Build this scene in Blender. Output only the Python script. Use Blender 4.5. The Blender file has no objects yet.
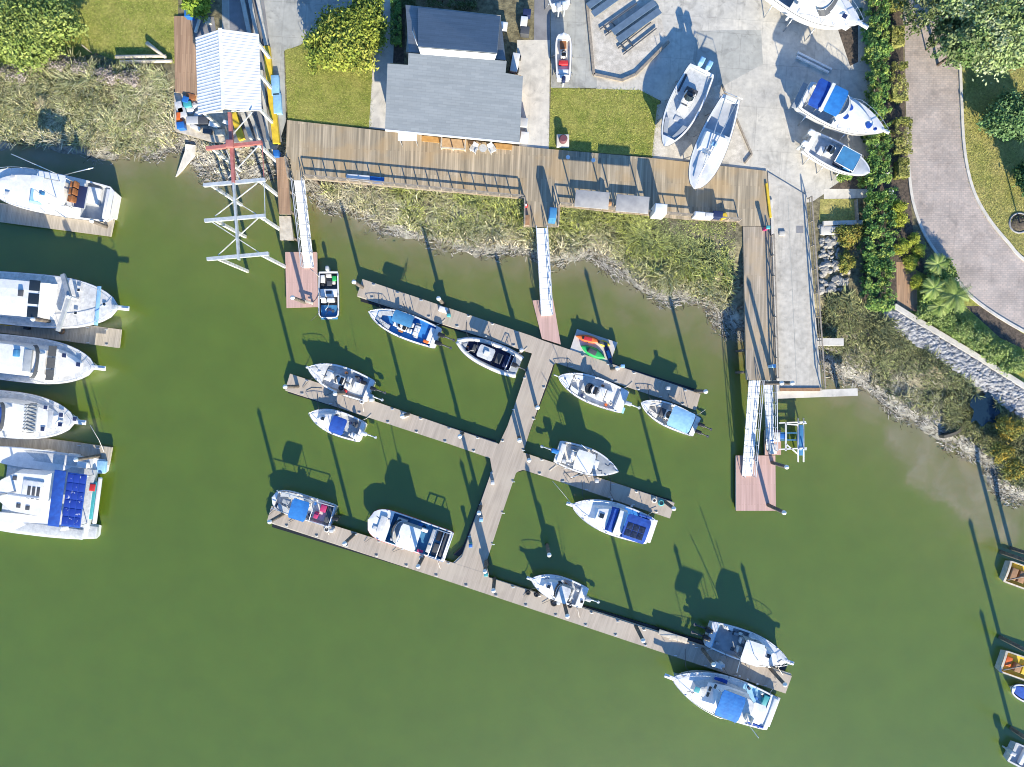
import bpy, bmesh, math, random
import numpy as np
from mathutils import Vector, Matrix
R = math.radians
random.seed(7); rng = np.random.default_rng(7)
sc = bpy.context.scene
col = sc.collection
CAM_H = 70.0
# ---------------------------------------------------------------- camera, sky, sun, exposure
cd = bpy.data.cameras.new('camera'); cam = bpy.data.objects.new('camera', cd); col.objects.link(cam)
cam.location = (0, 0, CAM_H); cam.rotation_euler = (0, 0, 0)
cd.sensor_width = 36.0; cd.lens = 36.0 * CAM_H / 102.4; cd.clip_end = 3000
sc.camera = cam
SUN_EL = R(23.5); SUN_DIR = Vector((0.25, -0.968, 0)).normalized()      # horizontal direction towards the sun
w = bpy.data.worlds.new('World'); sc.world = w; w.use_nodes = True
nt = w.node_tree; bg = nt.nodes['Background']
sky = nt.nodes.new('ShaderNodeTexSky'); sky.sky_type = 'NISHITA'; sky.sun_disc = False
sky.sun_elevation = SUN_EL; sky.sun_rotation = math.atan2(SUN_DIR.x, SUN_DIR.y)
sky.air_density = 1.2; sky.dust_density = 0.0; sky.ozone_density = 9.0
nt.links.new(sky.outputs[0], bg.inputs[0]); bg.inputs[1].default_value = 0.135
ld = bpy.data.lights.new('sun', 'SUN'); ld.energy = 4.8; ld.angle = R(0.7); ld.color = (1.0, 0.90, 0.71)
lo = bpy.data.objects.new('sun', ld); col.objects.link(lo)
sd = Vector((SUN_DIR.x * math.cos(SUN_EL), SUN_DIR.y * math.cos(SUN_EL), math.sin(SUN_EL)))
lo.rotation_euler = sd.to_track_quat('Z', 'Y').to_euler(); lo.location = sd * 100
sc.view_settings.view_transform = 'Standard'; sc.view_settings.look = 'None'
sc.view_settings.exposure = 1.06; sc.view_settings.gamma = 1.0
sc.cycles.max_bounces = 5; sc.cycles.pixel_filter_type = 'BLACKMAN_HARRIS'; sc.cycles.filter_width = 1.0

LAND = 2.5; DECK = 2.65; DOCK = 0.6

def W(px, py, z=0.0):
    """the point at height z that stands where pixel (px, py) of the photograph looks"""
    s = 0.1 * (CAM_H - z) / CAM_H
    return Vector(((px - 512) * s, (383.5 - py) * s, z))
def WP(pts, z): return [W(x, y, z) for x, y in pts]

# ---------------------------------------------------------------- materials
MATS = {}
def mat(name, c, rough=0.55, c2=None, scale=6.0, mix=(0.35, 0.65), bump=0.0, bscale=None, metal=0.0, coat=0.0, spec=0.5, detail=6, fine=0.0, fscale=40):
    if name in MATS: return MATS[name]
    m = bpy.data.materials.new(name); m.use_nodes = True; MATS[name] = m
    n = m.node_tree.nodes; l = m.node_tree.links; p = n['Principled BSDF']
    p.inputs['Roughness'].default_value = rough; p.inputs['Metallic'].default_value = metal
    p.inputs['Specular IOR Level'].default_value = spec; p.inputs['Coat Weight'].default_value = coat
    p.inputs['Base Color'].default_value = (*c, 1)
    geo = n.new('ShaderNodeNewGeometry')
    if c2 is None: c2 = tuple(v * 0.86 for v in c)
    t = n.new('ShaderNodeTexNoise'); t.inputs['Scale'].default_value = scale; t.inputs['Detail'].default_value = detail
    l.new(geo.outputs['Position'], t.inputs['Vector'])
    r = n.new('ShaderNodeValToRGB'); r.color_ramp.elements[0].position = mix[0]; r.color_ramp.elements[1].position = mix[1]
    r.color_ramp.elements[0].color = (*c2, 1); r.color_ramp.elements[1].color = (*c, 1)
    l.new(t.outputs['Fac'], r.inputs['Fac']); out = r.outputs['Color']
    if fine:
        f = n.new('ShaderNodeTexNoise'); f.inputs['Scale'].default_value = fscale; f.inputs['Detail'].default_value = 3
        l.new(geo.outputs['Position'], f.inputs['Vector'])
        mr = n.new('ShaderNodeMapRange'); mr.inputs[1].default_value = 0.3; mr.inputs[2].default_value = 0.7
        mr.inputs[3].default_value = 1 - fine; mr.inputs[4].default_value = 1 + fine
        l.new(f.outputs['Fac'], mr.inputs[0])
        mx = n.new('ShaderNodeMix'); mx.data_type = 'RGBA'; mx.blend_type = 'MULTIPLY'; mx.inputs[0].default_value = 1
        l.new(out, mx.inputs[6]); l.new(mr.outputs[0], mx.inputs[7]); out = mx.outputs[2]
    l.new(out, p.inputs['Base Color'])
    if bump:
        b = n.new('ShaderNodeBump'); b.inputs['Strength'].default_value = bump; b.inputs['Distance'].default_value = 0.05
        t2 = n.new('ShaderNodeTexNoise'); t2.inputs['Scale'].default_value = bscale or scale * 3; t2.inputs['Detail'].default_value = 5
        l.new(geo.outputs['Position'], t2.inputs['Vector'])
        l.new(t2.outputs['Fac'], b.inputs['Height']); l.new(b.outputs[0], p.inputs['Normal'])
    return m

def planks(name, angle, c1, c2, mortar, width=0.19, length=3.6, msize=0.012, rough=0.8, stain=None, bias=0.0, stain_scale=0.35, streak=(0.72, 1.22)):
    """boards running along `angle` (degrees, world), each its own tone"""
    if name in MATS: return MATS[name]
    m = bpy.data.materials.new(name); m.use_nodes = True; MATS[name] = m
    n = m.node_tree.nodes; l = m.node_tree.links; p = n['Principled BSDF']; p.inputs['Roughness'].default_value = rough
    geo = n.new('ShaderNodeNewGeometry'); mp = n.new('ShaderNodeMapping'); mp.inputs['Rotation'].default_value = (0, 0, R(-angle))
    l.new(geo.outputs['Position'], mp.inputs['Vector'])
    b = n.new('ShaderNodeTexBrick'); b.inputs['Scale'].default_value = 1.0; b.inputs['Brick Width'].default_value = length
    b.inputs['Row Height'].default_value = width; b.inputs['Mortar Size'].default_value = msize; b.inputs['Mortar Smooth'].default_value = 0.2
    b.inputs['Bias'].default_value = bias
    b.inputs['Color1'].default_value = (*c1, 1); b.inputs['Color2'].default_value = (*c2, 1); b.inputs['Mortar'].default_value = (*mortar, 1)
    l.new(mp.outputs[0], b.inputs['Vector'])
    t = n.new('ShaderNodeTexNoise'); t.inputs['Scale'].default_value = 1.0; t.inputs['Detail'].default_value = 6
    m2 = n.new('ShaderNodeMapping'); m2.inputs['Scale'].default_value = (0.22, 3.6, 1)
    l.new(mp.outputs[0], m2.inputs['Vector']); l.new(m2.outputs[0], t.inputs['Vector'])
    mr = n.new('ShaderNodeMapRange'); mr.inputs[1].default_value = 0.3; mr.inputs[2].default_value = 0.7; mr.inputs[3].default_value = streak[0]; mr.inputs[4].default_value = streak[1]
    l.new(t.outputs['Fac'], mr.inputs[0])
    mx = n.new('ShaderNodeMix'); mx.data_type = 'RGBA'; mx.blend_type = 'MULTIPLY'; mx.inputs[0].default_value = 1
    l.new(b.outputs['Color'], mx.inputs[6]); l.new(mr.outputs[0], mx.inputs[7]); out = mx.outputs[2]
    if stain:
        s = n.new('ShaderNodeTexNoise'); s.inputs['Scale'].default_value = stain_scale; s.inputs['Detail'].default_value = 5
        l.new(geo.outputs['Position'], s.inputs['Vector'])
        rr = n.new('ShaderNodeMapRange'); rr.inputs[1].default_value = 0.48; rr.inputs[2].default_value = 0.62; rr.inputs[3].default_value = 0; rr.inputs[4].default_value = 0.6
        l.new(s.outputs['Fac'], rr.inputs[0])
        m3 = n.new('ShaderNodeMix'); m3.data_type = 'RGBA'; m3.blend_type = 'MIX'; m3.inputs[7].default_value = (*stain, 1)
        l.new(rr.outputs[0], m3.inputs[0]); l.new(out, m3.inputs[6]); out = m3.outputs[2]
    l.new(out, p.inputs['Base Color'])
    return m

def leafmat(name, rough=0.75):
    if name in MATS: return MATS[name]
    m = bpy.data.materials.new(name); m.use_nodes = True; MATS[name] = m
    n = m.node_tree.nodes; l = m.node_tree.links; p = n['Principled BSDF']; p.inputs['Roughness'].default_value = rough
    p.inputs['Specular IOR Level'].default_value = 0.2
    a = n.new('ShaderNodeAttribute'); a.attribute_name = 'tint'
    l.new(a.outputs['Color'], p.inputs['Base Color'])
    return m

M = {}
M['gel'] = mat('white_gelcoat', (0.77, 0.765, 0.75), 0.28, (0.66, 0.66, 0.65), 2.2, (.3, .7), coat=0.3, fine=.05, fscale=6)
M['gelworn'] = mat('worn_white_gelcoat', (0.68, 0.675, 0.655), 0.45, (0.50, 0.50, 0.49), 2.5, fine=.08, fscale=6)
M['gelgrey'] = mat('grey_gelcoat', (0.48, 0.50, 0.52), 0.4, (0.40, 0.42, 0.44), 2)
M['palegrey'] = mat('pale_grey_nonskid', (0.54, 0.55, 0.545), 0.6, (0.42, 0.435, 0.44), 3, fine=.08, fscale=7)
M['cream'] = mat('cream_vinyl', (0.74, 0.70, 0.62), 0.5, (0.62, 0.58, 0.52), 3)
M['navy'] = mat('navy_canvas', (0.012, 0.025, 0.09), 0.7)
M['blue'] = mat('blue_canvas', (0.012, 0.085, 0.40), 0.75, (0.008, 0.05, 0.27), 2.2, (.3, .7), bump=.5, bscale=3.5)
M['skyblue'] = mat('bright_blue_canvas', (0.02, 0.20, 0.54), 0.75, (0.013, 0.14, 0.42), 2.2, (.3, .7), bump=.5, bscale=3.5)
M['ltblue'] = mat('light_blue_canvas', (0.27, 0.50, 0.70), 0.75, (0.21, 0.41, 0.60), 2.2, bump=.4, bscale=3.5)
M['bluedeck'] = mat('blue_deck_mat', (0.05, 0.22, 0.42), 0.7, (0.04, 0.17, 0.33), 2)
M['greycanvas'] = mat('grey_canvas', (0.34, 0.365, 0.385), 0.8, (0.26, 0.285, 0.31), 1.8, bump=.4, bscale=3.5)
M['glass'] = mat('dark_glass', (0.02, 0.03, 0.04), 0.08, spec=0.6)
M['black'] = mat('black_plastic', (0.018, 0.019, 0.022), 0.4)
M['rubber'] = mat('black_rubber', (0.03, 0.03, 0.032), 0.8)
M['dark'] = mat('dark_grey_vinyl', (0.07, 0.075, 0.085), 0.6)
M['alu'] = mat('aluminium', (0.62, 0.64, 0.66), 0.38, (0.5, 0.52, 0.54), 4, metal=0.6)
M['steel'] = mat('stainless_tube', (0.72, 0.73, 0.74), 0.25, metal=0.8)
M['teak'] = mat('brown_leather', (0.30, 0.12, 0.045), 0.5, (0.22, 0.085, 0.03), 4)
M['red'] = mat('red_vinyl', (0.52, 0.03, 0.035), 0.5)
M['magenta'] = mat('magenta_cloth', (0.46, 0.03, 0.14), 0.7)
M['orange'] = mat('orange_plastic', (0.75, 0.17, 0.03), 0.45, (0.62, 0.12, 0.025), 2)
M['yellow'] = mat('yellow_paint', (0.70, 0.50, 0.035), 0.6, (0.55, 0.38, 0.03), 2)
M['green'] = mat('green_plastic', (0.03, 0.42, 0.10), 0.45, (0.02, 0.32, 0.08), 2)
M['teal'] = mat('teal_plastic', (0.06, 0.36, 0.38), 0.5)
M['bluebin'] = mat('blue_plastic', (0.02, 0.14, 0.45), 0.5)
M['solar'] = mat('solar_cells', (0.012, 0.018, 0.04), 0.2, (0.03, 0.04, 0.075), 5)
M['tarp'] = mat('pale_tarp', (0.66, 0.66, 0.65), 0.6, (0.50, 0.51, 0.52), 1.2, bump=0.3, bscale=3)
M['pile'] = mat('weathered_piling', (0.17, 0.14, 0.11), 0.85, (0.085, 0.07, 0.055), 3, bump=0.4)
M['white'] = mat('white_paint', (0.80, 0.80, 0.78), 0.5, (0.66, 0.66, 0.64), 2)
M['galv'] = mat('galvanised_steel', (0.58, 0.61, 0.62), 0.5, (0.42, 0.46, 0.48), 3, metal=0.25)
M['oldwhite'] = mat('chipped_white_steel', (0.66, 0.67, 0.64), 0.55, (0.42, 0.42, 0.38), 3)
M['redsteel'] = mat('faded_red_steel', (0.46, 0.17, 0.15), 0.6, (0.36, 0.12, 0.10), 3)
M['timber'] = mat('grey_timber', (0.34, 0.29, 0.23), 0.85, (0.22, 0.19, 0.15), 4, bump=0.3)
M['palewood'] = mat('sun_bleached_timber', (0.58, 0.52, 0.42), 0.85, (0.44, 0.39, 0.31), 3, bump=0.2)
M['brownwood'] = mat('brown_timber', (0.36, 0.20, 0.10), 0.8, (0.26, 0.14, 0.07), 3)
M['bark'] = mat('bark', (0.17, 0.13, 0.095), 0.9, (0.09, 0.07, 0.05), 6, bump=0.5)
M['conc'] = mat('concrete', (0.60, 0.56, 0.475), 0.85, (0.45, 0.43, 0.385), 0.42, (.25, .72), bump=0.15, bscale=8, fine=0.11, fscale=2.6)
M['concwhite'] = mat('pale_concrete', (0.64, 0.60, 0.52), 0.85, (0.52, 0.49, 0.43), 1.2, fine=0.08)
M['concgrey'] = mat('grey_concrete', (0.46, 0.45, 0.40), 0.85, (0.33, 0.33, 0.30), 0.4, (.25, .72), fine=0.10, fscale=2.6)
M['asph'] = mat('old_asphalt', (0.25, 0.25, 0.26), 0.9, (0.19, 0.19, 0.2), 1.0, fine=0.12)
M['shingle'] = planks('grey_blue_shingle', -5.5, (0.205, 0.23, 0.25), (0.178, 0.203, 0.224), (0.15, 0.172, 0.19), width=0.22, length=0.8, msize=0.010, rough=.9, streak=(.92, 1.08))
M['stone'] = mat('riprap_stone', (0.44, 0.43, 0.42), 0.85, (0.15, 0.155, 0.165), 2.6, (.3, .7), bump=0.6)
M['palestone'] = mat('pale_boulder', (0.42, 0.40, 0.355), 0.85, (0.20, 0.195, 0.18), 2.2, (.3, .75), bump=0.8)
M['mulch'] = mat('mulch', (0.13, 0.10, 0.075), 0.95, (0.055, 0.045, 0.035), 5, bump=0.6, bscale=14)
M['gravel'] = mat('shell_gravel', (0.60, 0.555, 0.48), 0.9, (0.42, 0.385, 0.325), 2.2, bump=0.4, bscale=16, fine=0.13, fscale=14)
M['lawn'] = mat('lawn_grass', (0.36, 0.33, 0.085), 0.95, (0.20, 0.235, 0.036), 0.7, (0.36, 0.74), bump=0.9, bscale=10, fine=0.34, fscale=5)
M['lawndry'] = mat('dry_lawn_grass', (0.40, 0.34, 0.115), 0.95, (0.22, 0.23, 0.05), 0.6, (0.3, 0.7), bump=0.9, bscale=10, fine=0.32, fscale=5)
M['board'] = planks('boardwalk_boards', 88, (0.44, 0.36, 0.25), (0.27, 0.225, 0.155), (0.17, 0.135, 0.09), length=4.4, msize=0.006, stain=(0.41, 0.285, 0.145), streak=(.68, 1.32))
M['pierboard'] = planks('pier_boards', 89, (0.42, 0.35, 0.265), (0.31, 0.26, 0.19), (0.18, 0.15, 0.11), msize=0.006, stain=(0.44, 0.33, 0.20))
M['brownboard'] = planks('brown_deck_boards', 88, (0.40, 0.26, 0.16), (0.33, 0.205, 0.125), (0.2, 0.12, 0.07), msize=.006)
M['dock'] = planks('dock_boards', 71, (0.425, 0.36, 0.29), (0.39, 0.33, 0.265), (0.33, 0.275, 0.22), width=0.15, length=2.2, msize=0.006, stain=(0.45, 0.39, 0.31), streak=(.84, 1.14))
M['dockl'] = planks('west_dock_boards', 82, (0.44, 0.385, 0.305), (0.385, 0.335, 0.265), (0.26, 0.22, 0.18), width=0.15, length=2.2, msize=0.007, streak=(.82, 1.15))
M['pinkdock'] = planks('reddish_composite_boards', 90, (0.53, 0.35, 0.30), (0.48, 0.315, 0.265), (0.36, 0.22, 0.18), width=0.15, length=4, msize=0.007, streak=(.86, 1.12))
def add_wear(m, cell, stain=.45, joints=.55, seed=0, rot=4):
    """slab joints, oil and rust stains and tyre streaks multiplied into a paving colour"""
    n = m.node_tree.nodes; l = m.node_tree.links; p = n['Principled BSDF']; lk = p.inputs['Base Color'].links[0]; out = lk.from_socket
    geo = n.new('ShaderNodeNewGeometry'); mp = n.new('ShaderNodeMapping'); mp.inputs['Rotation'].default_value = (0, 0, R(rot)); mp.inputs['Location'].default_value = (seed * 1.7, seed * .9, 0)
    l.new(geo.outputs['Position'], mp.inputs['Vector'])
    def mul(fac_socket):
        nonlocal out
        mx = n.new('ShaderNodeMix'); mx.data_type = 'RGBA'; mx.blend_type = 'MULTIPLY'; mx.inputs[0].default_value = 1; l.new(out, mx.inputs[6]); l.new(fac_socket, mx.inputs[7]); out = mx.outputs[2]
    def noise(scale, lo_, hi, a, b, vec, dist=0, det=6):
        t = n.new('ShaderNodeTexNoise'); t.inputs['Scale'].default_value = scale; t.inputs['Detail'].default_value = det; t.inputs['Distortion'].default_value = dist; l.new(vec, t.inputs['Vector'])
        r = n.new('ShaderNodeMapRange'); r.inputs[1].default_value = lo_; r.inputs[2].default_value = hi; r.inputs[3].default_value = a; r.inputs[4].default_value = b; l.new(t.outputs['Fac'], r.inputs[0]); return r.outputs[0]
    if cell:
        b = n.new('ShaderNodeTexBrick'); b.inputs['Scale'].default_value = 1; b.inputs['Brick Width'].default_value = cell; b.inputs['Row Height'].default_value = cell * .8; b.inputs['Mortar Size'].default_value = .03
        b.inputs['Color1'].default_value = (1, 1, 1, 1); b.inputs['Color2'].default_value = (.93, .935, .94, 1); b.inputs['Mortar'].default_value = (joints,) * 3 + (1,); l.new(mp.outputs[0], b.inputs['Vector']); mul(b.outputs['Color'])
    mul(noise(.55, .56, .74, 1, 1 - stain, mp.outputs[0], 1.5)); mul(noise(2.3, .62, .72, 1, 1 - stain * .7, mp.outputs[0], .6))
    m3 = n.new('ShaderNodeMapping'); m3.inputs['Scale'].default_value = (2.6, .16, 1); l.new(mp.outputs[0], m3.inputs['Vector']); mul(noise(1.0, .55, .75, 1, 1 - stain * .6, m3.outputs[0], .8))
    l.new(out, p.inputs['Base Color']); return m
add_wear(M['conc'], 5.2, .30, .80, 1); add_wear(M['concgrey'], 4.2, .30, .80, 2); add_wear(M['concwhite'], 0, .25, seed=3)
M['leaf'] = leafmat('foliage')

# ---------------------------------------------------------------- objects
def tag(o, label=None, cat=None, group=None, kind=None):
    if label: o['label'] = label
    if cat: o['category'] = cat
    if group: o['group'] = group
    if kind: o['kind'] = kind
    return o
def thing(name, label, cat, loc=(0, 0, 0), rz=0.0, group=None):
    o = bpy.data.objects.new(name, None); col.objects.link(o); o.empty_display_size = 0.3
    o.location = loc; o.rotation_euler = (0, 0, rz)
    return tag(o, label, cat, group)

class MB:
    """collects shapes; build() links them as ONE mesh object"""
    def __init__(s): s.v = []; s.f = []; s.sm = []
    def add(s, vs, fs, smooth=False):
        o = len(s.v); s.v += [tuple(v) for v in vs]
        s.f += [tuple(i + o for i in f) for f in fs]; s.sm += [smooth] * len(fs); return s
    def box(s, x0, x1, y0, y1, z0, z1):
        v = [(x, y, z) for z in (z0, z1) for x, y in ((x0, y0), (x1, y0), (x1, y1), (x0, y1))]
        return s.add(v, [(3, 2, 1, 0), (4, 5, 6, 7), (0, 1, 5, 4), (1, 2, 6, 5), (2, 3, 7, 6), (3, 0, 4, 7)])
    def rbox(s, x0, x1, y0, y1, z0, z1, b=0.05, seg=2):
        bm = bmesh.new(); bmesh.ops.create_cube(bm, size=1)
        for v in bm.verts: v.co = Vector(((x0 + x1) / 2 + v.co.x * (x1 - x0), (y0 + y1) / 2 + v.co.y * (y1 - y0), (z0 + z1) / 2 + v.co.z * (z1 - z0)))
        b = min(b, 0.45 * min(abs(x1 - x0), abs(y1 - y0), abs(z1 - z0)))
        bmesh.ops.bevel(bm, geom=bm.edges[:], offset=b, segments=seg, affect='EDGES', profile=0.6)
        bm.verts.index_update(); vs = [v.co[:] for v in bm.verts]; fs = [tuple(v.index for v in f.verts) for f in bm.faces]; bm.free()
        return s.add(vs, fs, seg > 1)
    def prism(s, poly, z0, z1, taper=0.0):
        n = len(poly); a = sum(poly[i][0] * poly[(i + 1) % n][1] - poly[(i + 1) % n][0] * poly[i][1] for i in range(n))
        if a < 0: poly = poly[::-1]
        cx = sum(p[0] for p in poly) / n; cy = sum(p[1] for p in poly) / n
        lo_ = [(p[0], p[1], z0) for p in poly]; hi = [(cx + (p[0] - cx) * (1 - taper), cy + (p[1] - cy) * (1 - taper), z1) for p in poly]
        return s.add(lo_ + hi, [tuple(range(n - 1, -1, -1)), tuple(range(n, 2 * n))] + [(i, (i + 1) % n, n + (i + 1) % n, n + i) for i in range(n)])
    def sheet(s, poly, z):
        n = len(poly); a = sum(poly[i][0] * poly[(i + 1) % n][1] - poly[(i + 1) % n][0] * poly[i][1] for i in range(n))
        if a < 0: poly = poly[::-1]
        return s.add([(p[0], p[1], z) for p in poly], [tuple(range(n))])
    def tube(s, pts, r, n=6, r1=None, cap=True):
        pts = [Vector(p) for p in pts]; k = len(pts); o = []; 
        for i, p in enumerate(pts):
            d = (pts[min(i + 1, k - 1)] - pts[max(i - 1, 0)]).normalized()
            u = d.cross(Vector((0, 0, 1)));
            if u.length < 1e-3: u = d.cross(Vector((1, 0, 0)))
            u.normalize(); v = d.cross(u); rr = r if r1 is None else r + (r1 - r) * i / (k - 1)
            o += [p + (u * math.cos(2 * math.pi * j / n) + v * math.sin(2 * math.pi * j / n)) * rr for j in range(n)]
        f = [(i * n + j, i * n + (j + 1) % n, (i + 1) * n + (j + 1) % n, (i + 1) * n + j) for i in range(k - 1) for j in range(n)]
        s.add(o, f, True)
        if cap: s.f += [tuple(len(s.v) - k * n + j for j in range(n - 1, -1, -1)), tuple(len(s.v) - n + j for j in range(n))]; s.sm += [False, False]
        return s
    def bar(s, a, b, wd, ht):
        """rectangular beam from a to b (its top centre line), width wd, depth ht"""
        a = Vector(a); b = Vector(b); d = (b - a).normalized(); u = d.cross(Vector((0, 0, 1)))
        if u.length < 1e-3: u = Vector((1, 0, 0))
        u = u.normalized() * wd / 2; n = u.cross(d).normalized() * ht
        if n.z > 0: n = -n
        v = [a - u, a + u, a + u + n, a - u + n, b - u, b + u, b + u + n, b - u + n]
        return s.add(v, [(0, 1, 2, 3), (7, 6, 5, 4), (4, 5, 1, 0), (5, 6, 2, 1), (6, 7, 3, 2), (7, 4, 0, 3)])
    def cyl(s, x, y, z0, z1, r, n=12, r1=None): return s.tube([(x, y, z0), (x, y, z1)], r, n, r1)
    def lathe(s, x, y, prof, n=16):
        o = [(x + r * math.cos(2 * math.pi * j / n), y + r * math.sin(2 * math.pi * j / n), z) for r, z in prof for j in range(n)]
        k = len(prof)
        f = [(i * n + j, i * n + (j + 1) % n, (i + 1) * n + (j + 1) % n, (i + 1) * n + j) for i in range(k - 1) for j in range(n)]
        s.add(o, f, True); b = len(s.v) - k * n
        s.f += [tuple(b + j for j in range(n - 1, -1, -1)), tuple(b + (k - 1) * n + j for j in range(n))]; s.sm += [False, False]; return s
    def rock(s, x, y, z, r, sq=0.7):
        bm = bmesh.new(); bmesh.ops.create_icosphere(bm, subdivisions=2 if r > .4 else 1, radius=1)
        a = random.random() * 6.28; sx, sy = random.uniform(.75, 1.25), random.uniform(.75, 1.2)
        for v in bm.verts:
            k = random.uniform(.8, 1.12); c = v.co * k; q = (c.x * sx * r, c.y * sy * r)
            v.co = Vector((x + q[0] * math.cos(a) - q[1] * math.sin(a), y + q[0] * math.sin(a) + q[1] * math.cos(a), z + c.z * sq * r))
        bm.verts.index_update(); vs = [v.co[:] for v in bm.verts]; fs = [tuple(v.index for v in f.verts) for f in bm.faces]; bm.free()
        return s.add(vs, fs)
    def torus(s, x, y, z, r, t, n=14, m=6):
        o = [(x + (r + t * math.cos(b)) * math.cos(a), y + (r + t * math.cos(b)) * math.sin(a), z + t * math.sin(b)) for a in [2 * math.pi * i / n for i in range(n)] for b in [2 * math.pi * j / m for j in range(m)]]
        return s.add(o, [(i * m + j, ((i + 1) % n) * m + j, ((i + 1) % n) * m + (j + 1) % m, i * m + (j + 1) % m) for i in range(n) for j in range(m)], True)
    def build(s, name, m, parent=None, local=False, label=None):
        off = Vector((0, 0, 0))
        if parent is not None and not local:
            off = parent.location.copy()
        me = bpy.data.meshes.new(name); me.from_pydata([(v[0] - off.x, v[1] - off.y, v[2] - off.z) for v in s.v], [], s.f)
        me.polygons.foreach_set('use_smooth', s.sm); me.update()
        o = bpy.data.objects.new(name, me); col.objects.link(o)
        me.materials.append(M[m] if isinstance(m, str) else m)
        if parent is not None: 
            o.parent = parent
            if parent.parent is not None and not local:        # sub-part: take off the grandparent's place too
                g = parent.parent.location
                for v in me.vertices: v.co -= g
        if label: o['label'] = label
        return o
def solo(mb, name, m, label, cat, group=None, kind=None):
    return tag(mb.build(name, m), label, cat, group, kind)
def cloud_mesh(name, m, V, tint, k, parent=None):
    """V (n,k,3) loose faces with k corners, tint (n,3)"""
    n = len(V); me = bpy.data.meshes.new(name)
    me.vertices.add(n * k); me.vertices.foreach_set('co', V.reshape(-1).astype(np.float32))
    me.loops.add(n * k); me.loops.foreach_set('vertex_index', np.arange(n * k, dtype=np.int32))
    me.polygons.add(n); me.polygons.foreach_set('loop_start', np.arange(0, n * k, k, dtype=np.int32))
    me.update(calc_edges=True)
    a = me.color_attributes.new('tint', 'FLOAT_COLOR', 'POINT')
    c = np.ones((n, k, 4), np.float32); c[:, :, :3] = tint[:, None, :]
    a.data.foreach_set('color', c.reshape(-1)); me.materials.append(M[m] if isinstance(m, str) else m)
    o = bpy.data.objects.new(name, me); col.objects.link(o)
    if parent is not None: o.parent = parent
    return o
# ---------------------------------------------------------------- terrain and water
SHORE_PX = [(-6000, 140), (-300, 150), (-40, 146), (0, 148), (35, 147), (85, 151), (120, 157), (150, 154), (170, 148), (180, 152), (198, 166), (214, 178), (236, 181), (258, 176),
    (274, 168), (292, 176), (310, 190), (330, 207), (350, 215), (372, 224), (395, 232), (428, 242), (473, 253), (500, 251), (526, 255), (545, 261), (584, 259), (592, 256), (609, 265), (621, 275),
    (640, 290), (665, 299.5), (684, 299), (709, 309), (720, 322), (735, 335), (760, 345), (800, 352), (824, 363), (840, 375), (863, 391), (888, 405), (916, 424), (941, 438),
    (965, 453), (984, 467), (990, 484), (1003, 494), (1024, 499), (1080, 520), (1300, 560), (6000, 700)]
SH = np.array([(W(x, y).x, W(x, y).y) for x, y in SHORE_PX])
def shore_d(x, y):
    """signed distance to the waterline, land positive"""
    x = np.asarray(x, float); y = np.asarray(y, float); d = np.full(x.shape, 1e9)
    for a, b in zip(SH[:-1], SH[1:]):
        e = b - a; t = np.clip(((x - a[0]) * e[0] + (y - a[1]) * e[1]) / (e @ e), 0, 1)
        d = np.minimum(d, np.hypot(x - a[0] - t * e[0], y - a[1] - t * e[1]))
    poly = np.vstack([SH, [(620, 6000), (-720, 6000)]]); ins = np.zeros(x.shape, bool)
    for a, b in zip(poly, np.roll(poly, -1, 0)):
        c = ((a[1] > y) != (b[1] > y)); 
        with np.errstate(divide='ignore', invalid='ignore'):
            ins ^= c & (x < (b[0] - a[0]) * (y - a[1]) / (b[1] - a[1] + 1e-12) + a[0])
    return np.where(ins, d, -d)
def vnoise(x, y, s, seed=0):
    """smooth value noise, 0..1"""
    g = np.random.default_rng(seed).random((64, 64)); u = x / s; v = y / s
    i = np.floor(u).astype(int); j = np.floor(v).astype(int); fu = u - i; fv = v - j
    fu = fu * fu * (3 - 2 * fu); fv = fv * fv * (3 - 2 * fv); q = lambda a, b: g[a % 64, b % 64]
    return (q(i, j) * (1 - fu) + q(i + 1, j) * fu) * (1 - fv) + (q(i, j + 1) * (1 - fu) + q(i + 1, j + 1) * fu) * fv
def ground_z(x, y, d=None):
    if d is None: d = shore_d(x, y)
    e = d + (vnoise(x, y, 2.1, 3) - 0.5) * 1.0 + (vnoise(x, y, 0.9, 4) - .5) * .7
    t = np.clip(e / 6.5, 0, 1); up = LAND * (0.55 * t + 0.45 * t * t * (3 - 2 * t))
    rough = (vnoise(x, y, 0.7, 5) - 0.5) * 0.22 * np.clip(1.3 - np.abs(t - .45) * 2, 0, 1)
    z = np.where(e > 0, up + rough * (t < 1), np.maximum(e * 0.22, -2.0))
    return z
def grid(x0, x1, y0, y1, st, far):
    xs = np.concatenate([[-far], np.arange(x0, x1 + 1e-6, st), [far]]); ys = np.concatenate([[-far], np.arange(y0, y1 + 1e-6, st), [far]])
    X, Y = np.meshgrid(xs, ys); n, m = X.shape; idx = np.arange(n * m).reshape(n, m)
    F = np.stack([idx[:-1, :-1], idx[:-1, 1:], idx[1:, 1:], idx[1:, :-1]], -1).reshape(-1, 4)
    return X.ravel(), Y.ravel(), F
def surface(name, X, Y, Z, F, d, m, smooth=True):
    me = bpy.data.meshes.new(name); me.from_pydata(np.stack([X, Y, Z], 1).tolist(), [], F.tolist())
    a = me.attributes.new('shore', 'FLOAT', 'POINT'); a.data.foreach_set('value', d.astype(np.float32))
    me.polygons.foreach_set('use_smooth', [smooth] * len(F)); me.materials.append(m)
    o = bpy.data.objects.new(name, me); col.objects.link(o); o['kind'] = 'structure'; return o

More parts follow.
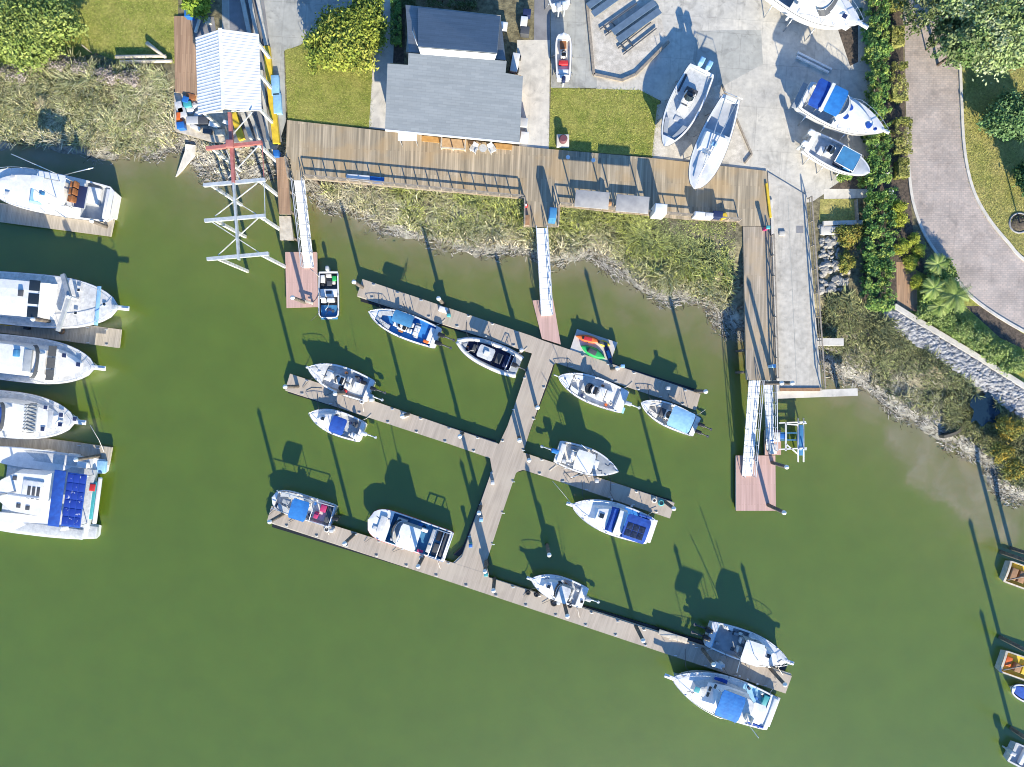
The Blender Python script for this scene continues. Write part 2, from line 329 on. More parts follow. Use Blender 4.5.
def ramp_mat(name, stops, lo_, hi, rough, noise_amt, nscale, bump=0, bscale=3, spec=0.5, fine=0.0, fscale=6, bdist=0.05):
    """colour by distance from the waterline (silt, mud, soil; shallow and deep water)"""
    m = bpy.data.materials.new(name); m.use_nodes = True; n = m.node_tree.nodes; l = m.node_tree.links; p = n['Principled BSDF']
    p.inputs['Roughness'].default_value = rough; p.inputs['Specular IOR Level'].default_value = spec
    a = n.new('ShaderNodeAttribute'); a.attribute_name = 'shore'; geo = n.new('ShaderNodeNewGeometry')
    t = n.new('ShaderNodeTexNoise'); t.inputs['Scale'].default_value = nscale; t.inputs['Detail'].default_value = 6; t.inputs['Distortion'].default_value = 0.6
    l.new(geo.outputs['Position'], t.inputs['Vector'])
    k = n.new('ShaderNodeMath'); k.operation = 'MULTIPLY_ADD'; k.inputs[1].default_value = noise_amt; k.inputs[2].default_value = -noise_amt / 2
    l.new(t.outputs['Fac'], k.inputs[0]); s = n.new('ShaderNodeMath'); s.operation = 'ADD'; l.new(k.outputs[0], s.inputs[0]); l.new(a.outputs['Fac'], s.inputs[1])
    mr = n.new('ShaderNodeMapRange'); mr.inputs[1].default_value = lo_; mr.inputs[2].default_value = hi; l.new(s.outputs[0], mr.inputs[0])
    r = n.new('ShaderNodeValToRGB'); e = r.color_ramp.elements
    while len(e) < len(stops): e.new(0.5)
    for q, (pos, c) in zip(e, stops): q.position = (pos - lo_) / (hi - lo_); q.color = (*c, 1)
    l.new(mr.outputs[0], r.inputs['Fac']); out = r.outputs['Color']
    if fine:
        f = n.new('ShaderNodeTexNoise'); f.inputs['Scale'].default_value = fscale; f.inputs['Detail'].default_value = 5
        l.new(geo.outputs['Position'], f.inputs['Vector'])
        m2 = n.new('ShaderNodeMapRange'); m2.inputs[1].default_value = .3; m2.inputs[2].default_value = .7; m2.inputs[3].default_value = 1 - fine; m2.inputs[4].default_value = 1 + fine
        l.new(f.outputs['Fac'], m2.inputs[0]); mx = n.new('ShaderNodeMix'); mx.data_type = 'RGBA'; mx.blend_type = 'MULTIPLY'; mx.inputs[0].default_value = 1
        l.new(out, mx.inputs[6]); l.new(m2.outputs[0], mx.inputs[7]); out = mx.outputs[2]
    l.new(out, p.inputs['Base Color'])
    if bump:
        b = n.new('ShaderNodeBump'); b.inputs['Strength'].default_value = bump; b.inputs['Distance'].default_value = bdist
        t2 = n.new('ShaderNodeTexNoise'); t2.inputs['Scale'].default_value = bscale; t2.inputs['Detail'].default_value = 4
        l.new(geo.outputs['Position'], t2.inputs['Vector']); l.new(t2.outputs['Fac'], b.inputs['Height']); l.new(b.outputs[0], p.inputs['Normal'])
    return m
M['terrain'] = ramp_mat('bank_soil', [(-1, (0.22, 0.205, 0.15)), (0.15, (0.29, 0.28, 0.235)), (0.9, (0.38, 0.36, 0.31)), (2.2, (0.25, 0.22, 0.15)), (6, (0.17, 0.155, 0.09)), (8, (0.17, 0.15, 0.085))], -1, 8, 0.9, 3.0, 1.9, 0.9, 7, fine=.5, fscale=3.0)
M['water'] = ramp_mat('green_river_water', [(-34, (0.104, 0.160, 0.012)), (-14, (0.116, 0.170, 0.015)), (-7, (0.138, 0.180, 0.023)), (-3, (0.170, 0.188, 0.046)), (-0.9, (0.225, 0.212, 0.095)), (0.0, (0.27, 0.245, 0.14))], -34, 0, 0.29, 5.0, 0.42, 0.16, 1.6, spec=.9, fine=.06, fscale=0.35, bdist=.05)
X, Y, F = grid(-60, 66, -22, 52, 0.3, 900); D = shore_d(X, Y)
surface('ground', X, Y, ground_z(X, Y, D), F, D, M['terrain'])
q = M['water'].node_tree.nodes['Principled BSDF']; q.inputs['Subsurface Weight'].default_value = 1.0; q.inputs['Subsurface Scale'].default_value = 0.32; q.inputs['Subsurface Radius'].default_value = (.35, .8, 1.0)      # murky water: light spreads below the surface
X, Y, F = grid(-60, 66, -44, 46, 0.6, 1500); D = shore_d(X, Y)
for px, py, rr, dd in ((945, 465, 4.4, .7), (970, 495, 3.2, .9), (915, 440, 3.6, .9), (995, 520, 3.0, .9), (840, 385, 2.4, .9), (610, 290, 5.0, 2.6), (690, 318, 4.0, 2.4)):      # silt hanging in the shallows
    p = W(px, py); q = np.hypot(X - p.x, Y - p.y) / rr; D = np.where(q < 1.4, np.maximum(D, -dd - np.maximum(0, q + (vnoise(X, Y, 1.6, 8) - .5) * .5 - .75) * 16), D)
surface('water', X, Y, np.zeros_like(X), F, np.minimum(D, 0), M['water'])

def struct(name, px, z, m, th=0.0, zpx=LAND):
    mb = MB(); P = [(p.x, p.y) for p in WP(px, zpx)]
    mb.prism(P, z - th, z) if th else mb.sheet(P, z)
    o = mb.build(name, m); o['kind'] = 'structure'; return o
L0 = LAND + 0.012
# lawns, yard, paths, road (each sheet a few mm above the one below)
struct('lawn', [(-60, -60), (178, -60), (178, 30), (176, 63), (120, 62), (96, 53), (80, 57), (40, 66), (-60, 62)], L0, 'lawn')
struct('lawn', [(285, 50), (300, 46), (345, 15), (372, 6), (372, 128), (288, 123)], L0 + .004, 'lawn')
struct('lawn', [(551, 88), (640, 90), (660, 101), (653, 157), (549, 149)], L0 + .004, 'lawn')
struct('lawn', [(955, -60), (1120, -60), (1120, 330), (1028, 265), (1004, 243), (984, 218), (968, 190), (960, 150), (957, 100)], L0, 'lawndry')
struct('lawn', [(820, 199), (858, 199), (857, 222), (819, 222)], L0 + .004, 'lawndry')
struct('yard', [(590, -60), (872, -60), (872, 60), (880, 150), (850, 176), (830, 190), (812, 202), (803, 203), (767, 179), (700, 163), (652, 158), (661, 101), (640, 90), (596, 89)], L0, 'conc')
struct('yard', [(222, -60), (376, -60), (373, 8), (346, 14), (300, 45), (284, 51), (286, 121), (277, 150), (232, 145), (222, 30)], L0 + .002, 'concgrey')
struct('yard_patch', [(696, 31), (761, 30), (763, 64), (712, 92), (693, 60)], L0 + .005, 'concgrey')
struct('driveway', [(550, -60), (590, -60), (597, 88), (551, 88)], L0 + .005, 'concgrey')
struct('driveway', [(535, -60), (550, -60), (550, 40), (534, 40)], L0 + .004, 'asph')
struct('path', [(517, 40), (550, 40), (549, 149), (519, 147)], L0 + .004, 'concwhite')
struct('path', [(378, -60), (398, -60), (393, 64), (386, 130), (369, 128), (373, 64)], L0 + .006, 'concwhite')
struct('path', [(397, 0), (406, 0), (404, 66), (393, 66)], L0 + .001, 'mulch')
struct('path', [(824, 189), (869, 189), (869, 198), (824, 199)], L0 + .008, 'concwhite', .12)
struct('gravel_pad', [(586, -30), (594, 73), (622, 79), (634, 73), (668, 41), (655, 0), (650, -30)], L0 + .006, 'gravel')
struct('gravel_pad', [(657, 105), (722, 84), (752, 154), (745, 163), (652, 156)], L0 + .006, 'gravel')
struct('gravel_pad', [(838, 30), (858, 20), (858, 62), (850, 66)], L0 + .006, 'mulch')
struct('flower_bed', [(866, -60), (900, -60), (906, 150), (914, 240), (925, 268), (900, 312), (862, 300), (868, 190), (880, 140), (874, 70)], L0 + .004, 'mulch')
struct('flower_bed', [(848, 176), (868, 170), (868, 189), (829, 189)], L0 + .005, 'mulch')
struct('planting_strip', [(912, 268), (960, 292), (990, 312), (1130, 376), (1130, 440), (1026, 388), (898, 309)], L0 + .006, 'lawn')
struct('planting_strip', [(965, 306), (980, 306), (1030, 338), (1130, 380), (1130, 398), (1030, 352), (1000, 338)], L0 + .010, 'mulch')
struct('terrace', [(896, 262), (915, 262), (918, 312), (897, 308)], L0 + .010, 'brownboard')
m = bpy.data.materials.new('paver_road'); m.use_nodes = True; n = m.node_tree.nodes; l = m.node_tree.links; p = n['Principled BSDF']; p.inputs['Roughness'].default_value = .85
geo = n.new('ShaderNodeNewGeometry'); b = n.new('ShaderNodeTexBrick'); b.inputs['Scale'].default_value = 1; b.inputs['Brick Width'].default_value = .34; b.inputs['Row Height'].default_value = .2
b.inputs['Mortar Size'].default_value = .018; b.inputs['Color1'].default_value = (.49, .405, .345, 1); b.inputs['Color2'].default_value = (.385, .335, .295, 1); b.inputs['Mortar'].default_value = (.34, .30, .27, 1)
l.new(geo.outputs['Position'], b.inputs['Vector']); t = n.new('ShaderNodeTexNoise'); t.inputs['Scale'].default_value = .5; t.inputs['Detail'].default_value = 8; l.new(geo.outputs['Position'], t.inputs['Vector'])
mr = n.new('ShaderNodeMapRange'); mr.inputs[1].default_value = .3; mr.inputs[2].default_value = .7; mr.inputs[3].default_value = .78; mr.inputs[4].default_value = 1.15; l.new(t.outputs['Fac'], mr.inputs[0])
mx = n.new('ShaderNodeMix'); mx.data_type = 'RGBA'; mx.blend_type = 'MULTIPLY'; mx.inputs[0].default_value = 1; l.new(b.outputs['Color'], mx.inputs[6]); l.new(mr.outputs[0], mx.inputs[7]); l.new(mx.outputs[2], p.inputs['Base Color'])
M['paver'] = m; add_wear(m, 0, .22, seed=5, rot=8)
RL = [(896, -60), (902, 0), (905, 60), (906, 120), (908, 165), (912, 200), (922, 230), (936, 253), (958, 282), (978, 303), (1026, 333), (1130, 385)]
RR = [(957, -60), (959, 40), (961, 100), (964, 150), (972, 188), (987, 217), (1008, 243), (1030, 265), (1130, 340)]
struct('road', RL + RR[::-1], L0 + .012, 'paver')
def ribbon(name, px, wd, z0, z1, m, zpx=LAND):
    mb = MB(); P = [Vector((p.x, p.y, z1)) for p in WP(px, zpx)]; Lf = []; Rt = []
    for i, p in enumerate(P):
        d = (P[min(i + 1, len(P) - 1)] - P[max(i - 1, 0)]).normalized(); u = Vector((-d.y, d.x, 0)) * wd / 2; Lf.append(p + u); Rt.append(p - u)
    k = len(P); v = Lf + Rt + [q - Vector((0, 0, z1 - z0)) for q in Lf + Rt]
    f = []
    for i in range(k - 1):
        f += [(i, k + i, k + i + 1, i + 1), (i, i + 1, 2 * k + i + 1, 2 * k + i), (k + i, 3 * k + i, 3 * k + i + 1, k + i + 1)]
    f += [(0, 2 * k, 3 * k, k), (k - 1, 2 * k - 1, 4 * k - 1, 3 * k - 1)]
    mb.add(v, f); return mb.build(name, m)
def smooth_px(px, n=4):
    out = []
    for i in range(len(px) - 1):
        p0 = px[max(i - 1, 0)]; p1 = px[i]; p2 = px[i + 1]; p3 = px[min(i + 2, len(px) - 1)]
        for j in range(n):
            t = j / n; out.append(tuple(0.5 * (2 * p1[k] + (p2[k] - p0[k]) * t + (2 * p0[k] - 5 * p1[k] + 4 * p2[k] - p3[k]) * t * t + (3 * p1[k] - p0[k] - 3 * p2[k] + p3[k]) * t ** 3) for k in (0, 1)))
    return out + [px[-1]]
for px in (RR, RL[4:]):
    o = ribbon('kerb', smooth_px(px), 0.26, LAND, LAND + 0.13, 'concwhite'); o['kind'] = 'structure'
tag(ribbon('seawall', [(893, 306), (925, 326), (970, 353), (1030, 391), (1100, 436)], 0.5, 0.6, LAND + 0.3, 'concwhite'), 'pale concrete capped seawall above the grey stone slope', 'seawall')
mb = MB()                                                             # stones of the armoured slope, too many to count
for k in range(1300):
    t = random.random(); off = random.uniform(4, 17 + 9 * t); px = 888 + t * 146; py = 303 + t * 91 + off
    p = W(px - off * .35, py, 2.2); z = float(ground_z(np.array([p.x]), np.array([p.y]))[0])
    mb.rock(p.x, p.y, z + .1, random.uniform(.12, .32))
solo(mb, 'riprap', 'stone', 'grey broken stones along the foot of the seawall', 'riprap', kind='stuff')
mb = MB()
for k in range(330):
    px, py = random.uniform(820, 862), random.uniform(226, 292)
    if px > 846 + 6 * math.sin(py / 7): continue
    p = W(px, py, LAND); mb.rock(p.x, p.y, LAND + .05, random.choice((.08, .1, .13, .17, .22, .3, .42)))
solo(mb, 'boulders', 'palestone', 'heap of pale boulders between the concrete ramp and the shrubs', 'boulders', kind='stuff')
mb = MB()
for k in range(130):
    px, py = random.uniform(186, 268), random.uniform(142, 183)
    p = W(px, py, .6); z = float(ground_z(np.array([p.x]), np.array([p.y]))[0])
    if z > -.1: mb.rock(p.x, p.y, z, random.uniform(.08, .3))
solo(mb, 'rubble', 'palestone', 'loose stones on the mud below the boat hoist', 'rubble', kind='stuff')
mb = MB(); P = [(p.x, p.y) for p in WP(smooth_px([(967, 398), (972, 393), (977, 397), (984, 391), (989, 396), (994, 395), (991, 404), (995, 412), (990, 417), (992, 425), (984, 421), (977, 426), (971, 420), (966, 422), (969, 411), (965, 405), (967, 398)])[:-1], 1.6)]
o = mb.sheet(P, 2.32).build('painted_shadow', mat('painted_shadow_blue', (.012, .03, .05), .08)); o['kind'] = 'structure'  # dark blue sheet painted in for a shadow cast on the bank
o = ribbon('creek', smooth_px([(972, 420), (962, 428), (956, 433), (944, 437)]), .28, .2, 1.05, mat('wet_mud', (.13, .115, .085), .5), 1.0); o['kind'] = 'structure'

# ---------------------------------------------------------------- marsh grass, trees, hedges
def in_poly(x, y, P):
    ins = np.zeros(x.shape, bool); P = np.array(P)
    for a, b in zip(P, np.roll(P, -1, 0)):
        c = (a[1] > y) != (b[1] > y); ins ^= c & (x < (b[0] - a[0]) * (y - a[1]) / (b[1] - a[1] + 1e-12) + a[0])
    return ins
def marsh(name, label, px, dens, colors, hgt=(.6, 1.25), edge=0.0, seed=1, green_top=0.5, tuft=1.0, zcap=99):
    g = np.random.default_rng(seed); P = [(p.x, p.y) for p in WP(px, 1.2)]; A = np.array(P); x0, y0 = A.min(0); x1, y1 = A.max(0)
    n = int((x1 - x0) * (y1 - y0) * dens); nt_ = max(1, n // 26)           # blades grow in tufts
    tx = g.uniform(x0, x1, nt_); ty = g.uniform(y0, y1, nt_); pick = g.integers(0, nt_, n); loose = g.random(n) < .3
    x = np.where(loose, g.uniform(x0, x1, n), tx[pick] + g.normal(0, .2 * tuft, n)); y = np.where(loose, g.uniform(y0, y1, n), ty[pick] + g.normal(0, .2 * tuft, n))
    d = shore_d(x, y); keep = in_poly(x, y, P) & (d > edge + g.random(n) * 1.1) & ~((vnoise(x, y, 1.1, seed + 20) < .2) & (g.random(n) < .8)); x, y, d, pick = x[keep], y[keep], d[keep], pick[keep]; n = len(x)
    z = ground_z(x, y, d) - .04; a = np.where(g.random(n) < .5, g.uniform(0, 6.283, n), (vnoise(tx, ty, 2.5, 9) * 9)[pick] + g.normal(0, .7, n))
    h = np.clip(np.minimum(g.uniform(*hgt, n) * (.6 + .6 * vnoise(x, y, 1.7, seed + 2)), (zcap - z) / .9), .12, 9); lean = g.uniform(.3, 1.25, n) * h; wd = g.uniform(.022, .058, n)
    flat = vnoise(x, y, 2.4, seed + 31) > .66; h = np.where(flat, np.maximum(h * .45, .1), h); lean = np.where(flat, lean * .95, lean)
    dx, dy = np.cos(a), np.sin(a); ux, uy = -dy, dx
    B = np.stack([x, y, z], 1); U = np.stack([ux * wd, uy * wd, 0 * wd], 1)
    mid = B + np.stack([dx * lean * .38, dy * lean * .38, h * .68], 1); tip = B + np.stack([dx * lean, dy * lean, h * .86], 1)
    V = np.concatenate([np.stack([B - U, B + U, mid + U * .9, mid - U * .9], 1), np.stack([mid - U * .9, mid + U * .9, tip + U * .35, tip - U * .35], 1)])
    C = np.array(colors); f = np.clip(vnoise(x, y, 3.1, seed + 5) * .55 + vnoise(x, y, 1.0, seed + 6) * .45 + (np.clip(d / 4.5, 0, 1) - .5) * green_top + g.normal(0, .13, n) - flat * .22, 0, .999)
    q = f * (len(C) - 1); i = q.astype(int); tint = C[i] * (1 - (q - i))[:, None] + C[i + 1] * (q - i)[:, None]
    tint = tint * g.uniform(.55, 1.5, (n, 1)) * (.8 + .4 * g.random(nt_))[pick][:, None]; o = cloud_mesh(name, 'leaf', V, np.concatenate([tint, tint]), 4)
    return tag(o, label, 'marsh grass', kind='stuff')
STRAW, OLIVE, MID, YG, DK = (.61, .56, .40), (.42, .42, .24), (.26, .285, .11), (.42, .45, .11), (.115, .13, .06)
marsh('marsh_grass', 'straw and olive marsh grass on the bank beside the west docks', [(-20, 66), (40, 70), (82, 64), (90, 66), (112, 76), (174, 77), (174, 100), (174, 140), (160, 156), (120, 160), (-20, 150)], 130, [STRAW, (.46, .42, .25), OLIVE, MID, OLIVE, (.34, .31, .17), MID, DK], seed=11, green_top=.35)
marsh('marsh_grass', 'straw and green marsh grass between the boardwalk and the floating docks', [(306, 184), (524, 198), (560, 205), (732, 221), (730, 300), (722, 326), (600, 275), (470, 258), (300, 190)], 130, [STRAW, (.47, .42, .26), OLIVE, (.36, .35, .15), MID, YG, MID], seed=23, green_top=1.0, zcap=2.55, edge=.35)
marsh('marsh_grass', 'grey green marsh scrub on the bank below the seawall', [(820, 298), (846, 296), (864, 312), (884, 322), (905, 340), (950, 373), (968, 390), (971, 399), (970, 416), (978, 421), (989, 418), (988, 400), (1000, 408), (1040, 440), (1040, 500), (1000, 498), (978, 470), (940, 440), (880, 405), (820, 372)], 140, [(.42, .39, .29), (.30, .29, .15), (.21, .21, .12), MID, (.13, .14, .075), (.28, .28, .12), DK], hgt=(.45, .9), seed=37, green_top=.5, edge=.75)
marsh('marsh_grass', 'thin pale grass on the mud below the boat hoist', [(176, 130), (290, 140), (300, 180), (190, 182)], 28, [STRAW, STRAW, OLIVE, (.3, .27, .16)], hgt=(.3, .6), seed=41)

def debris(name, label, n, lo_, hi, cols, size, seed, xr, cat):
    """dead reeds left along the waterline, lying roughly along it"""
    g = np.random.default_rng(seed); k = g.integers(5, len(SH) - 2, n); t = g.random(n); a, b = SH[k], SH[k + 1]; p = a + (b - a) * t[:, None]; d = (b - a) / (np.linalg.norm(b - a, axis=1)[:, None] + 1e-9); nn = np.stack([-d[:, 1], d[:, 0]], 1)
    off = lo_ + (hi - lo_) * g.random(n) ** 1.4 + .45 * np.sin(p[:, 0] * 1.1) ; p = p + nn * off[:, None] + g.normal(0, .25, (n, 2)); keep = (p[:, 0] > xr[0]) & (p[:, 0] < xr[1]); p, d = p[keep], d[keep]; n = len(p)
    z = np.maximum(ground_z(p[:, 0], p[:, 1]), 0) + g.uniform(.015, .08, n); an = np.arctan2(d[:, 1], d[:, 0]) + g.normal(0, .7, n); u = np.stack([np.cos(an), np.sin(an)], 1); v = np.stack([-u[:, 1], u[:, 0]], 1); l_ = g.uniform(*size, n)[:, None]; w_ = g.uniform(.012, .035, n)[:, None]
    q = lambda s1, s2: np.concatenate([p + u * l_ * s1 + v * w_ * s2, (z + g.uniform(-.01, .03, n))[:, None]], 1)
    C = np.array(cols); o = cloud_mesh(name, 'leaf', np.stack([q(-1, -1), q(1, -1), q(1, 1), q(-1, 1)], 1), C[g.integers(0, len(C), n)] * g.uniform(.6, 1.25, (n, 1)), 4); return tag(o, label, cat, kind='stuff')
debris('reed_wrack', 'pale dead reeds washed up along the waterline', 6000, -.25, 1.7, [(.54, .50, .42), (.42, .39, .32), (.30, .28, .23), (.50, .48, .43)], (.10, .34), 5, (-58, 60), 'wrack')
debris('mud_litter', 'dark twigs and leaf litter along the mud', 3500, -.5, 2.2, [(.10, .085, .06), (.16, .14, .10), (.07, .06, .05)], (.06, .25), 6, (-58, 60), 'litter')
def lawn_tufts(label, px, dens, cols, seed):
    g = np.random.default_rng(seed); P = [(p.x, p.y) for p in WP(px, LAND)]; A = np.array(P); x0, y0 = A.min(0) - .15; x1, y1 = A.max(0) + .15; n = int((x1 - x0) * (y1 - y0) * dens); x = g.uniform(x0, x1, n); y = g.uniform(y0, y1, n)
    keep = in_poly(x + g.normal(0, .1, n), y + g.normal(0, .1, n), P); x, y = x[keep], y[keep]; n = len(x); a = g.uniform(0, 6.283, n); h = g.uniform(.03, .085, n); s = g.uniform(.03, .085, n)
    B = np.stack([x, y, np.full(n, LAND + .012)], 1); U = np.stack([-np.sin(a) * .018, np.cos(a) * .018, 0 * a], 1); T = B + np.stack([np.cos(a) * s, np.sin(a) * s, h], 1); f = np.clip(vnoise(x, y, 1.6, seed) * .6 + vnoise(x, y, .5, seed + 1) * .4 + g.normal(0, .16, n), 0, .999); C = np.array(cols); q = f * (len(C) - 1); i = q.astype(int)
    tint = (C[i] * (1 - (q - i))[:, None] + C[i + 1] * (q - i)[:, None]) * g.uniform(.7, 1.35, (n, 1)); return tag(cloud_mesh('lawn_grass', 'leaf', np.stack([B - U, B + U, T + U * .6, T - U * .6], 1), tint, 4), label, 'grass', kind='stuff')
LG = [(.52, .44, .20), (.40, .37, .11), (.24, .29, .05), (.44, .40, .13), (.30, .33, .08), (.16, .21, .035)]
lawn_tufts('short grass of the lawn east of the clubhouse', [(551, 88), (640, 90), (660, 101), (653, 157), (549, 149)], 190, LG, 61)
lawn_tufts('short grass of the lawn west of the clubhouse', [(285, 50), (300, 46), (345, 15), (372, 6), (372, 128), (288, 123)], 190, LG, 62)
lawn_tufts('short grass of the lawn in the upper left corner', [(60, -10), (178, -10), (178, 30), (176, 64), (96, 62), (70, 60)], 150, LG, 63)
lawn_tufts('short dry grass right of the paver road', [(957, 40), (962, 150), (970, 190), (986, 218), (1006, 243), (1030, 264), (1040, 264), (1040, 40)], 140, [(.50, .43, .19), (.42, .39, .13), (.30, .32, .08), (.47, .42, .15)], 64)
def leaves(parent, name, cen, rad, nclump, per, size, cols, seed, clump_r=.35, box=False, droop=0.0, hollow=.45, m='leaf', flat=.5, loose=.03):
    """leaf faces gathered in clumps that fill the crown's volume"""
    g = np.random.default_rng(seed); cen = np.array(cen); rad = np.array(rad)
    if box: c = g.uniform(-1, 1, (nclump, 3)); k = g.integers(0, 3, nclump); c[np.arange(nclump), k] = np.sign(c[np.arange(nclump), k]) * g.uniform(.8, 1, nclump); c[:, 2] = np.where(g.random(nclump) < .55, g.uniform(.75, 1, nclump), c[:, 2])
    else:
        c = g.normal(0, 1, (nclump, 3)); c /= np.linalg.norm(c, axis=1)[:, None]; c *= g.uniform(hollow, 1, (nclump, 1)) ** .6
        c[:, 2] = np.where(c[:, 2] < -.5, -c[:, 2], c[:, 2])
        lob = 1 + .22 * np.sin(np.arctan2(c[:, 1], c[:, 0]) * 3 + seed) + .12 * np.sin(np.arctan2(c[:, 1], c[:, 0]) * 7 + seed * 2); c[:, :2] *= lob[:, None]
    if box: c[:, :2] += g.normal(0, loose, (nclump, 2)) / rad[:2]; c[:, 2] += g.normal(0, loose, nclump)
    c = c * rad + cen; cr = clump_r * g.uniform(.6, 1.3, nclump); idx = np.repeat(np.arange(nclump), per); n = len(idx)
    p = c[idx] + g.normal(0, .55, (n, 3)) * cr[idx][:, None] * np.array([1, 1, .75])
    if box and loose < .1: p = np.clip(p, cen - rad * 1.06, cen + rad * 1.06)
    nrm = g.normal(0, 1, (n, 3)) * (1 - flat) + np.array([0, 0, 1.0]) * flat + (p - cen) / rad * .35; nrm /= np.linalg.norm(nrm, axis=1)[:, None]
    t = np.cross(nrm, g.normal(0, 1, (n, 3))); t /= np.linalg.norm(t, axis=1)[:, None] + 1e-9; b_ = np.cross(nrm, t); s = size * g.uniform(.6, 1.3, (n, 1))
    V = np.stack([p - t * s, p + b_ * s * .5, p + t * s, p - b_ * s * .5], 1)
    C = np.array(cols); base = C[g.integers(0, len(C), nclump)] * g.uniform(.75, 1.3, (nclump, 1)); tint = base[idx] * g.uniform(.75, 1.3, (n, 1))
    return cloud_mesh(name, m, V, tint, 4, parent)
GR = [(.17, .23, .05), (.23, .29, .075), (.11, .16, .035), (.28, .33, .09)]
def tree(px, py, r, hgt, label, cols, seed, name='tree', cat='tree', nc=260, per=36, size=.16, rz=None, group=None, trunk=.16):
    s0 = W(px, py, LAND + hgt * .7); root = thing(name, label, cat, (s0.x, s0.y, LAND), group=group); g = random.Random(seed)
    mb = MB(); mb.tube([(0, 0, -.1), (.05, .04, hgt * .25), (0, .1, hgt * .5), (.05, .05, hgt * .72)], trunk, 7, trunk * .5)
    for k in range(7):
        a = k * .9 + g.random(); q = r * g.uniform(.5, .85); z = hgt * g.uniform(.22, .45)
        mb.tube([(0, 0, z), (math.cos(a) * q * .5, math.sin(a) * q * .5, z + hgt * .18), (math.cos(a) * q, math.sin(a) * q, z + hgt * .3)], trunk * .5, 5, trunk * .12)
    mb.build('trunk', 'bark', root, True)
    leaves(root, 'crown', (0, 0, hgt * .62), (r, r * .95, rz or hgt * .4), nc, per, size, cols, seed, clump_r=r * .17 + .1)
    return root
tree(32, 24, 3.35, 3.8, 'broad bushy green tree at the corner of the west lawn', GR, 1, nc=520, per=46)
tree(-6, 22, 3.0, 3.6, 'green bush on the west edge of the lawn behind the broad tree', GR, 2, nc=260)
tree(12, 50, 1.3, 1.6, 'low green shrub between the west lawn and the marsh', GR, 16, nc=120, name='shrub', cat='shrub')
tree(338, 42, 2.9, 2.6, 'yellow green bushy tree on the lawn west of the clubhouse', [(.27, .31, .05), (.20, .25, .04), (.34, .35, .07), (.14, .18, .03)], 3, nc=270, per=40)
tree(362, 22, 2.2, 2.6, 'yellow green bush between the concrete yard and the clubhouse path', [(.27, .31, .05), (.20, .25, .04), (.14, .18, .03)], 4, nc=220, per=40)
tree(196, 2, 1.2, 2.6, 'small bright green tree above the wooden platform', [(.16, .25, .03), (.22, .30, .04)], 5, nc=110)
tree(990, 14, 3.9, 6.5, 'large green oak overhanging the paver road', [(.22, .29, .10), (.29, .36, .15), (.14, .20, .065), (.36, .41, .22)], 6, nc=400, per=44)
tree(1018, 24, 3.4, 6.5, 'green oak in the upper right corner beside the larger oak', [(.19, .27, .10), (.26, .33, .14), (.13, .19, .06)], 7, nc=300, per=44)
tree(966, 44, 1.7, 6, 'low outer limb cluster of a young oak at the kerb of the paver road', [(.12, .19, .06), (.19, .24, .10)], 17, nc=110, per=40)
for k, (px, py, r, lb) in enumerate([(925, 8, 1.9, 'sparse young tree whose thin crown reaches over the top of the paver road'), (946, 34, 1.2, 'thin leafy sapling leaning over the paver road below the sparse tree')]):
    tree(px, py, r, 4.5, lb, [(.13, .17, .06), (.20, .22, .10), (.09, .12, .04)], 8 + k, nc=60, per=26, size=.15, trunk=.08)
tree(1012, 116, 2.2, 2.4, 'round dark green shrub in the lawn bed by the right edge', [(.12, .21, .075), (.18, .27, .10), (.08, .15, .05)], 10, name='shrub', cat='shrub', nc=260, per=40)
tree(1034, 178, 1.6, 2.2, 'dark shrub at the right edge below the round lawn shrub', [(.08, .15, .05), (.05, .10, .03)], 19, name='shrub', cat='shrub', nc=130)
def shrub(px, py, rx, ry, h, label, cols, seed, name='shrub', cat='shrub', box=False, nc=70, per=40, size=.09, group=None, loose=.03):
    s0 = W(px, py, LAND + h * .8); root = thing(name, label, cat, (s0.x, s0.y, LAND), group=group); g = random.Random(seed)
    mb = MB()
    for k in range(5): mb.tube([(0, 0, -.05), (g.uniform(-.4, .4) * rx, g.uniform(-.4, .4) * ry, h * .7)], .03, 5, .012)
    mb.build('stem', 'bark', root, True)
    leaves(root, 'foliage', (0, 0, h * .52), (rx, ry, h * .5), nc, per, size, cols, seed, clump_r=.22 if box else .16 + .1 * rx, box=box, hollow=.6, loose=loose)
    return root
BOX = [(.30, .30, .08), (.36, .35, .11), (.23, .25, .06)]
BALL = [(.34, .38, .05), (.42, .44, .07), (.27, .31, .04)]
for k, (px, py, rx, ry, h, lb) in enumerate([
    (899, 3, .75, .55, 1.1, 'clipped box shrub at the very top of the road edge row'), (897, 37, .55, .9, 1.1, 'upright clipped box shrub below the topmost one along the road'),
    (899, 82, .7, 1.75, 1.2, 'longest clipped rectangular shrub beside the paver road'), (903, 136, .72, 1.6, 1.2, 'clipped rectangular shrub beside the road next to the bow of the blue canopied yacht'),
    (903, 168, .45, .85, 1.0, 'narrow bright green clipped shrub at the road edge above the shaded bench')]):
    shrub(px, py, rx, ry, h, lb, BOX, 50 + k, 'clipped_shrub', 'shrub', True, 90, 60, .07, 'clipped shrubs along the paver road')
for k, (px, py, r, h, lb) in enumerate([
    (900, 207, .62, .95, 'bright round shrub, uppermost of the yellow green ones by the road'), (901, 219, .6, .9, 'bright round shrub touching the uppermost one from below'),
    (904, 246, .68, 1.25, 'taller olive round shrub left of the small pair'), (915, 239, .42, .8, 'smallest bright round shrub close to the kerb'), (920, 250, .5, .8, 'round olive shrub beside the spiky palm'),
    (912, 262, .6, .8, 'round yellow green shrub at the head of the brown terrace'), (917, 281, .5, .9, 'round shrub pressed against the brown terrace')]):
    shrub(px, py, r, r * 1.12, h, lb, BALL, 70 + k, 'round_shrub', 'shrub', False, 46, 48, .07, 'round shrubs at the bend of the road')
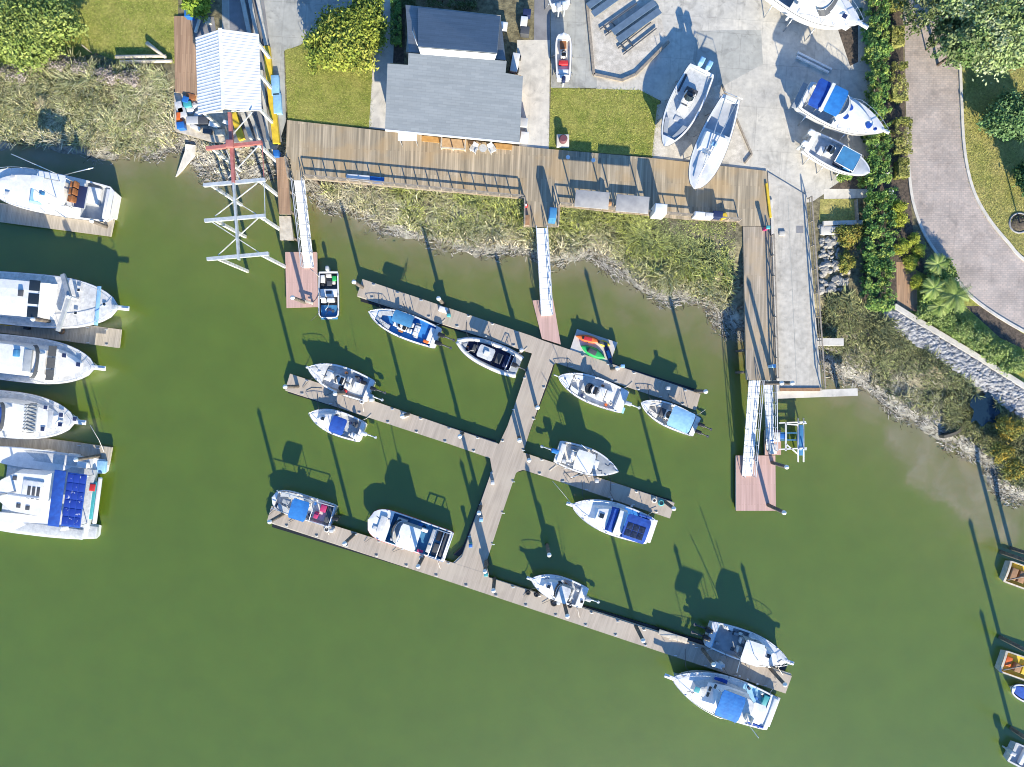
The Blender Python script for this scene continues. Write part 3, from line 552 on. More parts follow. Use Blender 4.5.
HED = [(.11, .22, .055), (.17, .28, .06), (.07, .14, .045), (.25, .31, .07), (.2, .3, .07)]
for k, (px, py, rx, ry, h, lb) in enumerate([(878, 20, .7, 3.2, 1.7, 'tall green hedge section at the bow of the topmost yacht'), (878, 82, .62, 3.3, 1.6, 'tall green hedge section beside the longest clipped shrub'),
    (878, 155, .8, 2.6, 1.6, 'tall dark hedge section behind the small boat with blue seats'), (879, 225, 1.1, 3.0, 1.5, 'dark leafy hedge section right of the pale boulders'), (879, 285, 1.0, 2.2, 1.5, 'leafy hedge section ending at the seawall corner')]):
    shrub(px, py, rx, ry, h, lb, HED, 90 + k, 'hedge', 'hedge', True, 230, 40, .11, 'tall hedge between the boat yard and the road', .2)
shrub(852, 234, 1.3, 1.0, 1.0, 'olive yellow bush between the boulders and the hedge', [(.25, .25, .05), (.3, .24, .05), (.16, .18, .04)], 101, nc=90)
shrub(848, 262, .7, .9, .9, 'low yellow bush at the edge of the boulders', [(.27, .25, .05), (.16, .18, .04)], 102, nc=50)
shrub(845, 175, .6, .45, .7, 'small green shrub in the brown corner bed below the boat with blue seats', HED, 103, nc=40)
shrub(872, 42, .9, 1.1, 1.3, 'broad leaved pale green plant at the hedge foot', [(.12, .28, .08), (.16, .34, .12)], 104, nc=26, per=12, size=.26)
shrub(396, 20, .45, 2.2, .8, 'dark shrub row in the bed along the clubhouse wall', HED, 105, box=True, nc=120)
shrub(440, -2, 3.4, .8, 1.0, 'grey green shrub mass behind the clubhouse', [(.10, .13, .05), (.16, .17, .10), (.06, .09, .03)], 106, box=True, nc=160)
for k, (px, py, rx, ry, h) in enumerate([(931, 310, 1.0, .75, 1.0), (945, 318, 1.1, .8, 1.0), (961, 329, 1.2, .85, 1.0), (979, 340, 1.2, .85, 1.0), (997, 351, 1.2, .85, 1.0), (1016, 364, 1.3, .85, 1.0)]):
    shrub(px, py, rx, ry, h, ['leafy shrub of the seawall row nearest the terrace', 'second shrub of the seawall row from the terrace', 'mid row shrub above the seawall under the palm shadow', 'rounded shrub above the seawall beside the purple mulch', 'shrub above the seawall close to the right edge', 'last shrub of the seawall row cut by the right edge'][k],
        [(.23, .30, .09), (.29, .35, .12), (.16, .23, .06)], 110 + k, nc=120, per=44, size=.1, group='shrubs along the seawall')
for k, (px, py, r, lb) in enumerate([(1012, 428, 1.3, 'ochre bush on the bank at the right edge'), (1004, 452, 1.0, 'small ochre bush on the bank below the larger one'), (1018, 470, 1.1, 'rusty yellow bush lowest on the right bank')]):
    shrub(px, py, r, r * .8, .9, lb, [(.34, .25, .04), (.22, .22, .05), (.14, .16, .04)], 120 + k, nc=70, group='ochre bushes on the right bank')
for k, (px, py, r, lb) in enumerate([(58, 63, 1.1, 'grey purple brush at the foot of the broad tree'), (80, 66, .9, 'dry grey brush beside the purple brush on the bank edge'), (104, 74, 1.1, 'grey brush on the bank right of the lone post'), (128, 76, .9, 'grey green brush below the long pale pole'), (14, 72, 1.3, 'grey brush at the left edge of the bank')]):
    shrub(px, py, r, r * .7, .9, lb, [(.30, .26, .24), (.38, .33, .30), (.22, .20, .15), (.24, .25, .12)], 140 + k, nc=60, per=34, group='grey brush along the west bank')
for k, (px, py, r, lb) in enumerate([(944, 270, 1.15, 'leafy bush tucked against the uppermost palm'), (947, 287, 1.35, 'fullest leafy bush in the middle of the palm cluster'), (938, 300, 1.1, 'leafy bush between the lower palms and the terrace')]):
    shrub(px, py, r, r, 1.3, lb, [(.22, .30, .07), (.29, .36, .10), (.14, .21, .05)], 160 + k, nc=110, per=40, size=.11, group='bushes of the palm cluster')
def palm(px, py, r, h, label, seed, nf=38):
    s0 = W(px, py, LAND + h); root = thing('palm', label, 'palm', (s0.x, s0.y, LAND)); g = random.Random(seed)
    MB().tube([(0, 0, -.1), (.04, 0, h * .5), (0, 0, h)], .17, 8, .13).build('trunk', 'bark', root, True)
    V = []; T = []
    for k in range(nf):
        a = k * 2.4 + g.random() * .3; el = g.uniform(-.25, .9); ln = r * g.uniform(.75, 1.1); pts = []
        for j in range(9):
            t = j / 8; pts.append(Vector((math.cos(a) * ln * t * math.cos(el * (1 - t * .6)), math.sin(a) * ln * t * math.cos(el * (1 - t * .6)), h + ln * (.75 * math.sin(el) * t - .42 * t * t))))
        sd_ = Vector((-math.sin(a), math.cos(a), 0)); c = np.array(g.choice([(.24, .32, .08), (.17, .25, .06), (.33, .40, .13)])) * g.uniform(.8, 1.2)
        for j in range(1, 9):
            p = pts[j]; d = (pts[j] - pts[j - 1]).normalized()
            for sgn in (-1, 1):
                for q in (0, .5):
                    b0 = p - d * q * ln / 8; l_ = ln * .27 * (1 - .6 * abs(j / 8 - .45)); tip = b0 + (sd_ * sgn * .8 + d * .7).normalized() * l_ - Vector((0, 0, l_ * .25)); u = d * .028
                    V.append([b0 - u, b0 + u, tip + u * .3, tip - u * .3]); T.append(c)
    cloud_mesh('fronds', 'leaf', np.array([[list(q) for q in f] for f in V]), np.array(T), 4, root); return root
palm(938, 264, 1.0, 1.6, 'spiky palm at the bend of the road, uppermost of its cluster', 1)
palm(934, 288, 1.1, 1.8, 'palm of the roadside cluster standing by the brown terrace', 2)
palm(955, 295, 1.6, 2.0, 'largest palm of the cluster, its fronds over the road edge', 3, 46)
palm(940, 306, 1.0, 1.4, 'lowest palm of the cluster in front of the seawall shrubs', 4)
# ---------------------------------------------------------------- timber boardwalk and pier
def deck(name, label, cat, px, z, m, th=.16, posts=(), fascia='timber', post_h=None):
    P = [(p.x, p.y) for p in WP(px, z)]; c = Vector((sum(p[0] for p in P) / len(P), sum(p[1] for p in P) / len(P), 0))
    root = thing(name, label, cat, c)
    MB().prism(P, z - .05, z).build('deck_boards', m, root)
    q = [(c.x + (p[0] - c.x) * .997, c.y + (p[1] - c.y) * .99) for p in P]
    MB().prism(q, z - .3, z - .053).build('joists', fascia, root)
    for x, y in posts:
        p = W(x, y, z); zz = float(ground_z(np.array([p.x]), np.array([p.y]))[0])
        MB().cyl(p.x, p.y, min(zz, 0) - .6 if zz < .3 else zz - .3, z - .3, .13, 8).build('post', 'pile', root)
    return root
bw = [(287, 120), (527, 147), (549, 149), (652, 158), (767, 171), (770, 226), (742, 226), (738, 222), (689, 220), (560.5, 206.5), (559, 227), (523.5, 227), (524, 199), (350, 182.5), (305, 178.5), (303, 180), (293, 180), (290, 158), (286, 157)]
deck('boardwalk', 'long weathered timber boardwalk between the lawns and the marsh', 'boardwalk', bw, DECK, 'board',
     posts=[(x, 181 + (x - 350) * .104) for x in range(312, 524, 26)] + [(527, 224), (555, 224)] + [(x, 206 + (x - 560) * .105) for x in range(575, 735, 26)])
deck('pier', 'straight timber pier running out from the boardwalk beside the concrete ramp', 'pier', [(743, 226.5), (770, 226.5), (775.5, 380), (746.5, 380)], DECK, 'pierboard',
     posts=[(745, y) for y in range(240, 380, 22)] + [(772, y) for y in range(240, 380, 22)])
deck('timber_walkway', 'narrow brown timber walkway stepping out between the boat hoist and the west gangway', 'walkway', [(276, 157), (287, 157), (290.5, 214), (279, 214)], DECK - .06, 'brownboard', posts=[(281, 190), (288, 190), (282, 210), (289, 210)])
deck('timber_step', 'lower timber step at the end of the narrow brown walkway', 'step', [(279, 216), (290.5, 216), (293.5, 240), (280, 240)], 2.1, 'palewood', posts=[(283, 236), (291, 236)])
deck('wooden_platform', 'brown wooden platform west of the white roofed shed', 'platform', [(174, 16), (189, 16), (200, 60), (200, 96), (175, 92)], DECK, 'brownboard')
deck('work_platform', 'low grey work platform at the shore under the clutter beside the shed', 'platform', [(174, 92), (240, 98), (240, 142), (212, 142), (175, 131)], 2.3, 'palewood', posts=[(180, 128), (210, 138)])
def railing(label, px, z, h=.92, step=1.12, m='timber', rails=(.5, .1), mid_w=.05, base=0.0, rz=None):
    P = [Vector((p.x, p.y, z)) for p in WP(px, z)]
    if rz is not None: P = [Vector((p.x, p.y, zz)) for p, zz in zip(P, rz)]
    c = sum(P, Vector()) / len(P); c.z = 0; root = thing('railing', label, 'railing', c)
    for a, b in zip(P[:-1], P[1:]):
        n = max(1, round((b - a).length / step))
        for i in range(n + 1):
            if i == n and b is not P[-1]: continue
            q = a.lerp(b, i / n); MB().box(q.x - .045, q.x + .045, q.y - .045, q.y + .045, q.z + base, q.z + h - .04).build('post', m, root)
        up = Vector((0, 0, 1))
        MB().bar(a + up * h, b + up * h, .13, .045).build('handrail', m, root)
        for r in rails: MB().bar(a + up * h * r, b + up * h * r, mid_w, .1).build('rail', m, root)
    return root
railing('timber railing along the marsh side between the west gangway and the middle gangway', [(306, 177.5), (349, 181.5), (523, 198)], DECK)
railing('short timber railing with two bends around the red jug by the middle gangway', [(524.5, 199.5), (524.5, 226)], DECK)
railing('timber railing along the marsh side of the boardwalk from the middle gangway to the pier', [(560, 205), (739, 221)], DECK)
railing('short timber railing behind the blue cabinet by the middle gangway', [(558, 226), (558, 207)], DECK)
railing('timber railing on the ramp side of the pier', [(770.5, 236), (775, 378)], DECK, step=1.9)
railing('short timber railing beside the top of the west gangway', [(287.5, 159), (291, 180)], DECK, step=1.0)
mb = MB(); a, b = W(766, 184, DECK), W(770, 218, DECK); mb.bar(a + Vector((0, 0, .22)), b + Vector((0, 0, .22)), .2, .2)
solo(mb, 'wheel_stop', 'yellow', 'yellow painted kerb timber at the corner of boardwalk and pier', 'kerb')
# concrete ramp on bents
P = [(p.x, p.y) for p in WP([(768, 172), (806, 195), (822, 391), (777, 391), (774, 280)], DECK)]
c = Vector((W(795, 290, 0).x, W(795, 290, 0).y, 0)); root = thing('concrete_ramp', 'broad grey concrete pier sloping off the boat yard beside the timber pier', 'ramp', c)
MB().prism(P, DECK - .35, DECK - .03).build('slab', add_wear(mat('ramp_concrete', (.55, .51, .435), .85, (.40, .375, .325), .5, (.25, .75), fine=.14, fscale=2.2), 0, .3, seed=7), root)
for (x0, x1, y) in [(776, 857, 395), (800, 843, 342), (800, 841, 286.5), (800, 834, 232)]:
    a, b = W(x0, y, 2.1), W(x1, y - (3 if y == 395 else 0), 2.1); MB().bar(a + Vector((0, 0, .15)), b + Vector((0, 0, .15)), .72, .6).build('cap_beam', 'concwhite', root)
    for q in (.12, .5, .9):
        p = a.lerp(b, q); MB().cyl(p.x, p.y, -1.5, 1.6, .2, 10).build('pile', 'conc', root)
for xa, xb in ((788, 797),):
    a, b = W(xa, 196, DECK), W(xb, 388, DECK); MB().bar(a - Vector((0, 0, .022)), b - Vector((0, 0, .022)), .05, .006).build('joint', 'concgrey', root)
for (xa, xb, w_) in ((776.5, 777.5, .24),):
    a, b = W(771, 200, DECK), W(777.5, 385, DECK); MB().bar(a + Vector((0, 0, .15)), b + Vector((0, 0, .15)), w_, .18).build('kerb', 'concwhite', root)
a, b = W(780, 389.5, DECK), W(820, 389.5, DECK); MB().bar(a + Vector((0, 0, .08)), b + Vector((0, 0, .08)), .3, .11).build('end_stop', 'brownwood', root)
railing('thin steel railing down the shore side of the concrete ramp', [(807.5, 199), (821, 388)], DECK - .03, h=1.0, step=2.2, m='timber', rails=(.5,), mid_w=.03)
p = W(800, 229.5, DECK); solo(MB().box(p.x - .33, p.x + .33, p.y - .33, p.y + .33, DECK - .028, DECK - .012), 'hatch_cover', 'asph', 'square dark hatch cover in the concrete ramp', 'hatch')
p = W(782, 233.5, DECK); solo(MB().rbox(p.x - .3, p.x + .3, p.y - .22, p.y + .22, DECK - .028, DECK + .12), 'floor_plate', 'conc', 'small raised grey plate on the concrete ramp', 'plate')
mb = MB(); [mb.bar(W(xa, ya, 3.1), W(xb, yb, 3.1), .08, .6) for xa, ya, xb, yb in ((857.5, 199, 858.5, 221),)]; solo(mb, 'garden_fence', 'timber', 'short dark timber fence closing the small grass patch', 'fence')
p = W(831, 231, LAND); solo(MB().rbox(p.x - 1.1, p.x + .9, p.y - .4, p.y + .4, LAND - .1, LAND + .32), 'concrete_block', 'concwhite', 'long pale concrete block beside the boulders', 'block')
a, b = W(822, 224, LAND), W(861, 223, LAND); solo(MB().bar(a + Vector((0, 0, .35)), b + Vector((0, 0, .35)), .42, .5), 'garden_wall', 'concwhite', 'low pale concrete wall below the small grass patch', 'wall')

# ---------------------------------------------------------------- clubhouse
c = W(455, 90, 0); c.z = 0; root = thing('clubhouse', 'clubhouse with broad grey blue shingle roof facing the boardwalk', 'building', c)
def roofpt(px, py, z): return W(px, py, z)
zE, zR, zN = 5.2, 6.9, 5.25
MB().prism([(p.x, p.y) for p in WP([(393, 70), (521, 82), (517, 135.5), (390, 123)], 3.5)], LAND - .1, 5.0).build('wall', mat('ochre_siding', (.50, .31, .13), .8, (.40, .24, .10), 2), root)
MB().prism([(p.x, p.y) for p in WP([(411, 12), (501, 22), (497, 66), (408, 58)], 3.5)], LAND - .1, 4.7).build('rear_wall', 'palewood', root)
def slab(mb, q, th=.14):
    q = [Vector(p) for p in q]; dn = Vector((0, 0, -th)); n = len(q)
    mb.add(q + [p + dn for p in q], [tuple(range(n)), tuple(range(2 * n - 1, n - 1, -1))] + [(i, n + i, n + (i + 1) % n, (i + 1) % n) for i in range(n)])
    return mb
f = lambda px, py: None
def south(px, py):          # height of the south slope where the pixel row looks
    e0 = 136 + (px - 455) * .097; r0 = 57 + (px - 455) * .09
    return zR + (zE - zR) * (py - r0) / (e0 - r0)
q = [(408.5, 53), (506.6, 61), (505.5, 73), (523, 76), (519.5, 142.5), (385, 129.5), (387.5, 63.5), (408, 65)]
slab(MB(), [roofpt(x, y, south(x, y)) for x, y in q]).build('south_roof', 'shingle', root)
q = [(405.7, 4.5), (500.6, 15.5), (505.5, 60.6), (408.8, 52.8)]
slab(MB(), [roofpt(405.5, 4.8, zN), roofpt(500.5, 15.8, zN), roofpt(505.7, 60, zR - .25), roofpt(408.8, 52, zR - .25)], .12).build('north_roof', 'shingle', root)
# raised middle bay of the north roof with its white ridge trim
q = [roofpt(418, 7.5, zN + .35), roofpt(500.3, 16.5, zN + .35), roofpt(497, 53, zR + .42), roofpt(418, 46.5, zR + .42)]
slab(MB(), q, .3).build('bay_roof', 'shingle', root)
a = [roofpt(418.5, 47.5, zR + .36), roofpt(496.5, 54.2, zR + .36), roofpt(494.5, 60, zR + .02), roofpt(420.5, 54, zR + .02)]
slab(MB(), a, .1).build('ridge_trim', mat('white_trim', (.78, .79, .78), .5), root)
mb = MB(); mb.bar(roofpt(385, 129.9, zE + .02), roofpt(519.5, 142.9, zE + .02), .14, .14); mb.build('gutter', 'white', root)
mb = MB(); mb.tube([roofpt(412.5, 31, 6), roofpt(417.5, 45, 6.9)], .05); mb.build('vent_pipe', 'white', root)
for xa, xb, hw in ((397, 410, 0), (447, 462, 1), (482, 500, 1)):
    p, q2 = W(xa, 123.7 + (xa - 390) * .097, 3.6), W(xb, 123.7 + (xb - 390) * .097, 3.6)
    fr = MB().bar(p + Vector((0, -.02, .9)), q2 + Vector((0, -.02, .9)), .1, 1.7).build('window', 'white', root)
    MB().bar(p.lerp(q2, .08) + Vector((0, -.075, .82)), p.lerp(q2, .92) + Vector((0, -.075, .82)), .02, 1.5).build('pane', 'glass', fr)
p = W(409, 138, 3.6); root = thing('canopy', 'small white flat canopy at the front wall of the clubhouse', 'canopy', (p.x, p.y, 0))
MB().rbox(p.x - .88, p.x + .88, p.y - .62, p.y + .95, 4.6, 4.72).build('top', 'white', root)
for sx in (-.75, .75): MB().cyl(p.x + sx, p.y - .5, DECK, 4.6, .04, 8).build('post', 'alu', root)
p = W(453.5, 144, 3.2); root = thing('wooden_porch', 'pale wooden stair landing with a rail against the clubhouse front', 'porch', (p.x, p.y, 0))
MB().prism([(x.x, x.y) for x in WP([(442, 138), (466, 140), (465, 149.5), (441.5, 147.5)], 3.0)], DECK, DECK + .35).build('landing', mat('porch_boards', (.55, .37, .20), .8, (.44, .29, .15), 3), root)
for xa, ya, xb, yb in ((441.5, 148.5, 465, 150.5), (441.5, 148.5, 442, 138), (465, 150.5, 466, 140)):
    a, b = W(xa, ya, 3.3), W(xb, yb, 3.3); MB().bar(a + Vector((0, 0, .35)), b + Vector((0, 0, .35)), .14, .06).build('rail', 'palewood', root)
for xa, ya in ((441.5, 148), (465, 150), (453, 149)): p = W(xa, ya, 3.3); MB().box(p.x - .05, p.x + .05, p.y - .05, p.y + .05, DECK + .35, 3.6).build('post', 'palewood', root)
for xa, xb, lb in ((422, 440, 'orange toned planter bench left of the wooden porch'), (494, 512, 'orange toned planter bench right of the grey patio chairs')):
    a, b = W(xa, 136 + (xa - 422) * .1, 2.9), W(xb, 136 + (xb - 422) * .1, 2.9)
    root = thing('bench', lb, 'bench', (a.lerp(b, .5).x, a.lerp(b, .5).y, 0))
    MB().bar(a + Vector((0, -.3, .2)), b + Vector((0, -.3, .2)), .5, .07).build('seat', mat('orange_boards', (.52, .30, .10), .7, (.42, .23, .07), 3), root)
    for q in (.1, .9): p = a.lerp(b, q); MB().box(p.x - .05, p.x + .05, p.y - .5, p.y - .1, DECK, 3.02).build('leg', 'timber', root)
def chair(px, py, rz, label, group):
    p = W(px, py, DECK + .4); root = thing('patio_chair', label, 'chair', (p.x, p.y, DECK), rz, group)
    MB().rbox(-.28, .28, -.28, .28, .36, .43, .03).build('seat', 'palegrey', root, True)
    MB().add([(-.28, -.28, .42), (.28, -.28, .42), (.26, -.5, .98), (-.26, -.5, .98), (-.28, -.24, .42), (.28, -.24, .42), (.26, -.46, 1.0), (-.26, -.46, 1.0)], [(0, 1, 2, 3), (7, 6, 5, 4), (0, 4, 5, 1), (1, 5, 6, 2), (2, 6, 7, 3), (3, 7, 4, 0)]).build('backrest', 'palegrey', root, True)
    for sx in (-1, 1):
        MB().box(sx * .3 - .05, sx * .3 + .05, -.3, .3, .56, .6).build('armrest', 'palegrey', root, True)
        for sy in (-.25, .25): MB().box(sx * .27 - .03, sx * .27 + .03, sy - .03, sy + .03, 0, .56).build('leg', 'palegrey', root, True)
chair(474, 149, 2.6, 'grey patio chair beside the wooden porch turned to the right', 'patio chairs at the clubhouse front')
chair(492, 149.5, -2.6 + math.pi * 2, 'grey patio chair left of the right planter bench', 'patio chairs at the clubhouse front')
p = W(483, 148, DECK + .5); root = thing('patio_table', 'small round grey patio table between the two patio chairs', 'table', (p.x, p.y, DECK))
MB().cyl(0, 0, .46, .5, .38, 18).build('top', 'palegrey', root, True); MB().cyl(0, 0, 0, .46, .05, 8).build('leg', 'alu', root, True)

# ---------------------------------------------------------------- white roofed shed and the boat hoist
zr = 6.4; c = W(228, 72, 0); c.z = 0; root = thing('open_shed', 'open shed with a ribbed white metal gable roof on white columns', 'shed', c)
LE = [W(195.5, 37.5, zr), W(198, 114.5, zr)]; RG = [W(220.4, 29, zr + 1.35), W(223.8, 109, zr + 1.35)]; RE = [W(258.8, 34, zr), W(261.4, 111, zr)]
for nm, E in (('west_roof', LE), ('east_roof', RE)):
    mb = MB(); slab(mb, [RG[0], RG[1], E[1], E[0]] if nm == 'west_roof' else [RG[1], RG[0], E[0], E[1]], .06)
    for i in range(25):
        t = i / 24 * .985 + .007; a, b = RG[0].lerp(RG[1], t), E[0].lerp(E[1], t); u = Vector((0, 0, .024)); mb.bar(a + u, b + u, .07, .05)
    mb.build(nm, 'white', root)
mb = MB(); mb.bar(RG[0] + Vector((0, .05, .1)), RG[1] + Vector((0, -.05, .1)), .34, .05); mb.build('ridge_cap', 'white', root)
for i, (x, y) in enumerate([(200, 42), (200, 75), (202, 111), (256, 40), (258, 72), (259, 108)]):
    p = W(x, y, zr); MB().box(p.x - .12, p.x + .12, p.y - .12, p.y + .12, LAND, zr - .05).build('column', 'oldwhite', root)
for x, y in ((228, 36), (228, 73), (229, 110)): a, b = W(x - 30, y + 2, zr - .1), W(x + 30, y - 1, zr - .1); MB().bar(a, b, .14, .25).build('tie_beam', 'oldwhite', root)
HZ = 7.2; struct('painted_shade_bed', [(228, -60), (256, -60), (270, 46), (282, 142), (232, 142)], L0 + .006, 'asph')  # dark sheet paints the shadow stripes between the pale strips
c = W(240, 200, 0); c.z = 0; root = thing('boat_hoist', 'tall white and faded red steel boat hoist frame standing over the water', 'hoist', c)
def beam(nm, a, b, za, zb, w_, h_, m): MB().bar(W(*a, za), W(*b, zb), w_, h_).build(nm, m, root)
beam('crossbeam', (203, 184.8), (264.5, 179.2), HZ, HZ, .3, .35, 'galv'); beam('crossbeam', (204, 220.3), (264.7, 215.3), HZ, HZ, .3, .35, 'galv'); beam('crossbeam', (206.5, 258.8), (268, 253.2), HZ, HZ, .3, .35, 'galv')
beam('crossbeam', (205.5, 148), (261.5, 142), HZ - .02, HZ - .02, .3, .35, 'redsteel')
beam('runway_beam', (229, 112), (233, 182.5), HZ + .2, HZ + .2, .26, .4, 'redsteel'); beam('runway_beam', (233, 182.5), (238, 259.5), HZ + .2, HZ + .2, .16, .4, 'galv')
for a, b in (((215, 216), (257, 183)), ((211, 186), (256, 214)), ((218, 255), (258, 218)), ((212, 222), (260, 253)), ((228, 178), (258, 146)), ((226, 150), (240, 180)), ((224, 144), (252, 112))):
    beam('brace', a, b, HZ - .1, HZ - .1, .08, .08, 'oldwhite')
beam('edge_tie', (264, 180), (265, 215), HZ - .05, HZ - .05, .06, .06, 'galv'); beam('edge_tie', (262, 143), (264, 179), HZ - .05, HZ - .05, .06, .06, 'redsteel')
for x, y, m_ in ((210.6, 184.5, 'oldwhite'), (258.8, 180, 'oldwhite'), (215, 220, 'oldwhite'), (259.6, 216, 'oldwhite'), (217.5, 258.4, 'oldwhite'), (260.8, 254.2, 'oldwhite'), (211.5, 147.6, 'oldwhite'), (257, 142.8, 'oldwhite')):
    p = W(x, y, HZ); z0 = float(ground_z(np.array([p.x]), np.array([p.y]))[0]); MB().box(p.x - .13, p.x + .13, p.y - .13, p.y + .13, min(z0, 0) - 1, HZ - .36).build('leg', m_, root)
p = W(232, 146, HZ); MB().rbox(p.x - .35, p.x + .3, p.y - .3, p.y + .4, HZ + .22, HZ + .6).build('trolley', 'redsteel', root)
# runway strips on the yard
for k, (a, b, m_, w_, lb) in enumerate([((236, -30), (252, 47), 'conc', .38, 'westernmost pale concrete strip under the shed'), ((244, -30), (259, 47), 'conc', .36, 'second pale concrete strip from the west under the shed'),
        ((252, -30), (266, 45), 'conc', .36, 'third pale concrete strip reaching out north of the shed'), ((266, 46), (276, 143), 'yellow', .62, 'yellow painted runway curb east of the shed'), ((261, 70), (268, 140), 'conc', .3, 'pale strip just inside the yellow runway curb'),
        ((232, 110), (241, 139), 'yellow', .6, 'short yellow painted curb south of the shed roof'), ((242, 112), (251, 138), 'conc', .38, 'pale strip right of the short yellow curb'), ((249, 112), (259, 138), 'conc', .34, 'second pale strip right of the short yellow curb')]):
    mb = MB(); mb.bar(W(*a, LAND + .45), W(*b, LAND + .45), w_, .45); solo(mb, 'runway_curb', m_, lb, 'curb', 'runway curbs by the boat shed')

# ---------------------------------------------------------------- floating docks
def float_dock(name, label, px, m, z=DOCK, cleats=(), cat='dock', edge='palewood', group=None):
    P = [(p.x, p.y) for p in WP(px, z)]; c = Vector((sum(p[0] for p in P) / len(P), sum(p[1] for p in P) / len(P), 0)); root = thing(name, label, cat, c, group=group)
    MB().prism(P, z - .06, z).build('deck_boards', m, root)
    q = [(c.x + (p[0] - c.x) * .999, c.y + (p[1] - c.y) * .98) for p in P]
    MB().prism(q, z - .3, z - .064).build('frame', edge, root)
    q = [(c.x + (p[0] - c.x) * .985, c.y + (p[1] - c.y) * .9) for p in P]
    MB().prism(q, -.35, z - .304).build('pontoon', 'black', root)
    for x, y in cleats:
        p = W(x, y, z); MB().rbox(p.x - .16, p.x + .16, p.y - .04, p.y + .04, z + .05, z + .1, .02).box(p.x - .05, p.x + .05, p.y - .03, p.y + .03, z, z + .06).build('cleat', 'galv', root)
    return root
along = lambda a, b, n, o=0: [(a[0] + (b[0] - a[0]) * (i + .5) / n, a[1] + (b[1] - a[1]) * (i + .5) / n + o) for i in range(n)]
float_dock('floating_dock', 'upper long floating dock between the black inflatable and the kayak float', [(362.4, 279), (532, 336), (543, 340.5), (700.5, 394), (696, 410.3), (556, 363), (552, 366), (532, 353.5), (357, 295.5)], 'dock', cleats=along((362, 281), (528, 336), 7) + along((358, 293), (528, 350.5), 6) + along((570, 351.5), (698, 395), 5) + along((560, 363), (694, 408), 6))
float_dock('floating_walkway', 'broad floating walkway joining the three finger docks', [(535, 345), (556, 352), (552, 367), (530, 430), (523.5, 451), (521, 469.5), (516, 473), (501, 517), (485.6, 564.5), (489, 578), (452, 566), (462, 556.5), (492, 470), (490, 458), (494, 442), (499, 444), (507.5, 426), (532, 353.5)], 'dock', DOCK - .008, cleats=along((530, 362), (464, 552), 6) + along((549, 372), (488, 560), 6))
float_dock('floating_dock', 'middle floating finger dock west of the walkway with the small blue topped boat', [(290, 373.7), (371, 400), (450, 427.5), (497.3, 443.5), (492, 459), (450, 444.3), (285, 390)], 'dock', cleats=along((293, 376), (492, 443), 7) + along((288, 389), (488, 456), 7))
float_dock('floating_dock', 'middle floating finger dock east of the walkway with the solar panelled cruiser', [(523.5, 452.5), (674.6, 503), (670, 518.5), (523, 469.5), (517.5, 471.5)], 'dock', cleats=along((530, 456), (672, 504), 6) + along((528, 470), (668, 516), 6))
float_dock('floating_dock', 'lowest and longest floating dock with the large flybridge yacht at its end', [(271.5, 506), (460.5, 565.2), (481.5, 572), (489, 577.5), (792, 676), (785.5, 693.5), (267, 521)], 'dock', cleats=along((275, 509), (460, 567), 8) + along((272, 521), (780, 690), 17) + along((500, 583), (788, 677), 11))
float_dock('kayak_float', 'small pale floating platform carrying the kayaks', [(577, 329), (617.5, 342.5), (609.5, 364), (570, 350)], mat('pale_float', (.56, .54, .50), .7, (.48, .46, .43), 2), .5)
float_dock('landing_float', 'reddish landing float at the foot of the middle gangway', [(532.6, 300.5), (553, 298.5), (560.8, 344.5), (542, 338.6)], 'pinkdock')
float_dock('landing_float', 'reddish landing float at the foot of the west gangway beside the small skiff', [(285.2, 252), (316.6, 252), (318, 307), (286.5, 308)], 'pinkdock', cleats=[(294, 299), (310, 299)])
float_dock('landing_float', 'reddish landing float at the foot of the pier gangway in open water', [(736, 455.5), (775.4, 455.5), (776, 510.8), (736, 510.8)], 'pinkdock')
float_dock('finger_pier', 'topmost west dock beside the yacht with the brown helm seat', [(-60, 187), (0, 203), (113.5, 219), (110, 236.5), (0, 222), (-60, 208)], 'dockl', cleats=along((30, 210), (108, 221), 4))
float_dock('finger_pier', 'middle west dock between the two large motor yachts', [(-60, 306), (0, 313.5), (120.5, 329.5), (118.5, 348), (0, 332.5), (-60, 324)], 'dockl', cleats=along((60, 324), (116, 331), 3) + along((60, 339), (116, 346), 3))
float_dock('finger_pier', 'lowest west dock beside the catamaran with kayaks and boards on it', [(-60, 424), (0, 432), (111.5, 447.5), (108.5, 465), (0, 452), (-60, 445)], 'dockl', cleats=along((70, 444), (108, 450), 2))
# gangways
def gangway(label, a0, a1, b0, b1, z0, z1, m='white'):
    """a0,a1: two corners at the top end; b0,b1: the matching corners at the bottom end"""
    A = [W(*a0, z0), W(*a1, z0)]; B = [W(*b0, z1), W(*b1, z1)]; c = (A[0] + A[1] + B[0] + B[1]) / 4; c.z = 0
    root = thing('gangway', label, 'gangway', c)
    slab(MB(), [A[0], A[1], B[1], B[0]], .1).build('deck', m, root)
    mb = MB()
    for i in range(1, 16): t = i / 16; mb.bar(A[0].lerp(B[0], t) + Vector((0, 0, .015)), A[1].lerp(B[1], t) + Vector((0, 0, .015)), .05, .02)
    mb.build('tread', 'palegrey', root)
    for q, r in ((A[0], B[0]), (A[1], B[1])):
        up = Vector((0, 0, 1.0)); MB().bar(q + up, r + up, .07, .05).build('handrail', 'alu', root); MB().bar(q + up * .5, r + up * .5, .04, .04).build('rail', 'alu', root)
        for i in range(7): p = q.lerp(r, i / 6); MB().box(p.x - .025, p.x + .025, p.y - .025, p.y + .025, p.z, p.z + .98).build('post', 'alu', root)
gangway('white aluminium gangway down from the middle of the boardwalk', (536, 228), (547, 228), (541, 316), (552.5, 315), DECK + .02, DOCK + .12)
gangway('white aluminium gangway at the west end of the boardwalk', (294, 180.5), (304.5, 180.5), (304, 268), (314, 267.5), DECK + .02, DOCK + .12)
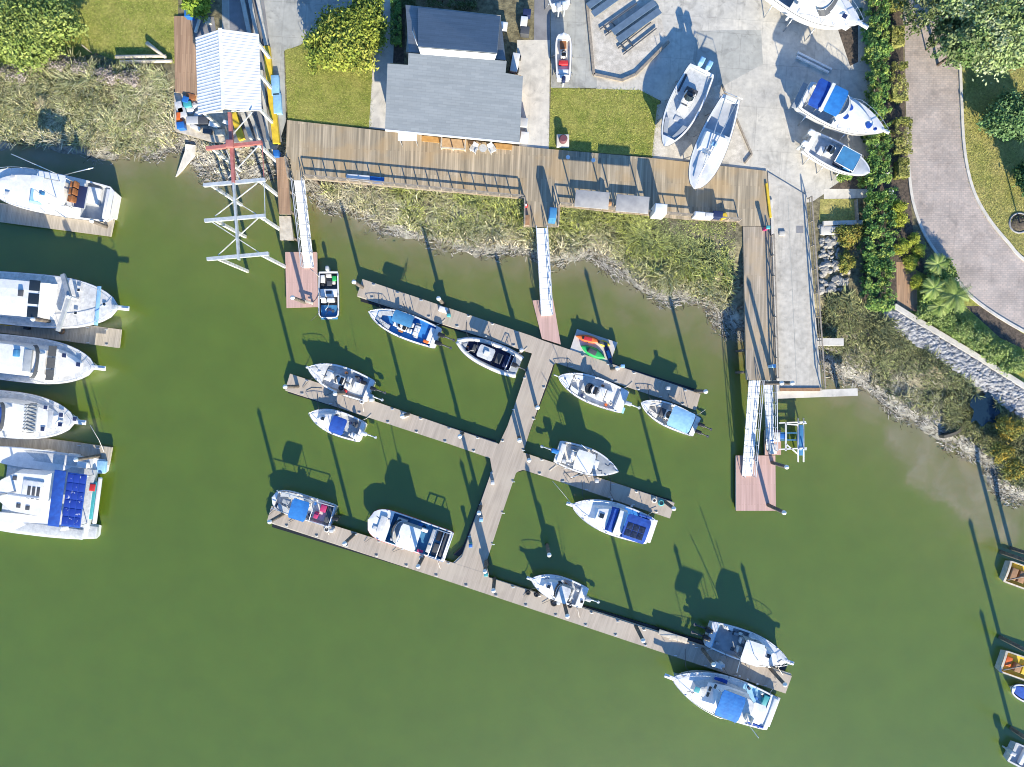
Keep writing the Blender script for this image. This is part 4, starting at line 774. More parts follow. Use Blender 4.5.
gangway('long white aluminium gangway from the end of the timber pier', (749, 380.5), (760.5, 380.5), (742, 476), (752.5, 476), DECK + .02, DOCK + .12)
gangway('grey aluminium gangway right of the white one at the end of the pier', (764, 380.5), (773, 380.5), (766.5, 450), (774, 450), DECK + .02, 1.0, 'galv')
# little boat lift
p = W(795, 440, .8); root = thing('boat_lift', 'empty white and blue jet ski lift floating beside the pier gangway', 'lift', (p.x, p.y, 0))
for x0, y0, x1, y1 in ((779, 423, 806, 422), (779, 449.5, 807, 448), (786, 422, 786, 451), (786, 424, 798, 425), (786, 444, 798, 454)): MB().bar(W(x0, y0, 1.1), W(x1, y1, 1.1), .12, .14).build('frame', 'white', root)
for x in (798, 803.5): MB().tube([W(x, 418, 1.0), W(x, 462, 1.0)], .09).build('bunk', 'alu', root)
p = W(800.8, 440, .9); MB().rbox(p.x - .22, p.x + .22, p.y - 1.5, p.y + 1.5, .7, 1.05).build('cradle', 'bluedeck', root)
for x, y in ((798.5, 423), (803.5, 423), (798.5, 449), (803.5, 449)): p = W(x, y, 1); MB().cyl(p.x, p.y, -1.5, 1.6, .07, 8).build('post', 'white', root)
p = W(783, 436, .9); MB().rbox(p.x - .45, p.x + .35, p.y - .3, p.y + .35, .35, 1.0).build('float', 'bluebin', root)
MB().bar(W(780, 433, 1.0), W(798, 433, 1.0), .1, .1).build('strut', 'bluedeck', root); MB().bar(W(780, 440, 1.0), W(798, 440, 1.0), .1, .1).build('strut', 'bluedeck', root)
for (px, py, m_, nm, lb) in ((770.5, 436.5, 'bluebin', 'dock_box', 'blue dock box beside the grey gangway'), (776.5, 437, 'concwhite', 'dock_box', 'pale dock box between the blue box and the jet ski lift'), (773, 449, 'cream', 'dock_box', 'beige dock box at the foot of the grey gangway')):
    p = W(px, py, 1.2); r = thing(nm, lb, 'dock box', (p.x, p.y, 0)); MB().rbox(p.x - .32, p.x + .32, p.y - .45, p.y + .45, .62, 1.15).build('body', m_, r); MB().rbox(p.x - .35, p.x + .35, p.y - .48, p.y + .48, 1.153, 1.25).build('lid', m_, r)
float_dock('service_float', 'small float carrying the dock boxes beside the pier gangway', [(765, 430), (781, 430), (781, 455), (765, 455)], 'pinkdock')

# pilings: base pixel at the water, height above water, label
def piling(px, py, h, label, r=.19):
    p = W(px, py, 0); root = thing('dock_piling', label, 'piling', (p.x, p.y, 0), group='pilings of the docks')
    MB().cyl(0, 0, -2.2, h, r, 12, r * .92).build('shaft', 'pile', root, True)
    MB().lathe(0, 0, [(r * 1.12, h - .02), (r * 1.12, h + .1), (.03, h + .34)], 12).build('cap', 'white', root, True)
for a in [(363.5, 288, 4.2, 'white capped piling at the west tip of the upper floating dock'), (443, 303.5, 4.2, 'piling on the north edge of the upper dock above the blue boat\'s engines'), (521, 352, 4.2, 'piling at the corner by the stern of the black inflatable'),
    (536, 406, 4.2, 'piling on the east edge of the walkway below its upper corner'), (519, 437, 4.0, 'piling on the walkway just above the middle finger docks'), (611, 369, 4.2, 'piling at the corner of the kayak float'), (694, 391, 4.2, 'piling at the east tip of the upper floating dock'),
    (299.5, 386.5, 4.4, 'piling at the west tip of the middle finger dock'), (346, 393, 4.3, 'piling beside the white open boat on the middle finger dock'), (409, 414, 4.3, 'piling on the bare north edge of the middle finger dock'), (463, 433, 4.2, 'piling on the middle finger dock nearest the walkway'),
    (528, 455.5, 4.2, 'piling where the east finger dock leaves the walkway'), (664, 501, 4.2, 'piling at the east tip of the middle finger dock'), (285, 513, 4.4, 'piling at the west tip of the lowest dock'), (355, 533.5, 4.3, 'piling between the two deck boats on the lowest dock'),
    (424, 555, 4.3, 'piling beside the stern of the larger deck boat'), (486.5, 560, 4.2, 'piling at the foot of the walkway on its east edge'), (481, 505, 4.2, 'piling on the west edge of the walkway above its foot'), (494.5, 578.5, 4.0, 'piling on the lowest dock just right of the walkway foot'),
    (564, 602, 4.2, 'piling beside the small white boat on the lowest dock'), (635, 624.5, 4.3, 'piling on the bare stretch of the lowest dock'), (701, 647, 4.3, 'piling at the stern of the walkaround boat'), (768, 666, 4.3, 'piling near the east tip of the lowest dock'),
    (547, 545, 4.0, 'lone piling standing in open water above the small white boat'), (306.5, 303, 4.4, 'piling in the corner of the west landing float'), (766, 504, 4.6, 'piling in the corner of the pier landing float'), (770, 462, 4.2, 'piling at the upper right corner of the pier landing float'),
    (755, 383, 6.9, 'tall piling at the left corner of the pier head'), (764.5, 383, 6.9, 'tall piling at the right corner of the pier head'), (103, 455, 4.3, 'piling at the tip of the lowest west dock'), (62, 323, 4.2, 'piling beside the grey boom of the large motor yacht'), (110, 228, 3.0, 'piling at the tip of the topmost west dock')]: piling(*a)
for a in [(1001, 552, 5.2, 'tall piling beside the topmost orange barge'), (1011, 548, 3.6, 'shorter piling just right of the tall one by the topmost orange barge'), (1000, 637, 5.0, 'piling beside the lower orange barge'), (1011, 728, 5.0, 'piling by the grey boat in the lower right corner')]: piling(*a, r=.2)
# ---------------------------------------------------------------- boats
class Boat:
    """hull lofted along its length; x forward from the transom, y to port, bow and stern given as pixels at gunwale height"""
    def __init__(s, name, label, bow, stern, beam, z0=0.0, h=(.75, 1.15), tr=.84, tm=.42, p=2.2, q=.75, gw=.16, sole=.3, well=(.05, .62), hull='gel', inner='palegrey', deckm='gel', group=None, cat='boat', stripe=None, draft=.35, deck_h=.06, rs=.05):
        s.rs = rs; zt = z0 + (h[0] + h[1]) / 2; B, S = W(*bow, zt), W(*stern, zt); d = B - S; s.L = d.length; s.ang = math.atan2(d.y, d.x); s.z0 = z0; s.h = h; s.beam = beam; s.tr, s.tm, s.p, s.q = tr, tm, p, q; s.S = S
        s.root = thing(name, label, cat, (S.x, S.y, z0), s.ang, group); N = 26; T = [i / N for i in range(N + 1)]; L = s.L
        mb = MB(); rings = []
        for t in T:
            b = s.hb(t); zs = s.zs(t); rake = .06 * L * t ** 6; k = -draft * (1 - t ** 4); g = max(.01, b - gw) if b > .02 else 0
            xx = t * L; row = [(xx - rake, 0, k), (xx - rake * .7, .8 * b, k + (.10 + .5 * t ** 3) * (zs - k)), (xx, b, zs - .08), (xx, b * .99, zs), (xx, g, zs + .01)]
            rings.append(row)
        n = 5
        for sg in (1, -1):
            vs = [(x, sg * y, z) for r in rings for x, y, z in r]; fs = []
            for i in range(N):
                for j in range(n - 1):
                    f = (i * n + j, i * n + j + 1, (i + 1) * n + j + 1, (i + 1) * n + j); fs.append(f if sg < 0 else f[::-1])
            mb.add(vs, fs, False)
        r = rings[0]; mb.add([(x, y, z) for x, y, z in r[:4]] + [(x, -y, z) for x, y, z in r[1:4]], [(0, 4, 5, 6, 3, 2, 1)])
        s.hull = mb.build('hull', hull, s.root, True)
        # side strake and rub rail
        mb = MB()
        for sg in (1, -1): mb.tube([(t * L, sg * (s.hb(t) + .012), s.zs(t) - .1) for t in T], .03, 5)
        mb.build('rub_rail', stripe or 'dark', s.root, True)
        s.gw = gw; s.sole = sole; s.well_t = well; i0, i1 = round(well[0] * N), round(well[1] * N); s.xw = (T[i0] * L, T[i1] * L)
        if i1 > i0:
            mb = MB(); vs = []; 
            for i in range(i0, i1 + 1):
                t = T[i]; g = max(.02, s.hb(t) - gw); z = s.zs(t) + .008; gs = max(.01, g - .05); vs += [(t * L, g, z), (t * L, gs, sole), (t * L, -gs, sole), (t * L, -g, z)]
            fs = []
            for i in range(i1 - i0):
                for j in range(3): fs.append((i * 4 + j, i * 4 + j + 1, i * 4 + j + 5, i * 4 + j + 4))
            k = (i1 - i0) * 4; fs += [(3, 2, 1, 0), (k, k + 1, k + 2, k + 3)]; mb.add(vs, fs); mb.build('cockpit', inner, s.root, True)
        for nm, a, b in (('foredeck', i1, N), ('afterdeck', 0, i0)):
            if b - a < 1: continue
            mb = MB(); vs = []
            for i in range(a, b + 1):
                t = T[i]; g = max(.01, s.hb(t) - gw); z = s.zs(t) + .008; vs += [(t * L, g, z), (t * L, g * .5, z + deck_h * .8), (t * L, 0, z + deck_h), (t * L, -g * .5, z + deck_h * .8), (t * L, -g, z)]
            fs = [(i * 5 + j, (i + 1) * 5 + j, (i + 1) * 5 + j + 1, i * 5 + j + 1)[::-1] for i in range(b - a) for j in range(4)]
            mb.add(vs, fs, True); mb.build(nm, deckm if nm == 'foredeck' else hull, s.root, True)
    def hb(s, t):
        B = s.beam / 2
        if s.rs and t < .05: B *= 1 - s.rs * (1 - t / .05) ** 2
        if t < s.tm: return B * (s.tr + (1 - s.tr) * math.sin(math.pi / 2 * t / s.tm))
        u = (t - s.tm) / (1 - s.tm); return max(.012, B * max(0, 1 - u ** s.p) ** s.q)
    def zs(s, t): return s.h[0] + (s.h[1] - s.h[0]) * t ** 1.8
    def at(s, px, py, z):
        """local place of what stands at height z over the boat's base where the pixel looks"""
        d = W(px, py, s.z0 + z) - s.S; c, n = math.cos(s.ang), math.sin(s.ang); return (d.x * c + d.y * n, -d.x * n + d.y * c)
    def box(s, name, x0, x1, y0, y1, z0, z1, m, b=.05, parent=None): return MB().rbox(x0, x1, y0, y1, z0, z1, b).build(name, m, parent or s.root, True)
    def slab(s, name, x0, x1, z0, z1, m, inset=.25, taper=.1, maxw=9, n=14, camber=.04, rake=(0, 0), parent=None, rnd=.0):
        """raised piece that follows the hull's outline between x0 and x1; its top drawn in by taper"""
        P = []; 
        for i in range(n + 1):
            x = x0 + (x1 - x0) * i / n; y = max(.03, min(s.hb(min(1, max(0, x / s.L))) - inset, maxw)); e = min(i, n - i) / n
            if rnd and e < .2: y *= 1 - rnd * (1 - (e / .2)) ** 2
            P.append((x, y))
        cx = (x0 + x1) / 2; lo_ = P; hi = [(x0 + rake[0] + (x - x0) * ((x1 - rake[1]) - (x0 + rake[0])) / (x1 - x0), max(.02, y - taper)) for x, y in P]
        vs = []
        for (x, y), (X_, Y_) in zip(lo_, hi): vs += [(x, y, z0), (X_, Y_, z1), (X_, Y_ * .5, z1 + camber * .8), (X_, 0, z1 + camber), (X_, -Y_ * .5, z1 + camber * .8), (X_, -Y_, z1), (x, -y, z0)]
        fs = [(i * 7 + j, i * 7 + j + 1, (i + 1) * 7 + j + 1, (i + 1) * 7 + j) for i in range(n) for j in range(6)]
        fs += [tuple(range(6, -1, -1)), tuple(n * 7 + j for j in range(7))]; fs += [(i * 7, (i + 1) * 7, (i + 1) * 7 + 6, i * 7 + 6) for i in range(n)]
        return MB().add(vs, fs).build(name, m, parent or s.root, True)
    def top(s, x0, x1, hw, z, m, name='hardtop', posts=True, th=.07, y0=0, arch=.08, post_m='steel', in_=.12, foot=None):
        """flat or slightly arched top on four posts"""
        n = 8; vs = []
        for i in range(n + 1):
            y = -hw + 2 * hw * i / n; zz = z + arch * (1 - (y / hw) ** 2); c = .12 if i in (0, n) else 0
            vs += [(x0 + c, y0 + y, zz), (x1 - c, y0 + y, zz), (x1 - c, y0 + y, zz + th), (x0 + c, y0 + y, zz + th)]
        fs = [(i * 4 + j, i * 4 + (j + 1) % 4, (i + 1) * 4 + (j + 1) % 4, (i + 1) * 4 + j) for i in range(n) for j in range(4)] + [(0, 3, 2, 1)[::-1], tuple(n * 4 + j for j in range(4))[::-1]]
        o = MB().add(vs, fs).build(name, m, s.root, True)
        if posts:
            for x in (x0 + in_, x1 - in_):
                for y in (-hw * .82, hw * .82): MB().tube([(x, y0 + y * (foot or 1), s.sole), (x, y0 + y, z + .03)], .03, 6).build('post', post_m, s.root, True)
        return o
    def screen(s, xc, hw, depth, z0, z1, rake, m='glass', name='windshield', n=10, th=.03, frame=None):
        pt = lambda a, z, k, o: (xc - k + depth * math.cos(a) * (1) - o * math.cos(a), (hw - o) * math.sin(a), z); A = [-math.pi / 2 + math.pi * i / n for i in range(n + 1)]; vs = []
        for a in A: vs += [pt(a, z0, 0, 0), pt(a, z1, rake, .05), pt(a, z1, rake, .05 + th), pt(a, z0, 0, th)]
        fs = [(i * 4 + j, i * 4 + (j + 1) % 4, (i + 1) * 4 + (j + 1) % 4, (i + 1) * 4 + j) for i in range(n) for j in range(4)]
        o = MB().add(vs, fs).build(name, m, s.root, True)
        if frame: MB().tube([pt(a, z1 + .02, rake, .06) for a in A], .035, 5).build('screen_frame', frame, s.root, True)
        return o
    def rail(s, t0=.62, h=.5, inset=.1, m='steel', pulpit=0, n=16):
        L = s.L; mb = MB(); pts = []
        for i in range(n + 1): t = t0 + (.995 - t0) * i / n; pts.append((t * L, max(.05, s.hb(t) - inset), s.zs(t) + h * min(1, i / 3 + .05)))
        pts += [(x, -y, z) for x, y, z in pts[::-1]]; mb.tube(pts, .022, 5)
        for i in list(range(1, n, 3)): 
            for sg in (1, -1): x, y, z = pts[i]; mb.tube([(x, sg * y, s.zs(x / L)), (x, sg * y, z)], .018, 4)
        mb.build('bow_rail', m, s.root, True)
    def pulpit(s, l=.9, w_=.34, m='gel'):
        z = s.zs(1); o = s.box('bow_pulpit', s.L - .35, s.L + l, -w_ / 2, w_ / 2, z - .06, z + .04, m, .05); s.box('anchor_roller', s.L + l * .3, s.L + l * .95, -.05, .05, z + .045, z + .12, 'galv', .02, o); return o
    def motor(s, y=0, m='black', tilt=True, x=0.0, sc_=1.0, z=None):
        z = s.h[0] + .1 if z is None else z; mb = MB(); k = sc_
        mb.rbox(x - .35 * k, x + .05, y - .14 * k, y + .14 * k, z - .55, z + .1, .04)
        if tilt: mb.tube([(x - .25 * k, y, z + .1), (x - .75 * k, y, z - .05), (x - 1.3 * k, y, z - .12)], .10 * k, 7, .06 * k); mb.rbox(x - 1.5 * k, x - 1.02 * k, y - .04, y + .04, z - .26, z + .02, .02); mb.cyl(x - 1.48 * k, y, z - .2, z - .08, .16 * k, 8)
        else: mb.rbox(x - .5 * k, x - .2 * k, y - .07, y + .07, -.5, z + .1, .03)
        o = mb.build('outboard_motor', 'galv' if m != 'black' else 'dark', s.root, True)
        v = MB(); cx = x - .28 * k
        if tilt: v.rbox(cx - .28 * k, cx + .42 * k, y - .21 * k, y + .21 * k, z + .1, z + .55 * k, .13, 3)
        else: v.rbox(cx - .36 * k, cx + .26 * k, y - .21 * k, y + .21 * k, z + .05, z + .62 * k, .13, 3)
        v.build('cowling', m, o, True)
    def seat(s, x, y, w_=.5, l=.5, z=None, m='gel', back=True, name='seat', rev=False):
        z = s.sole if z is None else z; o = s.box(name, x - l / 2, x + l / 2, y - w_ / 2, y + w_ / 2, z, z + .48, m, .06)
        if back: s.box('backrest', x - l / 2 - .1, x - l / 2 + .04, y - w_ / 2, y + w_ / 2, z + .4, z + .9, m, .05, o)
        return o
    def hatch(s, x, y, w_=.5, z=None, m='glass', l=None): 
        z = s.zs(min(1, x / s.L)) + .06 if z is None else z; o = s.box('hatch', x - (l or w_) / 2, x + (l or w_) / 2, y - w_ / 2, y + w_ / 2, z, z + .05, 'gel', .02); s.box('hatch_lens', x - (l or w_) / 2 + .05, x + (l or w_) / 2 - .05, y - w_ / 2 + .05, y + w_ / 2 - .05, z + .052, z + .07, m, .01, o)
    def console(s, x, w_=.9, l=.8, h_=1.05, m='gel', screen=True, y=0, wheel=True):
        o = s.box('console', x - l / 2, x + l / 2, y - w_ / 2, y + w_ / 2, s.sole, s.sole + h_, m, .12)
        if screen: s.screen(x + l * .15, w_ * .46, l * .35, s.sole + h_ - .02, s.sole + h_ + .38, .22)
        if wheel: s.box('dashboard', x - l / 2 - .02, x - l / 2 + .3, y - w_ * .38, y + w_ * .38, s.sole + h_ + .003, s.sole + h_ + .07, 'black', .03, o); MB().torus(x - l / 2 - .06, y, s.sole + h_ - .05, .17, .025, 12, 5).build('steering_wheel', 'black', o, True)
    def pad(s, name, x0, x1, m='cream', inset=.35, z=None, th=.12, maxw=9, taper=.05): z = s.sole if z is None else z; return s.slab(name, x0, x1, z, z + th, m, inset, taper, maxw, camber=.01)
    def benches(s, x0, x1, m='cream', w_=.42, h_=.42):
        for sg in (1, -1):
            vs = []; n = 8
            for i in range(n + 1):
                x = x0 + (x1 - x0) * i / n; y = max(.1, s.hb(x / s.L) - s.gw - .07); yi = max(.03, y - w_); vs += [(x, sg * y, s.sole), (x, sg * y, s.sole + h_), (x, sg * yi, s.sole + h_), (x, sg * yi, s.sole)]
            fs = [(i * 4 + j, i * 4 + j + 1, (i + 1) * 4 + j + 1, (i + 1) * 4 + j) for i in range(n) for j in range(3)] + [(0, 1, 2, 3), tuple(n * 4 + j for j in (3, 2, 1, 0))]
            MB().add(vs, fs).build('bow_bench', m, s.root, True)
    def rods(s, pts, m='steel', r=.03, name='rod_holder'):
        mb = MB(); [mb.tube(p, r, 5) for p in pts]; return mb.build(name, m, s.root, True)
    def fenders(s, ts, sg):
        for t in ts: MB().rbox(t * s.L - .12, t * s.L + .12, sg * (s.hb(t) + .12) - .11, sg * (s.hb(t) + .12) + .11, .1, .65, .1, 3).build('fender', 'white', s.root, True)
BOATS = []; SHADE_PANELS = []
G1 = 'boats along the floating docks'; G2 = 'boats stored ashore in the yard'; G3 = 'large yachts at the west docks'

b = Boat('skiff', 'small square ended skiff with a blue bow deck beside the reddish landing float', (328.7, 319), (328.2, 271.5), 2.05, h=(.62, .72), tr=.95, tm=.7, p=7, q=.5, sole=.2, well=(.04, .96), inner='dark', gw=.12, group=G1)
b.rodsok = False; b.fend = 0; BOATS.append(b)
b.box('bow_deck', 3.3, 4.7, -.82, .82, .2, .5, 'bluedeck'); b.box('hatch', 3.6, 3.9, -.25, .25, .505, .53, 'navy', .01); b.box('bench', 1.7, 2.5, -.85, .85, .2, .58, 'gel'); b.box('bench_lid', 1.9, 2.2, -.3, .3, .585, .61, 'dark', .01)
b.box('console', 2.6, 3.05, -.1, .6, .2, .95, 'gel', .1); b.seat(2.9, -.5, .5, .4); b.box('tank', .4, .9, .35, .75, .2, .55, 'green', .05); b.box('cooler', .3, 1.1, -.8, -.4, .2, .6, 'gel', .06); b.box('crate', .9, 1.4, -.2, .3, .2, .45, 'dark', .03); b.box('stern_seat', .2, .55, -.25, .25, .2, .6, 'cream', .05); b.motor(0, 'gelgrey', False, sc_=.8)

b = Boat('center_console_boat', 'open fishing boat with bright blue floor and two black tilted outboards', (369, 312), (438, 338.5), 2.55, sole=.5, well=(.07, .88), inner='skyblue', group=G1, p=2.4)
b.rodsok = True; b.fend = 0; BOATS.append(b)
b.console(3.7, .9, .9, .85, y=.1); b.box('leaning_post', 2.0, 2.5, -.5, .6, .5, 1.15, 'gel', .08); b.seat(4.4, 0, .8, .5, back=False, name='console_seat'); b.top(2.7, 4.7, .6, 2.2, 'bluedeck', 'canvas_top', y0=-.55); b.benches(4.9, 6.4, 'palegrey'); b.pad('bow_cushion', 6.0, 6.6, 'palegrey', .25, .75)
for y in (-.42, .42): b.motor(y, 'black', True)
b.box('transom_bench', .55, 1.1, -.8, .8, .32, .75, 'gel'); b.rods([[(2.3, y, 2.4), (1.7, y * 1.05, 3.1)] for y in (-.6, -.2, .2, .6)]); b.rail(.75, .3)
for y in (-.3, .3): b.seat(2.95, y, .45, .4)

b = Boat('inflatable_boat', 'dark interior inflatable boat with pale grey tubes beside the walkway corner', (457, 341), (519, 367), 2.75, h=(.72, .95), tr=.82, tm=.3, p=2.6, q=.62, gw=.42, sole=.3, well=(.1, .93), inner='navy', hull='greycanvas', group=G1, stripe='dark')
b.rodsok = False; b.fend = 0; BOATS.append(b)
for sg in (1, -1): MB().tube([(t * b.L, sg * max(.05, b.hb(t) - .22), b.zs(t) - .12) for t in [i / 24 for i in range(25)]], .26, 10, .2).build('tube', 'gelworn', b.root, True)
b.console(3.4, .9, 1.1, 1.0, 'gelgrey'); b.top(2.7, 4.3, .62, 1.9, 'palegrey', 'hardtop', arch=.03); b.box('radome', 3.2, 3.7, -.25, .25, 2.02, 2.15, 'gel', .1); b.seat(2.2, .0, 1.0, .5, m='dark'); b.seat(1.4, 0, 1.2, .45, m='navy', name='bench')
b.motor(.0, 'black', True, x=.75); b.rods([[(.8, -.8, .6), (.8, -.8, 1.6), (.8, .8, 1.6), (.8, .8, .6)], [(1.2, -.8, .6), (1.2, -.8, 1.6), (1.2, .8, 1.6), (1.2, .8, .6)], [(.8, -.8, 1.6), (1.2, -.8, 1.6)], [(.8, .8, 1.6), (1.2, .8, 1.6)]], name='roll_bar'); b.box('locker', 4.6, 5.0, -.4, .4, .3, .7, 'dark'); b.box('bow_step', 5.6, 6.3, -.45, .45, .3, .75, 'greycanvas')

b = Boat('center_console_boat', 'clean white open fishing boat beside the kayak float', (558, 376.5), (625.5, 402.5), 2.75, sole=.58, well=(.1, .80), inner='gelworn', deckm='gel', group=G1)
b.rodsok = True; b.fend = 0; BOATS.append(b)
b.console(3.55, 1.0, .9, .95); b.screen(3.9, .55, .4, 1.3, 1.7, .25); b.box('leaning_post', 2.2, 2.9, -.6, .6, .4, 1.2, 'gel', .1); b.box('cooler_seat', 1.5, 2.1, -.55, .55, .4, .95, 'gel', .06); b.box('console_cushion', 4.1, 4.6, -.4, .4, .4, .85, 'palegrey'); b.benches(4.7, 5.6, 'gel'); b.hatch(6.4, 0, .22); b.motor(0, 'gelgrey', True); b.box('swim_platform', -.25, .3, .5, 1.1, .5, .6, 'ltblue', .03); b.box('livewell', .55, .95, -.9, .9, .4, .78, 'palegrey'); b.rail(.78, .25); b.rods([[(7.2, 0, 1.15), (7.6, .0, 1.25)]], 'gel', .06, 'anchor_roller')

b = Boat('center_console_boat', 'white open boat with pale blue canvas top at the east tip of the upper dock', (640.5, 402.5), (697.5, 427.5), 2.4, sole=.52, well=(.08, .86), inner='palegrey', group=G1)
b.rodsok = True; b.fend = 0; BOATS.append(b)
b.console(3.1, .9, .8, 1.0); b.top(.95, 3.25, 1.02, 2.15, 'ltblue', 'canvas_top', arch=.12, foot=.95); b.seat(3.75, 0, .8, .5, back=False, m='dark', name='console_seat'); b.benches(4.1, 5.3, 'cream'); b.box('transom_bench', .6, 1.0, -.7, .7, .32, .75, 'navy')
for y in (-.38, .38): b.motor(y, 'black', True, sc_=.9)
b.rail(.72, .3)

b = Boat('center_console_boat', 'white open fishing boat moored on the north side of the middle finger dock', (308.5, 367.5), (370.5, 391.5), 2.75, sole=.58, well=(.07, .72), inner='palegrey', deckm='gelworn', group=G1)
b.rodsok = True; b.fend = 0; BOATS.append(b)
b.pulpit(.2, .26); b.console(3.2, .9, .9, 1.0); b.seat(2.4, .35, .5, .45); b.seat(2.4, -.35, .5, .45); b.box('cuddy_seat', 4.1, 4.75, -.55, .55, .4, .95, 'gel'); b.box('cushion', 4.2, 4.7, -.4, .4, .96, 1.02, 'palegrey'); b.box('bait_station', 1.3, 1.8, -.4, .5, .4, 1.05, 'gel'); b.box('cooler', 1.2, 1.7, -1.0, -.6, .4, .75, 'navy', .06); b.box('tackle_box', 2.2, 2.5, .75, 1.0, .4, .8, 'red', .04)
for y in (-.38, .38): b.motor(y, 'black' if y < 0 else 'gelgrey', True, sc_=.9)
b.rail(.7, .35); b.hatch(5.4, 0, .3, m='palegrey')

b = Boat('cuddy_boat', 'small white boat with a square blue canopy south of the middle finger dock', (310, 413), (362.5, 432.8), 2.45, sole=.52, well=(.06, .55), inner='palegrey', group=G1, p=2.3)
b.rodsok = False; b.fend = 0; BOATS.append(b)
b.slab('cuddy', 3.1, 4.9, .95, 1.35, 'gel', .35, .12, rake=(.05, .5)); b.hatch(4.05, 0, .42, 1.39); b.screen(2.85, .9, .55, 1.05, 1.55, .3, frame='gel'); b.top(1.55, 3.0, .82, 2.15, 'blue', 'canopy', arch=.1)
b.seat(.8, .55, .5, .45); b.seat(1.0, -.5, .45, .45, m='dark'); b.box('stern_box', .15, .5, -.95, -.35, .35, .85, 'gel'); b.box('stern_box', .15, .5, .35, .95, .35, .85, 'gel'); b.motor(0, 'gel', True, sc_=.9); b.rail(.6, .4)

b = Boat('center_console_boat', 'fishing boat with grey covered foredeck and white hardtop pointing right', (618.5, 471.5), (557, 451.5), 2.7, sole=.55, well=(.08, .62), inner='cream', deckm='greycanvas', group=G1, q=.85, p=2.0)
b.rodsok = True; b.fend = 0; BOATS.append(b)
b.console(2.7, .9, .8, 1.0); b.top(1.75, 3.6, .98, 2.45, 'gel', 'hardtop', arch=.06); SHADE_PANELS.append((b, 2.4, 3.5, .85, 1.0, 2.4)); b.seat(4.05, -.05, .9, .5, m='gel', back=False, name='console_seat'); b.box('leaning_post', 1.4, 1.8, -.5, .5, .4, 1.1, 'gel'); b.box('transom_box', .2, .7, -.95, .95, .4, .95, 'gel'); b.box('live_bait_well', .75, 1.2, -.9, -.5, .4, .9, 'palegrey')
b.motor(0, 'skyblue', True, sc_=1.05); b.rods([[(1.8, y, 2.5), (1.1, y, 3.2)] for y in (-.7, -.25, .25, .7)] + [[(3.3, sg * .9, 2.5), (1.6, sg * 1.6, 5.0)] for sg in (1, -1)])

b = Boat('cabin_cruiser', 'white cabin cruiser with dark solar panels on a blue canopy', (571.5, 504.5), (651, 532), 3.25, h=(1.0, 1.45), sole=.5, well=(.04, .40), inner='skyblue', group=G1, p=2.1)
b.rodsok = False; b.fend = -1; BOATS.append(b)
b.pulpit(.55, .35); b.slab('cabin', 2.9, 6.6, 1.15, 1.75, 'gel', .42, .18, rake=(0, .9)); b.hatch(5.2, 0, .55, 1.8); b.slab('windshield_cover', 3.75, 4.5, 1.7, 2.1, 'blue', .38, .12, rake=(.1, .25)); b.slab('radar_arch', 3.0, 3.75, 1.7, 2.3, 'gel', .3, .15, camber=.08)
b.top(.6, 2.95, 1.2, 2.5, 'blue', 'canopy', arch=.1, foot=1.0); 
for i in range(3):
    for j in range(2): b.box('solar_panel', .95 + i * .62, 1.53 + i * .62, -.42 + j * .68, .22 + j * .68, 2.64, 2.68, 'solar', .01)
b.box('transom_lid', .05, .5, -1.2, 1.2, .5, 1.06, 'gel'); b.box('side_cover', .3, 1.6, -1.35, -1.15, 1.02, 1.12, 'blue', .03); b.box('swim_platform', -.5, .05, -1.2, 1.2, .3, .4, 'gel', .05); b.rail(.5, .5)

b = Boat('deck_boat', 'deck boat with blue canopy and magenta seats at the west end of the lowest dock', (271.8, 497.5), (333.5, 516.5), 2.35, h=(.85, .9), tr=.97, tm=.6, p=3.0, q=.5, sole=.45, well=(.04, .92), inner='gelworn', hull='alu', group=G1, gw=.07, stripe='gel')
b.rodsok = False; b.fend = 0; BOATS.append(b)
b.top(2.25, 3.95, .98, 2.35, 'skyblue', 'canopy', arch=.06); b.benches(4.1, 5.6, 'palegrey', .5); b.pad('bow_table', 4.6, 5.3, 'greycanvas', .8, .7, .05); b.console(2.9, .6, .6, .9, y=-.5); b.box('bench', .9, 1.5, -.8, -.1, .45, .9, 'magenta'); b.box('seat_cushion', 1.5, 1.9, .1, .7, .45, .95, 'magenta'); b.box('bench', .3, .8, -.8, .8, .45, .9, 'dark'); b.motor(0, 'black', False); b.rods([[(.1, -1.05, .9), (.1, -1.05, 1.35), (6.0, -.9, 1.35), (6.0, -.9, .9)], [(.1, 1.05, .9), (.1, 1.05, 1.35), (6.0, .9, 1.35), (6.0, .9, .9)], [(.1, -1.05, 1.35), (.1, 1.05, 1.35)], [(2.1, -1.05, 1.35), (2.1, 1.05, 1.35)]], 'gel', .035, 'guard_rail')
b = Boat('deck_boat', 'large deck boat with blunt white bow and red edge stripe on the lowest dock', (368, 519.5), (449, 547.5), 3.2, h=(.95, 1.15), tr=.97, tm=.66, p=3.6, q=.5, sole=.5, well=(.04, .72), inner='bluedeck', group=G1, gw=.12, stripe='red')
b.rodsok = False; b.fend = 0; BOATS.append(b)
b.screen(5.5, 1.15, .5, 1.1, 1.75, .35, frame='gel'); b.slab('cabin_side', 4.7, 5.7, .5, 1.3, 'palegrey', .35, .1); b.top(3.0, 5.0, 1.15, 2.6, 'gel', 'hardtop', arch=.05); SHADE_PANELS.append((b, 3.1, 4.95, 1.05, 1.0, 2.55)); b.console(4.3, .8, .7, 1.0, y=-.4); b.seat(3.5, .0, .6, .5); b.seat(3.4, .75, .5, .5); b.box('table', 2.5, 3.6, -.95, -.6, .5, .95, 'gel', .05)
